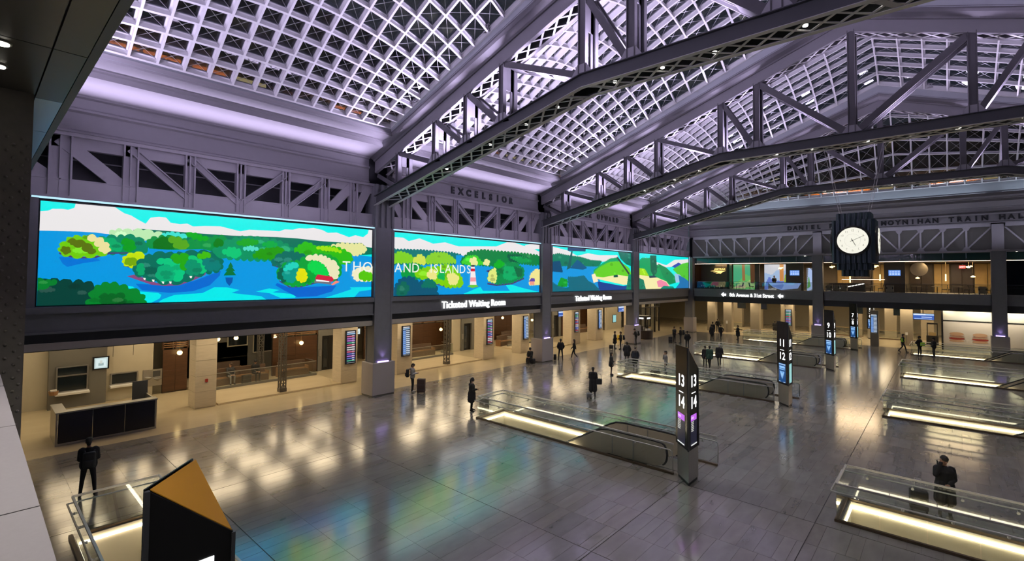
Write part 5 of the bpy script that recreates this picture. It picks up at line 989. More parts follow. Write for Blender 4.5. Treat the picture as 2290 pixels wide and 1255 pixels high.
def hang_sign(q0, q1, x, kind, lab):
    a, b = ray_x(q0, x), ray_x(q1, x); w, h = b.y-a.y, a.z-b.z; t = empty('hanging_screen', lab, 'sign', None, (x, a.y, b.z)); MB().box(-.10, 0, -.04, w+.04, -.03, h+.03).build('casing', 'dark', t); screen_quads(t, Matrix.Translation((.003, 0, 0)) @ face_matrix((0, 0, 0), (0, 1, 0)), w, h, kind); MB().box(-.06, -.03, w*.48, w*.52, h+.03, 4.12-b.z).build('hanger', 'dark', t)
hang_sign((1249, 697), (1274, 706), -6.2, 'wide_blue', 'wide blue direction sign hanging right of the second steel column'); hang_sign((1383, 686), (1402, 696), -6.0, 'wide_blue', 'wide blue direction sign hanging left of the third steel column'); hang_sign((1318, 693), (1327, 711), -8.0, 'photo', 'white advert screen hanging between two piers'); hang_sign((797, 736), (805, 747), -7.2, 'photo', 'small grey screen hanging behind the first column')
# ------------------------------------------------------------------ service corner at the left
structure(MB().box(-10.2, -10.0, 1.0, 2.85, 0, 4.1).build('wall_service', 'wall_cream'), 'cream service wall left of the ticket windows')
structure(MB().box(-10.3, -9.6, 2.85, 5.15, 0, 4.1).build('wall_service', 'wall_grey'), 'taupe wall with the ticket windows')
structure(MB().box(-10.1, -9.9, 5.15, 7.3, 0, 4.1).build('wall_service', 'wall_cream'), 'cream wall with the drinking fountains')
for x in (5.45, 6.35): MB().box(-9.9, -9.895, x-.01, x+.01, 2.4, 4.1).build('wall_joint', 'joint')
for ob in COL.objects:
    if ob.name.startswith('wall_joint'): structure(ob, 'thin dark joint in the cream wall')
def ticket_window(q0, q1, x, lab, mid):
    a, b = ray_x(q0, x), ray_x(q1, x); y0, y1, z0, z1 = a.y, b.y, max(b.z, .9), a.z
    t = empty('window_1' if mid else 'window_2', lab, None, None, (x, (y0+y1)/2, z0), 0, 'structure'); o = Matrix.Translation((-x, -(y0+y1)/2, -z0))
    def put(nm, mb, mt): s = mb.build(nm, mt, t); s.matrix_local = o
    put('pane', MB().box(x, x+.04, y0, y1, z0, z1), 'dark_glass'); w = .06
    put('frame', MB().box(x, x+.09, y0-w, y0, z0-w, z1+w).box(x, x+.09, y1, y1+w, z0-w, z1+w).box(x, x+.09, y0, y1, z1, z1+w).box(x, x+.09, y0, y1, z0-w, z0), 'stainless')
    if mid: put('transom', MB().box(x, x+.09, y0, y1, z0+(z1-z0)*.62, z0+(z1-z0)*.62+.07), 'stainless')
    put('counter_ledge', MB().box(x, x+.45, y0-.1, y1+.1, z0-.16, z0-.06), 'white_plastic')
ticket_window((129, 824), (192, 884), -9.58, 'tall ticket window with a pale frame in the taupe wall', True); ticket_window((250, 838), (304, 868), -9.9, 'wide dark ticket window beside the taupe wall', False)
p0, p1 = ray_x((210, 801), -9.5), ray_x((242, 823), -9.5)
t = empty('wall_monitor', 'small white wall monitor on the taupe wall', 'screen', None, (-9.58, p0.y, p1.z)); MB().box(0, .06, -.04, p1.y-p0.y+.04, -.04, p0.z-p1.z+.04).build('frame', 'dark', t); screen_quads(t, Matrix.Translation((.063, .03, .02)) @ face_matrix((0, 0, 0), (0, 1, 0)), p1.y-p0.y-.06, p0.z-p1.z-.04, 'photo')
t = empty('hanging_screen', 'small slanted ceiling screen above the drinking fountains', 'screen', None, (-8.2, 6.15, 3.45), .7); MB().box(-.04, .04, -.35, .35, 0, .5).build('casing', 'dark', t); screen_quads(t, Matrix.Translation((.043, -.31, .04)) @ face_matrix((0, 0, 0), (0, 1, 0)), .62, .42, 'photo'); MB().box(-.02, .02, -.02, .02, .5, .67).build('hanger', 'dark', t)
p0, p1 = ray_x((320, 829), -9.85), ray_x((363, 873), -9.85)
t = empty('drinking_fountain', 'stainless drinking fountain alcove with two basins', 'fountain', None, (-9.9, (p0.y+p1.y)/2, .5)); w = (p1.y-p0.y)/2; h = p0.z-.5
MB().box(.0, .03, -w, w, 0, h).build('back_plate', 'stainless', t); MB().box(.03, .05, .0, w-.12, h*.55, h-.1).build('bottle_filler', 'kiosk_edge', t)
for s, z in ((-.5, .42), (.42, .32)): MB().lathe([(.03, -.12), (.17, -.02), (.19, .02), (.15, .02), (.05, -.04)], (.2, s*w, z+.1), 14).build('basin', 'stainless', t)
# information desk
t = empty('information_desk', 'long navy panelled information desk with a steel edge', 'desk', None, (-3.2, 4.2, 0)); o = Matrix.Translation((3.2, -4.2, 0))
def put(nm, mb, mt, par=t): s = mb.build(nm, mt, par); s.matrix_local = o; return s
for i in range(3): put('front_panel', MB().box(-2.42, -2.30, 2.57+i*1.08+.01, 2.57+(i+1)*1.08-.01, .09, 1.28), 'navy')
put('kick_plate', MB().box(-2.45, -2.29, 2.55, 5.83, 0, .085), 'stainless'); put('side_panel', MB().box(-4.2, -2.31, 2.50, 2.56, 0, 1.30), 'stainless'); put('side_panel', MB().box(-4.2, -2.31, 5.82, 5.88, 0, 1.30), 'stainless')
put('counter_top', MB().box(-2.75, -2.27, 2.48, 5.90, 1.29, 1.345), 'stainless'); put('counter_top', MB().box(-4.2, -2.75, 2.48, 2.85, 1.29, 1.345), 'stainless'); put('work_top', MB().box(-3.5, -2.42, 2.56, 5.82, .72, .76), 'white_plastic')
put('screen_upright', MB().box(-4.2, -4.17, 5.3, 5.9, .0, 1.9), 'kiosk_edge')
for (y, l) in ((3.55, 'dark monitor on the information desk, left of the two'), (5.05, 'dark monitor on the information desk, right of the two')):
    t = empty('desk_monitor', l, 'monitor', 'monitors on the information desk', (-2.95, y, .76)); MB().box(-.03, .02, -.22, .22, .12, .36).build('display_back', 'dark', t); MB().lathe([(.14, 0), (.14, .02), (.03, .04), (.03, .14)], n=12).build('stand', 'dark', t); MB().lathe([(.02, .36), (.08, .39), (.09, .46), (.04, .52)], n=12).build('camera_dome', 'dark', t)
t = empty('wicker_basket', 'brown basket of leaflets on the back ledge', 'basket', None, (-9.0, 3.0, .86)); MB().lathe([(.16, 0), (.2, .2), (.18, .2), (.14, .03)], n=12).build('basket', 'wood_light', t); MB().box(-.1, .1, -.12, .12, .05, .26).build('leaflets', 'white_plastic', t)
# snack counter, glass lobby by the third column
p = Vector((-1.8, 52.8, 0)); t = empty('snack_counter', 'round dark snack counter with lit display and goods', 'counter', None, p)
MB().lathe([(1.05, 0), (1.12, .1), (1.12, .85), (1.18, .9), (1.18, .97), (.3, .97)], n=28).build('counter_drum', 'bench_dark', t); 
for i in range(10): a = 2*math.pi*i/10; MB().box(-.12, .12, -.12, .12, .97, 1.2+.15*(i % 3)).build('goods_box', ['white_plastic', 'brass', 'dark'][i % 3], t).matrix_local = Matrix.Translation((.8*math.cos(a), .8*math.sin(a), 0))
for a in range(4): MB().box(-.03, .03, -.03, .03, .97, 2.6).build('post', 'dark', t).matrix_local = Matrix.Translation((.55*math.cos(a*1.57+.78), .55*math.sin(a*1.57+.78), 0))
MB().box(-.7, .7, -.7, .7, 2.45, 2.65).build('canopy', 'dark', t); MB().box(-.4, .4, -.72, -.70, 2.30, 2.45).build('light_bar', 'glow_white', t); MB().box(.70, .72, -.4, .4, 2.30, 2.45).build('light_bar', 'glow_white', t)
t = empty('glass_lobby', 'tall glass lobby with dark posts between the third column and the corner', 'lobby', None, (-4, 59.5, 0)); o = Matrix.Translation((4, -59.5, 0))
for i, y in enumerate((56.6, 57.9, 59.2, 60.5, 61.8)):
    put('post', MB().box(-4.05, -3.9, y-.06, y+.06, 0, 4.1), 'dark', t)
    if i < 4: put('glass_pane', MB().box(-3.99, -3.97, y+.07, y+1.23, .1, 3.2), 'lounge_glass', t)
put('transom', MB().box(-4.05, -3.9, 56.6, 61.8, 3.2, 3.32), 'dark', t); put('stone_panel', MB().box(-4.4, -4.2, 57.3, 58.4, 0, 4.1), 'wall_cream', t); put('stone_panel', MB().box(-4.6, -4.3, 60.1, 60.9, 0, 4.1), 'wall_cream', t)
t = empty('wet_floor_sign', 'small yellow wet floor cone on the concourse', 'sign', None, (-2.9, 49.0, 0)); MB().prism([(-.15, -.13, 0), (.15, -.13, 0), (.11, -.02, .62), (-.11, -.02, .62)], (0, .02, 0)).build('leaf', 'sign_yellow', t); MB().prism([(-.15, .13, 0), (.15, .13, 0), (.11, .02, .62), (-.11, .02, .62)], (0, -.02, 0)).build('leaf', 'sign_yellow', t)
mat('sign_orange', (.65, .11, .04), .5)
t = empty('poster_stand', 'orange red poster stand on the concourse', 'sign', None, (-3.4, 52.0, 0), .3); MB().box(-.05, .05, -.34, .34, .35, 1.55).build('panel', 'sign_orange', t); MB().box(-.2, .2, -.25, .25, 0, .04).build('foot', 'dark', t); MB().box(-.03, .03, -.03, .03, .04, .35).build('stem', 'dark', t); MB().box(.051, .055, -.14, .14, .85, 1.15).build('print', 'white_plastic', t)
# ================================================================== end concourse
def pier_round(x, y, w, lab, grp, h=4.11):
    t = empty('stone_pier', lab, 'pier', grp, (x, y, 0))
    for i in range(4): MB().box(-w/2, w/2, -w*.4, w*.4, i*1.03+.004, (i+1)*1.03-.004).build('stone_block', 'pier_taupe', t)
    MB().box(-w/2+.015, w/2-.015, -w*.4+.015, w*.4-.015, 0, h).build('core', 'pier_taupe', t)
for x, l in ((.9, 'beside the corner column'), (3.0, 'with a small white notice, left of centre'), (6.35, 'in front of the street sign centre'), (10.2, 'carrying a pink board'), (21.45, 'with a white phone box, left of the officers')): pier_round(x, 67.9, 1.05, 'taupe stone pier of the end concourse '+l, 'front piers of the end concourse')
for x, l in ((2.0, 'first from the corner'), (4.6, 'second from the corner'), (8.2, 'third from the corner'), (11.6, 'behind the clock column'), (16.2, 'between the 9 and 7 signs'), (19.6, 'behind the 5 and 6 sign'), (23.0, 'behind the officers')): pier_round(x, 75.6, 1.15, 'dark stone pier at the rear of the end concourse, '+l, 'rear piers of the end concourse')
t = empty('departures_board', 'tall lit departures board with pink rows on the end concourse', 'screen', None, (10.2, 67.45, 1.35)); MB().box(-.36, .36, -.03, .02, -.04, 2.0).build('frame', 'dark', t); screen_quads(t, Matrix.Translation((-.32, -.034, 0)) @ face_matrix((0, 0, 0), (1, 0, 0)), .64, 1.96, 'board_red')
t = empty('departures_board', 'tall lit departures board with violet rows beside the 7 and 8 sign', 'screen', None, (17.1+1.85, 64.2, 1.3)); MB().box(-.36, .36, 0, .6, -1.3, 2.5).build('pier_box', 'pier_taupe', t); screen_quads(t, Matrix.Translation((-.30, -.004, .1)) @ face_matrix((0, 0, 0), (1, 0, 0)), .56, 2.0, 'board_blue')
a, b = ray_y((2042, 701), 69), ray_y((2089, 716), 69)
t = empty('hanging_screen', 'wide blue direction screen right of the phone pier', 'sign', None, (a.x, 69, b.z)); MB().box(-.04, b.x-a.x+.04, 0, .1, -.04, a.z-b.z+.04).build('casing', 'dark', t); screen_quads(t, Matrix.Translation((0, -.004, 0)) @ face_matrix((0, 0, 0), (1, 0, 0)), b.x-a.x, a.z-b.z, 'wide_blue'); MB().box(.8, .86, .02, .08, a.z-b.z+.04, 4.12-b.z).build('hanger', 'dark', t)
for x, l in ((3.3, 'first from the left'), (6.0, 'second from the left'), (9.4, 'third from the left'), (12.6, 'left of the clock column'), (16.6, 'above the 9 and 10 sign'), (20.6, 'right of the 5 and 6 sign')):
    t = empty('hanging_screen', 'dark screen hanging from the end concourse ceiling, '+l, 'screen', 'dark hanging screens', (x, 72.5, 2.9)); MB().box(-.55, .55, 0, .12, 0, 1.0).build('casing', 'dark', t); MB().box(-.05, .05, .02, .08, 1.0, 1.22).build('hanger', 'dark', t); MB().box(-.50, .50, -.005, 0, .05, .95).build('display', 'dark_glass', t)
t = empty('phone_box', 'small white phone box on the pier left of the officers', 'phone', None, (21.45, 67.4, 1.15)); MB().box(-.1, .1, -.02, .06, 0, .28).build('box', 'white_plastic', t); MB().tube([(0, 0, 0), (0, 0, -.9)], .02, 6).build('conduit', 'kiosk_edge', t)
t = empty('notice_holder', 'small white notice on a stand before the left pier', 'sign', None, (3.0, 67.2, 0)); MB().box(-.12, .12, 0, .02, 1.1, 1.5).build('notice', 'white_plastic', t); MB().tube([(0, .01, 0), (0, .01, 1.1)], .015, 6).build('stem', 'dark', t); MB().lathe([(.14, 0), (.14, .02)], n=12).build('foot', 'dark', t)
t = empty('information_kiosk', 'dark upright kiosk under the blue direction screen', 'kiosk', None, (24.1-.6, 70.5, 0)); MB().box(-.5, .5, -.3, .3, 0, 1.0).build('cabinet', 'dark', t); MB().box(-.45, -.38, -.2, .2, 1.0, 2.3).build('upright', 'dark', t); MB().box(.38, .45, -.2, .2, 1.0, 2.3).build('upright', 'dark', t); MB().box(-.45, .45, -.2, .2, 2.25, 2.4).build('header', 'dark', t); MB().box(-.3, .3, -.12, .1, 1.0, 1.35).build('goods', 'brass', t)
# rails and low lit walls deep in the end concourse
for x0, x1, y, l in ((1.2, 3.8, 71, 'nearest the corner'), (12.5, 17.0, 74, 'behind the clock column'), (17.5, 22, 73.0, 'behind the smallest black sign')):
    t = empty('guard_rail', 'brass toned guard rail in the end concourse, '+l, 'railing', 'guard rails of the end concourse', ((x0+x1)/2, y, 0)); w = (x1-x0)/2
    MB().beam((-w, 0, 1.05), (w, 0, 1.05), .05, .05).build('top_rail', 'brass', t); MB().box(-w, w, -.01, .01, .1, 1.0).build('glass_panel', 'rail_glass', t); MB().box(-w, w, -.04, .04, 0, .12).build('base_shoe', 'bronze', t)
# shop front
t = empty('shop_front', 'shop front hoarding with two food photographs', 'shop front', None, (27, 66.5, 0)); o = Matrix.Translation((-27, -66.5, 0))
put('header_glass', MB().box(24.4, 42, 66.5, 66.6, 3.02, 4.1), 'shop_header', t); put('mullion', MB().box(24.25, 24.4, 66.4, 66.7, 0, 4.1), 'dark', t); put('transom', MB().box(24.4, 42, 66.45, 66.6, 2.95, 3.03), 'dark', t)
for a, b in ((24.4, 28.2), (28.22, 33), (33.02, 42)): put('hoarding_panel', MB().box(a, b, 66.5, 66.6, .1, 2.95), 'hoarding', t)
put('skirting', MB().box(24.4, 42, 66.45, 66.6, 0, .1), 'white_plastic', t)
def sandwich(x):
    s = empty('printed_sandwich'); s.parent = t; s.matrix_local = Matrix.Translation((x-27, -.012, 1.35)); r = []
    for i, (z0, z1, w, m) in enumerate(((-.50, -.22, .58, 'print_bread'), (-.26, .0, .62, 'print_tomato'), (-.05, .06, .64, 'print_lettuce'), (.03, .18, .56, 'print_meat'), (.14, .50, .55, 'print_bread'))):
        n = 12; pts = [(w*math.cos(a)*.98, -.001*i, (z0+z1)/2+(z1-z0)/2*math.sin(a)) for a in [2*math.pi*j/n for j in range(n)]]
        MB().face(pts[::-1] if False else pts).build('print_patch', m, s)
sandwich(25.4); sandwich(27.1)
# ================================================================== lounge above the end wall
mat('lounge_wall', (.13, .105, .075), .55, 0, 3, .08); mat('teal_glass', (.02, .055, .055), .1, spec=.7); mat('warm_panel', (.45, .30, .10), .5, 0, 2, .15); mat('upholstery', (.035, .032, .03), .6); mat('cream_seat', (.42, .36, .26), .6); mat('navy_glass', (.004, .006, .018), .12)
structure(MB().box(-.3, 42.4, YE+.3, 73, 5.42, 5.70).build('floor_lounge', 'wall_grey'), 'lounge floor above the end concourse'); structure(MB().box(-.3, 42.4, YE+.5, 73, 8.98, 9.2).build('ceiling_4', 'lounge_wall'), 'ceiling of the lounge')
structure(MB().box(-.3, 42.4, 72.8, 73, 5.7, 9).build('wall_lounge', 'lounge_wall'), 'rear wall of the lounge'); structure(MB().box(-.5, -.3, YE+.3, 73, 5.7, 9).build('wall_lounge', 'lounge_wall'), 'side wall of the lounge')
for i, (a, b) in enumerate(((.1, 13.5), (14.55, 27.8), (28.85, 42))):
    t = empty('window_header', 'dark teal glass band over the lounge, bay %s' % ords[i], None, None, kind='structure'); n = 8
    for j in range(n): MB().box(a+(b-a)*j/n+.02, a+(b-a)*(j+1)/n-.02, YE+.42, YE+.46, 9.02, 9.72).build('pane', 'teal_glass', t)
    MB().box(a, b, YE+.40, YE+.52, 8.90, 9.02).build('rail', 'steel_black', t); MB().box(a, b, YE+.37, YE+.40, 8.93, 8.97).build('light_line', 'lamp_line', t)
    g = empty('lounge_rail', 'frameless glass balustrade of the lounge, '+('below the logo', 'behind the clock', 'right of the last column')[i], 'railing', 'lounge balustrades', ((a+b)/2, YE+.45, 5.7)); n = 9; w = (b-a)/2
    for j in range(n): MB().box(-w+2*w*j/n+.01, -w+2*w*(j+1)/n-.01, -.01, .01, 0, .95).build('glass_panel', 'lounge_glass', g)
    MB().beam((-w, 0, .97), (w, 0, .97), .04, .03).build('cap_rail', 'kiosk_edge', g)
def wallp(x0, x1, y, mt, lab, th=.2): return structure(MB().box(x0, x1, y, y+th, 5.7, 8.98).build('wall_lounge', mt), lab)
wl1 = wallp(.1, 3.7, 66.0, 'lounge_wall', 'brown lounge wall carrying the lit logo'); wallp(6.95, 7.5, 65.4, 'lounge_wall', 'narrow taupe lounge wall'); wallp(10.4, 12.25, 65.4, 'lounge_wall', 'taupe lounge wall with the left screen'); wallp(19.75, 21.5, 65.4, 'lounge_wall', 'brown lounge wall with the right screen'); structure(MB().box(3.7, 4.0, 65.2, 66.2, 5.7, 8.98).build('wall_lounge', 'dark'), 'dark door jamb of the lounge'); structure(MB().box(0, .1, 64, 66, 5.7, 8.98).build('wall_lounge', 'wood'), 'wood return of the lounge'); wallp(28.9, 42, 64.6, 'navy_glass', 'dark blue glazed lounge wall')
t = empty('logo_sign', 'glowing golden railway logo on the lounge wall', 'sign', None, (2.3, 65.985, 7.95)); mw = face_matrix((0, 0, 0), (1, 0, 0)); lettering('logo_letters', 'AMTRAK', .34, mw @ Matrix.Translation((.25, .34, 0)), 'logo_gold', t, .02, .008)
for i, (x0, x1) in enumerate(((-.95, .1), (-.62, .35), (-.30, .60))):
    mb = MB(); z = i*.0; pts = [(x0, -.02, .10-i*.16), (x0+.45, -.02, .16-i*.10), (1.0-i*.12, -.02, .12-i*.02), (.55-i*.12, -.02, .02-i*.14), (x0+.5, -.02, .07-i*.13)]; mb.prism(pts, (0, .02, 0)); mb.build('logo_swoosh', 'logo_gold', t)
def mural(x0, x1, y, z0, z1, lab, shapes, bg):
    t = empty('mural_panel', lab, 'mural', None, (x0, y, z0)); w, h = x1-x0, z1-z0; MB().box(0, w, 0, .06, 0, h).build('backing', 'dark', t); mb = MB(); d = -.002; mb.face([(0, d, 0), (w, d, 0), (w, d, h), (0, d, h)], 0, bg)
    for c, sc, pts in shapes:
        d -= .0015; q = [(px*w, pz*h) for px, pz in pts]; q = clip(scallop(q, sc) if sc else q, 0, w, 0, h)
        if len(q) > 2: mb.face([(a, d, b) for a, b in q], 0, c)
    mb.build('picture', 'picture', t)
mural(4.05, 6.95, 66.6, 5.70, 8.9, 'green forest mural behind the lounge glass', [((.10, .38, .10), .12, [(0, .2), (.3, .35), (.5, .6), (.7, .5), (1, .75), (1, 0), (0, 0)]), ((.30, .45, .15), .1, [(.1, .1), (.3, .3), (.55, .28), (.8, .42), (.9, .1)]), ((.25, .12, .04), 0, [(.38, .35), (.5, .35), (.48, 1), (.36, 1)]), ((.08, .03, .01), 0, [(.72, .25), (.88, .25), (.92, 1), (.7, 1)]), ((.45, .38, .22), .08, [(.0, .05), (.2, .12), (.45, .2), (.5, .05)])], (.05, .32, .16))
mural(7.55, 10.35, 67.4, 5.70, 8.9, 'blue and white landscape mural behind a chandelier', [((.10, .16, .48), .1, [(0, .1), (.2, .5), (.35, .3), (.6, .35), (1, .3), (1, .0), (0, 0)]), ((.50, .52, .58), .1, [(0, .7), (.3, .6), (.5, .8), (.8, .75), (1, 1), (0, 1)]), ((.5, .2, .05), 0, [(.62, .35), (.78, .35), (.78, 1), (.62, 1)]), ((.25, .35, .03), .08, [(.8, .3), (.95, .35), (1, .6), (.85, .6)])], (.30, .42, .62))
mural(8.6, 12.1, 64.9, 5.70, 6.6, 'low blue curved counter front with painted water', [((.22, .32, .62), 0, [(0, 1), (1, 1), (.9, .3), (.4, .05), (.15, .4)]), ((.12, .2, .5), .05, [(.1, .6), (.5, .8), (.4, .2)])], (.05, .045, .04))
mural(12.45, 13.2, 66.0, 5.70, 8.4, 'pale curved mural panel beside the clock column', [((.35, .45, .7), .08, [(.1, 0), (.9, .1), (1, .8), (.3, 1)]), ((.1, .3, .08), .05, [(.1, .1), (.5, .2), (.3, .6)])], (.12, .12, .13))
for x, l in ((10.84, 'blue lounge screen left of the clock'), (20.14, 'blue lounge screen right of the clock')):
    t = empty('lounge_screen', l, 'screen', 'blue lounge screens', (x, 65.38, 7.5)); MB().box(-.03, 1.03, -.04, .02, -.03, .63).build('frame', 'dark', t); screen_quads(t, Matrix.Translation((0, -.043, 0)) @ face_matrix((0, 0, 0), (1, 0, 0)), 1.0, .6, 'lounge')
def back_panel(x0, x1, mt, nm, lab): t = empty(nm, lab, 'panel', None, ((x0+x1)/2, 72.5, 5.7)); w = (x1-x0)/2; n = max(2, int(w*2/.9)); [MB().box(-w+2*w*i/n+.02, -w+2*w*(i+1)/n-.02, 0, .2, 0, 3.2).build('panel', mt, t) for i in range(n)]; return t
back_panel(14.6, 16.0, 'warm_panel', 'wall_cladding', 'amber wall cladding left of the clock base'); back_panel(16.2, 18.0, 'bench_dark', 'wall_cladding', 'dark cladding under the clock'); back_panel(18.2, 19.7, 'warm_panel', 'wall_cladding', 'amber wall cladding right of the clock base'); back_panel(21.6, 23.6, 'bench_dark', 'bookcase', 'dark bookcase left in the restaurant lounge'); back_panel(23.7, 25.0, 'warm_panel', 'wall_cladding', 'amber cladding between the bookcases'); back_panel(25.1, 26.9, 'bench_dark', 'bookcase', 'dark bookcase under the red exit sign'); back_panel(27.0, 30, 'warm_panel', 'wall_cladding', 'amber cladding behind the last column')
t = empty('exit_sign', 'small red glowing exit sign in the restaurant lounge', 'sign', None, (26.0, 70.5, 8.35)); MB().box(-.25, .25, 0, .06, 0, .3).build('case', 'exit_red', t); lettering('exit_letters', 'EXIT', .2, face_matrix((0, -.004, .15), (1, 0, 0)), 'glow_white', t, .003); MB().box(-.02, .02, .02, .04, .3, .64).build('stem', 'dark', t)
t = empty('round_sign', 'pale round disc sign hanging in the lounge', 'sign', None, (22.6, 66.2, 8.2)); place(MB().lathe([(.72, -.03), (.72, .03)], n=28).mesh('disc', 'cream_seat'), 'disc', t, Matrix.Rotation(math.pi/2, 4, 'X')); MB().box(-.02, .02, -.01, .01, .7, .8).build('stem', 'dark', t)
def pend(x, y, z, kind, lab):
    t = empty('pendant_lamp', lab, 'lamp', 'lounge pendant lamps', (x, y, z))
    if kind == 't': MB().box(-.05, .05, -.05, .05, -.35, .35).build('tube', 'lamp_warm', t)
    elif kind == 'd': MB().lathe([(.03, .12), (.16, .02), (.18, -.04), (.03, -.06)], n=12).build('shade', 'lamp_warm', t)
    else:
        for i in range(9): a = i*2.4; MB().lathe([(.02, -.07), (.07, 0), (.02, .07)], (.1*i**.8*math.cos(a)*.5, .1*i**.8*math.sin(a)*.5, .05*(i % 3)), 8).build('shard', 'lamp_warm', t)
    MB().tube([(0, 0, .1), (0, 0, 8.97-z)], .008, 5).build('stem', 'brass', t)
for q, k, l in (((1745, 601), 'c', 'golden chandelier before the blue mural'), ((1860, 598), 'c', 'golden chandelier left of the clock'), ((1957, 597), 'c', 'golden chandelier right of the clock base'), ((1968, 621), 't', 'tube pendant right of the clock base'), ((2115, 621), 't', 'tube pendant before the amber cladding'), ((2052, 622), 'd', 'dome pendant left in the restaurant'), ((2176, 619), 'd', 'dome pendant right in the restaurant'), ((2166, 598), 'c', 'bright cluster lamp beside the exit sign'), ((1901, 625), 't', 'tube pendant under the clock')): p = ray_y(q, 66.8); pend(p.x, p.y, p.z, k, l)
t = empty('bar_counter', 'lounge bar with a slanted glowing edge under the clock', 'counter', None, (17.2, 65.2, 5.7)); MB().prism([(-2.4, 0, 0), (.9, 0, 0), (.9, 0, .95), (-2.4, 0, .95)], (0, .6, 0)).build('front', 'bench_dark', t)
for i in range(11): MB().beam((-2.4+i*.3, -.03, .12+i*.075), (-2.16+i*.3, -.03, .18+i*.075), .05, .10).build('lit_goods', 'glow_soft', t)
MB().box(-1.2, 2.6, .1, .2, 1.35, 1.41).build('light_bar', 'lamp_line', t); [MB().tube([(x, .15, .95), (x, .15, 1.35)], .02, 6).build('post', 'dark', t) for x in (-1.1, .8)]
t = empty('display_counter', 'white and black speckled reception counter below the logo', 'counter', None, (1.9, 64.6, 5.7)); MB().box(-1.6, 1.5, 0, .5, 0, .9).build('front', 'dark', t); MB().box(-1.65, 1.55, -.04, .55, .9, .96).build('top', 'white_plastic', t)
for i in range(14): MB().box(-1.5+i*.21, -1.42+i*.21+.05*(i % 3), -.01, 0, .12+.2*(i % 3), .32+.2*(i % 2)).build('front_patch', 'white_plastic', t)
def chair_proto(name, m1, lab):
    t = empty(name, lab, 'chair', 'lounge chairs'); MB().box(-.22, .22, -.22, .22, .40, .47).build('seat', m1, t); MB().prism([(-.22, .18, .47), (.22, .18, .47), (.20, .26, .88), (-.20, .26, .88)], (0, .04, 0)).build('backrest', m1, t)
    for sx in (-1, 1):
        for sy in (-1, 1): MB().tube([(sx*.19, sy*.19, .41), (sx*.21, sy*.22, 0)], .015, 6).build('leg', 'dark', t)
    return t
def table_proto(lab): t = empty('lounge_table', lab, 'table', 'lounge tables'); MB().lathe([(.40, .71), (.42, .73), (.42, .75)], n=18).build('top', 'cream_seat', t); MB().tube([(0, 0, .03), (0, 0, .71)], .03, 8).build('stem', 'dark', t); MB().lathe([(.24, 0), (.24, .02), (.05, .04)], n=14).build('foot', 'dark', t); return t
tx = [(5.0, 64.7, 'before the forest mural'), (7.3, 64.6, 'beside the narrow wall'), (18.95, 64.75, 'left of the right screen'), (22.4, 65.0, 'under the round sign'), (24.0, 65.6, 'before the amber cladding'), (25.6, 64.9, 'under the exit sign'), (27.1, 65.6, 'next to the last column')]
tp = None; cp = None
for i, (x, y, l) in enumerate(tx):
    if tp is None: o = tp = table_proto('')
    else: o = copy_tree(tp)
    o.location = (x, y, 5.70); o['label'] = 'small round lounge table '+l
    for j, (dx, dy, rz, w) in enumerate(((-.55, .1, math.pi/2, 'left'), (.55, -.05, -math.pi/2, 'right'))):
        if cp is None: c = cp = chair_proto('lounge_chair', 'upholstery', '')
        else: c = copy_tree(cp)
        c.location = (x+dx, y+dy, 5.70); c.rotation_euler.z = rz; c['label'] = 'dark lounge chair on the %s of the table %s' % (w, l)
for i, x in enumerate((14.9, 15.6, 16.4-.1, 20.3, 27.3-.05)):
    t = empty('lounge_armchair', 'cream armchair in the lounge, '+('beside the clock column', 'second from the clock column', 'at the bar end', 'below the right screen', 'beside the last column')[i], 'armchair', 'cream armchairs', (x, 64.3 if x > 17 else 64.35, 5.70)); MB().box(-.3, .3, -.28, .3, .12, .42).build('seat', 'cream_seat', t); MB().box(-.3, .3, .2, .34, .42, .8).build('backrest', 'cream_seat', t); MB().box(-.3, -.2, -.28, .2, .42, .6).build('arm', 'upholstery', t); MB().box(.2, .3, -.28, .2, .42, .6).build('arm', 'upholstery', t); [MB().box(a-.02, a+.02, b-.02, b+.02, 0, .12).build('leg', 'dark', t) for a in (-.25, .25) for b in (-.22, .25)]
for q, l in (((1772, 572), 'left of the clock, first of two'), ((1800, 572), 'left of the clock, second of two'), ((2147, 564), 'right of the clock, left of a pair'), ((2181, 563), 'right of the clock, right of a pair'), ((2274, 562), 'right of the last column')):
    p = ray_y(q, YE+.1); t = empty('spot_lamp', 'small white spot lamp under end girder, '+l, 'lamp', 'spot lamps under the end girder', p); MB().lathe([(.03, .07), (.07, .05), (.09, -.03), (.06, -.04)], n=10).build('head', 'lamp_dot', t); MB().box(-.02, .02, -.02, .02, .06, 9.73-p.z).build('stem', 'dark', t)
# ================================================================== people
import numpy as np
for nm, c, r in (('cloth_black', (.010, .010, .012), .8), ('cloth_charcoal', (.035, .036, .04), .8), ('cloth_navy', (.012, .018, .035), .8), ('cloth_grey', (.20, .20, .21), .85), ('cloth_pale', (.30, .29, .28), .85), ('cloth_green', (.018, .06, .042), .8), ('cloth_plum', (.05, .025, .03), .8), ('denim', (.03, .04, .065), .8), ('shoe_dark', (.012, .011, .011), .5), ('shoe_pale', (.35, .34, .33), .6), ('skin_mid', (.36, .20, .13), .55), ('skin_light', (.50, .31, .22), .55), ('hair_dark', (.012, .010, .009), .6), ('hair_brown', (.05, .028, .016), .6), ('hair_white', (.55, .54, .52), .7), ('hi_vis', (.38, .75, .04), .6), ('mask_white', (.6, .62, .63), .7), ('bag_black', (.012, .012, .014), .6), ('bag_brown', (.05, .028, .02), .5), ('shirt_white', (.65, .65, .66), .7)): mat(nm, c, r)
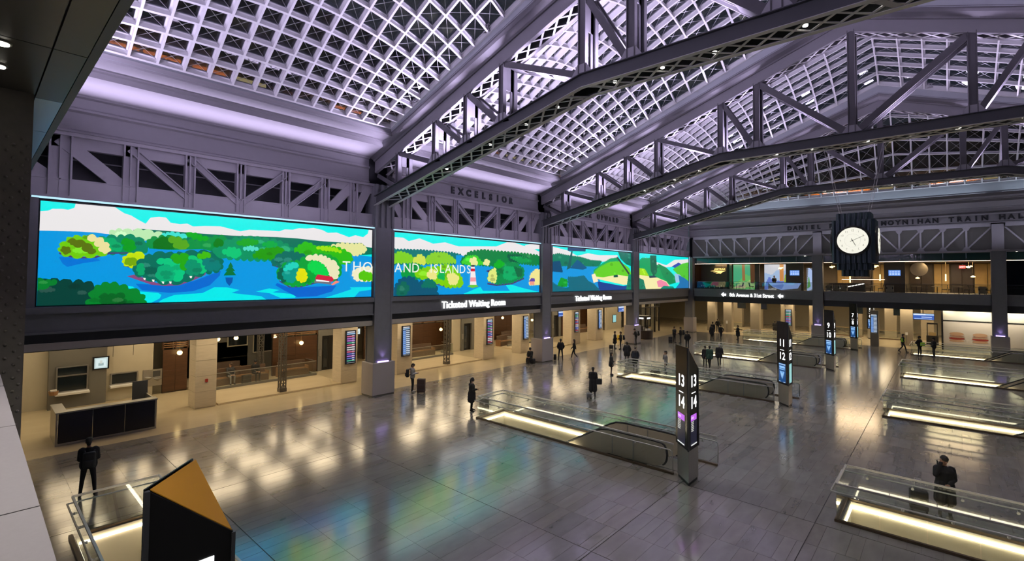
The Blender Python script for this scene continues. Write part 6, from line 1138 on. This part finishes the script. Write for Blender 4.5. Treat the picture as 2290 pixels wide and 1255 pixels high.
def capsule(mb, p0, p1, r0, r1, n=10):
    p0, p1 = Vector(p0), Vector(p1); d = p1-p0
    if d.length < 1e-5: d = Vector((0, 0, 1e-3)); p1 = p0+d
    u = d.normalized(); pts = []; rad = []
    for a in (80, 55, 28): pts.append(p0-u*r0*math.sin(math.radians(a))); rad.append(max(.002, r0*math.cos(math.radians(a))))
    pts += [p0, p1]; rad += [r0, r1]
    for a in (28, 55, 80): pts.append(p1+u*r1*math.sin(math.radians(a))); rad.append(max(.002, r1*math.cos(math.radians(a))))
    mb.tube(pts, rad, n)
def hand(caps, w, d, side, curl=.5, up=Vector((0, 0, 1))):
    """palm and five fingers; w wrist, d pointing direction, side = thumb side"""
    d = d.normalized(); t = side.normalized(); nrm = d.cross(t).normalized(); palm = w+d*.085
    caps.append((w+d*.01, palm+t*.012, .024, .027, 'skin')); caps.append((w+d*.02-t*.014, palm-t*.022, .022, .022, 'skin'))
    for i, (o, L) in enumerate(((.030, .070), (.011, .080), (-.009, .074), (-.028, .058))):
        b = palm+t*o; k1 = b+(d*math.cos(curl*.5)+nrm*math.sin(curl*.5))*L*.55; k2 = k1+(d*math.cos(curl*1.4)+nrm*math.sin(curl*1.4))*L*.5
        caps.append((b, k1, .0098, .009, 'skin')); caps.append((k1, k2, .009, .0075, 'skin'))
    b = w+d*.035+t*.026; k1 = b+(d*.7+t*.7+nrm*.2).normalized()*.045; caps.append((b, k1, .012, .0105, 'skin')); caps.append((k1, k1+(d*.95+nrm*.3).normalized()*.035, .0105, .0085, 'skin'))
def person(label, x, y, ang, H=1.74, legs='stand', arms=('down', 'down'), top='cloth_black', pants='cloth_black', shoe='shoe_dark', skin='skin_mid', hair='hair_dark', coat=0.0, head=(0, 0), hat=None, bulk=.015, voxel=.017, lean=0.0, mask=None, z=0.0, vest=None, longhair=False, hood=False, group='people in the hall'):
    V = Vector; k = H/1.75; caps = []
    C = lambda a, b, r0, r1, tg: caps.append((V(a), V(b), r0, r1, tg))
    drop = 0.0; pz = .93; sit = legs in ('sit', 'sitlow')
    if legs == 'sit': drop = .93-.52
    if legs == 'sitlow': drop = .93-.46
    T = lambda p: V((p[0], p[1]+(p[2]-.95)*lean, p[2]-drop))
    # legs
    for s in (-1, 1):
        hip = V((s*.088, 0, pz-drop)); st = .0
        if legs == 'stand': knee = V((s*.10, .02, .50)); ank = V((s*.115, -.015, .085)); toe = V((s*.14, .15, .035))
        elif legs == 'wide': knee = V((s*.14, .02, .50)); ank = V((s*.17, -.015, .085)); toe = V((s*.21, .14, .035))
        elif legs == 'walk':
            f = s; knee = V((s*.09, .16 if f > 0 else -.02, .52)); ank = V((s*.09, .24 if f > 0 else -.30, .09 if f > 0 else .16)); toe = ank+(V((0, .17, -.03)) if f > 0 else V((0, .13, -.12)))
        else: knee = V((s*.12, .44, pz-drop+.03)); ank = V((s*.12, .42+(.06 if s > 0 else -.02), .085)); toe = V((s*.14, .60, .035))
        C(hip, knee, .088, .060, 'pants'); C(knee, ank+V((0, 0, .03)), .060, .044, 'pants')
        C(ank, ank*.5+toe*.5+V((0, 0, -.006)), .045, .042, 'shoe'); C(ank*.5+toe*.5, toe, .043, .034, 'shoe'); C(ank+V((0, -.035, -.035)), ank+V((0, .02, -.045)), .038, .040, 'shoe')
    b = bulk
    # torso
    for s in (-1, 1):
        C(T((s*.075, 0, .96)), T((s*.065, .0, 1.12)), .105+b, .10+b, 'top'); C(T((s*.065, 0, 1.12)), T((s*.095, .005, 1.33)), .10+b, .105+b, 'top'); C(T((s*.095, .005, 1.33)), T((s*.145, -.005, 1.415)), .10+b*.8, .064+b*.5, 'top'); C(T((s*.085, -.01, .93)), T((s*.09, 0, .99)), .105+b*.5, .105, 'pants' if coat <= 0 else 'top')
    C(T((0, 0, 1.0)), T((0, .01, 1.33)), .11+b, .12+b, 'top'); C(T((0, -.01, 1.38)), T((0, 0, 1.46)), .085, .062, 'top')
    if coat > 0 and not sit:
        zl = .93-coat
        for s in (-1, 1):
            for yy in (-.05, .05): C(T((s*.075, yy, .98)), T((s*.105, yy*1.3, zl)), .10+b, .105+b*.8, 'top')
    if coat > 0 and sit:
        for s in (-1, 1): C(T((s*.09, .05, .93)), V((s*.12, .36, pz-drop+.02)), .11, .085, 'top')
    # head
    yaw, nod = head; hc = T((0, .015, 1.635)); R = Matrix.Rotation(math.radians(yaw), 3, 'Z') @ Matrix.Rotation(math.radians(-nod), 3, 'X')
    h = lambda p: hc+R @ V(p)
    C(T((0, -.005, 1.44)), hc+V((0, -.01, -.06)), .055, .052, 'skin')
    C(h((0, -.015, .035)), h((0, .0, .03)), .094, .092, 'skin'); C(h((0, .015, .0)), h((0, .03, -.075)), .076, .048, 'skin'); C(h((0, .085, .0)), h((0, .108, -.030)), .012, .016, 'skin')
    for s in (-1, 1): C(h((s*.085, -.01, .01)), h((s*.088, -.015, -.03)), .016, .012, 'skin')
    hr = 'hat' if hat else 'hair'; e = .010 if hat else 0
    C(h((0, -.028, .055)), h((0, .012, .068)), .098+e, .090+e, hr); C(h((0, -.05, .0)), h((0, -.045, -.055)), .078+e, .06+e, hr)
    if hat: C(h((0, -.02, .09)), h((0, -.02, .14)), .08, .06, 'hat')
    if longhair:
        C(h((0, -.05, .0)), h((0, -.06, -.20)), .085, .07, 'hair')
        for s in (-1, 1): C(h((s*.07, -.02, .0)), h((s*.075, -.02, -.17)), .04, .03, 'hair')
    if hood: C(T((-.06, -.10, 1.44)), T((.06, -.10, 1.44)), .075, .075, 'top')
    if mask: C(h((0, .07, -.035)), h((0, .075, -.055)), .042, .038, 'mask')
    # arms
    for s, pose in zip((-1, 1), arms):
        sh = T((s*.178, -.005, 1.40)); up = V((0, 0, 1))
        P = {'down': ((.245, -.02, 1.13), (.25, .07, .90)), 'phone': ((.225, .03, 1.14), (.085, .27, 1.20)), 'phone2': ((.225, .03, 1.14), (.07, .25, 1.16)), 'face': ((.20, .14, 1.16), (.055, .135, 1.46)), 'ear': ((.26, .16, 1.25), (.10, .08, 1.57)), 'front': ((.235, .03, 1.14), (.05, .215, 1.04)), 'pocket': ((.30, -.06, 1.15), (.235, .07, .97)), 'hip': ((.39, -.06, 1.18), (.20, .05, 1.02)), 'cane': ((.27, .02, 1.14), (.30, .22, .98)), 'cross': ((.24, .06, 1.14), (-.04, .20, 1.14)), 'swing': ((.245, .10, 1.14), (.24, .26, .98)), 'back': ((.245, -.12, 1.14), (.25, -.16, .90)), 'knee': ((.23, .12, 1.16), (.10, .38, 1.06)), 'handle': ((.24, -.03, 1.13), (.28, -.10, .88))}[pose]
        el = T((s*(P[0][0]-.022), P[0][1], P[0][2])); wr = T((s*P[1][0], P[1][1], P[1][2]))
        C(sh, el, .058+b*.55, .046+b*.5, 'top'); C(el, wr, .046+b*.5, .035+b*.35, 'top')
        d = (wr-el).normalized(); side = V((-s, 0, 0))-d*(V((-s, 0, 0)).dot(d))
        if side.length < .3: side = V((0, 1, 0))-d*d.y
        if pose == 'face': d = (h((s*.03, .11, -.02))-wr).normalized(); side = V((-s, 0, .1))-d*(V((-s, 0, .1)).dot(d))
        if pose == 'ear': d = (h((s*.08, .03, .02))-wr).normalized()
        if pose != 'pocket': hand(caps, wr+d*.012, d, side, .9 if pose in ('phone', 'phone2', 'front', 'cane', 'handle') else .45)
    if vest:
        for s in (-1, 1): C(T((s*.07, .0, 1.06)), T((s*.09, .0, 1.30)), .118+b, .122+b, 'vest')
    caps = [(a*k, c*k, r0*k, r1*k, t) for a, c, r0, r1, t in caps]
    mb = MB()
    for a, c, r0, r1, t in caps: capsule(mb, a, c, r0, r1)
    me = mb.mesh('person_raw', 'cloth_black'); ob = bpy.data.objects.new('person_raw', me)
    m = ob.modifiers.new('r', 'REMESH'); m.mode = 'VOXEL'; m.voxel_size = voxel; m.use_smooth_shade = True
    m2 = ob.modifiers.new('s', 'SMOOTH'); m2.factor = .5; m2.iterations = 3 if voxel > .012 else 2
    out = evaluated_mesh(ob); bpy.data.objects.remove(ob); bpy.data.meshes.remove(me)
    tags = ['top', 'pants', 'shoe', 'skin', 'hair', 'hat', 'mask', 'vest']; mm = {'top': top, 'pants': pants, 'shoe': shoe, 'skin': skin, 'hair': hair, 'hat': hat or hair, 'mask': mask or skin, 'vest': vest or top}
    out.materials.clear()
    for t in tags: out.materials.append(MATS[mm[t]])
    n = len(out.polygons); cen = np.empty(n*3, dtype=np.float32); out.polygons.foreach_get('center', cen); cen = cen.reshape(-1, 3); best = np.full(n, 1e9, dtype=np.float32); idx = np.zeros(n, dtype=np.int32)
    for a, c, r0, r1, t in caps:
        a = np.array(a, dtype=np.float32); c = np.array(c, dtype=np.float32); d = c-a; L2 = max(1e-9, float(d@d)); u = np.clip(((cen-a)@d)/L2, 0, 1); dist = np.linalg.norm(cen-a-u[:, None]*d, axis=1)-(r0+(r1-r0)*u); g = dist < best; best[g] = dist[g]; idx[g] = tags.index(t)
    out.polygons.foreach_set('material_index', idx); out.polygons.foreach_set('use_smooth', np.ones(n, dtype=bool)); out.name = 'person'
    o = bpy.data.objects.new('person', out); COL.objects.link(o); o.location = (x, y, z); o.rotation_euler = (0, 0, math.radians(ang-90)); tag(o, label, 'person', group)
    hk = lambda p: h(p)*k
    ey = MB()
    for s in (-1, 1): ey.lathe([(.004, -.008), (.010, 0), (.004, .008)], hk((s*.033, .093, .012)), 8)
    ey.build('eyes', 'dark', o)
    mo = MB(); c = hk((0, .083, -.068)); mo.box(c.x-.02, c.x+.02, c.y-.006, c.y+.006, c.z-.004, c.z+.004); mo.build('mouth', 'lip', o)
    return o
mat('lip', (.20, .07, .055), .5)
def rbox(mb, sx, sy, z0, z1, r=.04):
    n = 4; pts = []
    for cx, cy, a0 in ((sx-r, sy-r, 0), (-sx+r, sy-r, 90), (-sx+r, -sy+r, 180), (sx-r, -sy+r, 270)):
        for i in range(n+1): a = math.radians(a0+90*i/n); pts.append((cx+r*math.cos(a), cy+r*math.sin(a)))
    rings = [(.9, z0), (1, z0+r*.6), (1, z1-r*.6), (.9, z1)]; b = len(mb.v); k = len(pts)
    for s, z in rings: mb.v += [(p[0]*s, p[1]*s, z) for p in pts]
    fs = [(b+i*k+j, b+i*k+(j+1) % k, b+(i+1)*k+(j+1) % k, b+(i+1)*k+j) for i in range(3) for j in range(k)]+[tuple(b+j for j in range(k-1, -1, -1)), tuple(b+3*k+j for j in range(k))]
    for f in fs: mb.f.append(f); mb.mi.append(0); mb.c.append(None)
    return mb
def suitcase(x, y, ang, lab, m='bag_black', h=.66, w=.22, d=.14, handle=True):
    t = empty('suitcase', lab, 'suitcase', 'suitcases on the floor', (x, y, 0), math.radians(ang)); rbox(MB(), w, d, .06, h).build('shell', m, t, True)
    for sx in (-1, 1):
        for sy in (-1, 1): o = place(MB().lathe([(.028, -.012), (.028, .012)], n=10).mesh('wheel', 'dark'), 'wheel', t, Matrix.Translation((sx*(w-.05), sy*(d-.04), .028)) @ Matrix.Rotation(math.pi/2, 4, 'X'))
    MB().box(-w+.03, w-.03, -d-.008, -d+.002, h*.25, h*.28).box(-w+.03, w-.03, -d-.008, -d+.002, h*.6, h*.63).build('zip_line', 'kiosk_edge', t)
    if handle: MB().tube([(-.08, d-.03, h-.01), (-.08, d-.03, h+.32), (.08, d-.03, h+.32), (.08, d-.03, h-.01)], .009, 6).build('pull_handle', 'stainless', t)
    return t
def backpack(x, y, z, ang, lab, m='bag_black', s=1.0):
    t = empty('backpack', lab, 'backpack', 'backpacks', (x, y, z), math.radians(ang-90)); rbox(MB(), .155*s, .085*s, 0, .46*s, .07).build('pack', m, t, True); q = rbox(MB(), .12*s, .035*s, .05*s, .24*s, .03).build('front_pocket', m, t, True); q.matrix_local = Matrix.Translation((0, -.10*s, 0))
    for sx in (-1, 1): MB().tube([(sx*.10*s, .06*s, .42*s), (sx*.12*s, .14*s, .50*s), (sx*.13*s, .25*s, .44*s), (sx*.13*s, .27*s, .28*s), (sx*.14*s, .08*s, .06*s)], .014, 6).build('strap', m, t)
    return t
def ahead(x, y, ang, d, side=0): a = math.radians(ang); return x+math.cos(a)*d+math.sin(a)*side, y+math.sin(a)*d-math.cos(a)*side
P = person
# --- the two largest figures
P('man in dark jacket with a backpack standing beside the desk', 4.34, 2.68, 165, 1.80, 'wide', ('front', 'front'), 'cloth_black', 'cloth_black', head=(0, 25), bulk=.045, voxel=.010, hair='hair_dark')
bx, by = ahead(4.34, 2.68, 172, -.30, .02); backpack(bx, by, .98, 172, 'black backpack on the man beside the desk')
P('man in long black coat holding a phone to his face behind glass rail', 24.45, 19.42, -75, 1.80, 'stand', ('front', 'ear'), 'cloth_black', 'cloth_black', head=(8, 14), bulk=.04, coat=.42, voxel=.010, skin='skin_mid', hair='hair_dark')
suitcase(23.85, 19.5, 10, 'dark suitcase standing behind the glass rail beside the man on the phone', 'bag_black', .62)
t = empty('phone', 'small dark phone held to the ear of the man in a long coat', 'phone', None, (24.45-.155, 19.42-.09, 1.60), .3); MB().box(-.01, .01, -.036, .036, -.07, .07).build('phone_slab', 'dark', t); MB().box(.010, .012, -.033, .033, -.064, .064).build('phone_display', 'dark_glass', t)
# --- along the screen wall
P('traveller in grey jacket looking at a phone beside a suitcase', .53, 18.04, 42, 1.72, 'stand', ('phone2', 'phone'), 'cloth_pale', 'cloth_black', head=(0, 28), bulk=.035, hair='hair_dark', skin='skin_light', shoe='shoe_pale', hood=True)
bx, by = ahead(.53, 18.04, 42, -.30); backpack(bx, by, .93, 42, 'black backpack on the traveller in a grey jacket'); suitcase(1.05, 18.3, 42, 'tall dark brown suitcase beside the traveller in a grey jacket', 'bag_brown', .86, .24, .17, False)
P('person in black parka and knit hat looking at a phone by the railing', 6.05, 17.7, 35, 1.68, 'stand', ('phone2', 'phone'), 'cloth_black', 'cloth_black', head=(0, 20), bulk=.05, coat=.32, hat='cloth_black', skin='skin_light', hood=True)
suitcase(6.68, 18.0, 90, 'black suitcase at the corner of the nearest left railing', 'bag_black', .78, .24, .14, False)
P('person in long black hooded coat seen from behind in mid hall', 9.04, 24.69, 118, 1.72, 'stand', ('phone2', 'down'), 'cloth_black', 'cloth_charcoal', bulk=.05, coat=.50, hood=True, hair='hair_dark', head=(0, 20))
bx, by = ahead(9.04, 24.69, 118, -.08, .36); t = empty('shoulder_bag', 'black shoulder bag at the side of the long coated person', 'bag', None, (bx, by, .78), math.radians(28)); rbox(MB(), .17, .09, 0, .32, .05).build('pouch', 'bag_black', t, True); MB().tube([(-.13, 0, .3), (-.10, 0, .6), (.10, 0, .6), (.13, 0, .3)], .012, 6).build('strap', 'bag_black', t)
suitcase(9.05, 24.25, 28, 'small grey case at the feet of the long coated person', 'cloth_grey', .30, .14, .10, False)
P('hooded person seated against the second column pedestal', -.72, 30.72, -70, 1.70, 'sitlow', ('knee', 'knee'), 'cloth_black', 'cloth_black', head=(0, 25), bulk=.05, coat=.3, hat='cloth_black', lean=-.05)
t = empty('duffel_bag', 'low black bag the hooded person sits on', 'bag', None, (-.78, 30.86, 0), .2); rbox(MB(), .36, .24, 0, .36, .1).build('bag_body', 'bag_black', t, True); MB().tube([(-.2, -.24, .2), (-.12, -.27, .33), (.12, -.27, .33), (.2, -.24, .2)], .012, 6).build('strap', 'bag_black', t)
P('man in black clothes standing right of the second column pedestal', .15, 33.75, 130, 1.78, 'wide', ('pocket', 'pocket'), 'cloth_black', 'cloth_black', bulk=.03)
suitcase(-.15, 33.35, 130, 'small dark case against the second column pedestal', 'bag_black', .5, .16, .12, False)
P('woman in black walking left past the blue board', .66, 35.02, 215, 1.66, 'walk', ('swing', 'back'), 'cloth_black', 'cloth_black', longhair=True, skin='skin_light', shoe='shoe_pale')
P('person in black coat facing a companion, left of a pair by third column', .09, 42.96, 20, 1.70, 'stand', ('front', 'handle'), 'cloth_black', 'cloth_black', coat=.3, bulk=.03)
P('person with a backpack, right of a pair by third column', .80, 42.85, 215, 1.74, 'stand', ('front', 'front'), 'cloth_black', 'cloth_black', bulk=.03)
bx, by = ahead(.80, 42.85, 215, -.29); backpack(bx, by, .95, 215, 'black backpack on the right of the pair by the third column'); suitcase(.05, 42.35, 20, 'low black case beside the pair by the third column', 'bag_black', .42, .2, .14, False)
P('person with a bag bending forward against the third column pedestal', .30, 47.0, 215, 1.68, 'stand', ('phone', 'phone2'), 'cloth_black', 'cloth_black', head=(0, 30), lean=.18, bulk=.04)
bx, by = ahead(.30, 47.0, 215, -.24); backpack(bx, by, .98, 215, 'black backpack on the person against the third column pedestal')
P('person in plum trousers standing at the end of the second railing', 6.55, 31.1, 30, 1.62, 'stand', ('front', 'down'), 'cloth_charcoal', 'cloth_plum', longhair=True, bulk=.04, coat=.15)
P('broad person in black with pale shoes beyond the second railing', 5.0, 36.3, 120, 1.74, 'stand', ('pocket', 'pocket'), 'cloth_black', 'cloth_charcoal', bulk=.07, coat=.2, shoe='shoe_pale')
P('person in black coat and face mask behind the second railing', 6.96, 33.95, -60, 1.74, 'stand', ('pocket', 'pocket'), 'cloth_black', 'denim', mask='mask_white', coat=.35, bulk=.03, vest='cloth_navy')
P('person in light grey sweater drinking behind the second railing', 9.5, 33.7, 215, 1.76, 'stand', ('down', 'face'), 'cloth_grey', 'denim', skin='skin_light')
t = empty('duffel_bag', 'black holdall on the floor left of the person in grey sweater', 'bag', None, (8.75, 33.55, 0), .6); rbox(MB(), .34, .2, 0, .34, .1).build('bag_body', 'bag_black', t, True); MB().tube([(-.15, 0, .33), (-.1, 0, .44), (.1, 0, .44), (.15, 0, .33)], .014, 6).build('handle', 'bag_black', t)
P('shorter person in black, left of the three with the cane walker', 10.15, 39.6, 125, 1.60, 'stand', ('down', 'down'), 'cloth_black', 'cloth_black', coat=.2, bulk=.03)
P('person in dark green coat in the middle of three walkers', 10.70, 39.05, 125, 1.72, 'walk', ('down', 'down'), 'cloth_green', 'cloth_black', bulk=.05, coat=.1)
P('white haired person in black leaning on a cane', 11.05, 40.2, 115, 1.80, 'walk', ('down', 'cane'), 'cloth_black', 'cloth_black', hair='hair_white', bulk=.04, coat=.15)
cx, cy = ahead(11.05, 40.2, 115, .25, .32); t = empty('walking_cane', 'thin walking cane held by the white haired person', 'cane', None, (cx, cy, 0)); MB().tube([(0, .05, 0), (0, 0, .93)], .014, 8).build('shaft', 'wood_light', t); MB().tube([(-.06, 0, .94), (.06, 0, .95)], .016, 8).build('grip', 'dark', t)
# --- far hall
P('person in black nearest the corner column group, front left', 4.51, 57.3, 125, 1.72, 'stand', ('down', 'down'), 'cloth_black', 'cloth_black', coat=.2, bulk=.04); P('person standing behind between the left end piers', 2.3, 65.8, -60, 1.76, 'stand', ('pocket', 'pocket'), 'cloth_black', 'cloth_black'); P('tall dark figure behind the front left person', 3.6, 60.2, 125, 1.8, 'stand', ('down', 'down'), 'cloth_black', 'cloth_black', coat=.3)
P('person with arms apart right of the corner column group', 5.26, 58.05, -50, 1.70, 'walk', ('hip', 'down'), 'cloth_black', 'cloth_black', hair='hair_brown'); P('lone person in a knee length black coat near the fifth railing', 6.75, 59.3, 215, 1.66, 'stand', ('front', 'front'), 'cloth_black', 'cloth_black', coat=.35, bulk=.05); P('dark figure walking in the end concourse with pale shoes', 8.46, 68.4, 100, 1.75, 'walk', ('front', 'front'), 'cloth_black', 'cloth_black', coat=.25, shoe='shoe_pale', bulk=.04)
P('person leaning over luggage in front of the glass lobby', 2.53, 51.5, -20, 1.74, 'stand', ('handle', 'front'), 'cloth_black', 'cloth_black', bulk=.05, mask='mask_white'); P('person with a big backpack in front of the glass lobby', 3.15, 51.7, 190, 1.72, 'wide', ('front', 'front'), 'cloth_black', 'cloth_charcoal', bulk=.03)
bx, by = ahead(3.15, 51.7, 190, -.30); backpack(bx, by, .92, 190, 'large black backpack before the glass lobby', s=1.15); suitcase(2.35, 50.95, 20, 'black suitcase of the two travellers before the glass lobby', 'bag_black', .70, .22, .15)
P('dark figure half hidden behind the 13 and 14 sign', 5.4, 47.9, 125, 1.76, 'stand', ('pocket', 'pocket'), 'cloth_black', 'cloth_black', bulk=.03)
P('officer in a lime vest with arms out, left of three', 21.45, 60.9, 20, 1.78, 'walk', ('hip', 'hip'), 'cloth_black', 'cloth_black', vest='hi_vis', lean=.05); P('officer with a lime panel in the middle of three', 22.75, 59.0, -30, 1.82, 'wide', ('front', 'hip'), 'cloth_black', 'cloth_black', bulk=.05, hat='cloth_black'); P('officer in black on the right of three', 23.75, 59.05, 200, 1.76, 'stand', ('front', 'phone'), 'cloth_black', 'cloth_black', bulk=.06, hat='cloth_black')
t = empty('vest_bag', 'lime hi visibility bundle at the hip of the middle officer', 'bag', None, (22.98, 58.78, 1.0), .5); rbox(MB(), .17, .07, 0, .30, .05).build('bundle', 'hi_vis', t, True); MB().box(-.16, .16, -.075, -.068, .12, .17).build('reflective_band', 'shirt_white', t)
P('seated person in black on the waiting bench, left of two', -9.22, 11.2, 0, 1.72, 'sit', ('knee', 'knee'), 'cloth_charcoal', 'cloth_grey', head=(20, 20), bulk=.04, z=.10, hair='hair_brown'); P('seated person in black on the waiting bench, right of two', -9.22, 12.7, 0, 1.72, 'sit', ('knee', 'front'), 'cloth_black', 'cloth_black', head=(-20, 15), bulk=.05, z=.10, hat='cloth_black'); suitcase(-8.75, 12.0, 90, 'dark suitcase between the two bench sitters', 'bag_black', .62, .26, .15, False)
P('dark figure standing behind the lounge glass before the blue mural', 9.0, 66.0, -80, 1.75, 'stand', ('front', 'front'), 'cloth_black', 'cloth_black', z=5.70, voxel=.022, group='people in the lounge')

bpy.data.scenes.remove(_tmp)
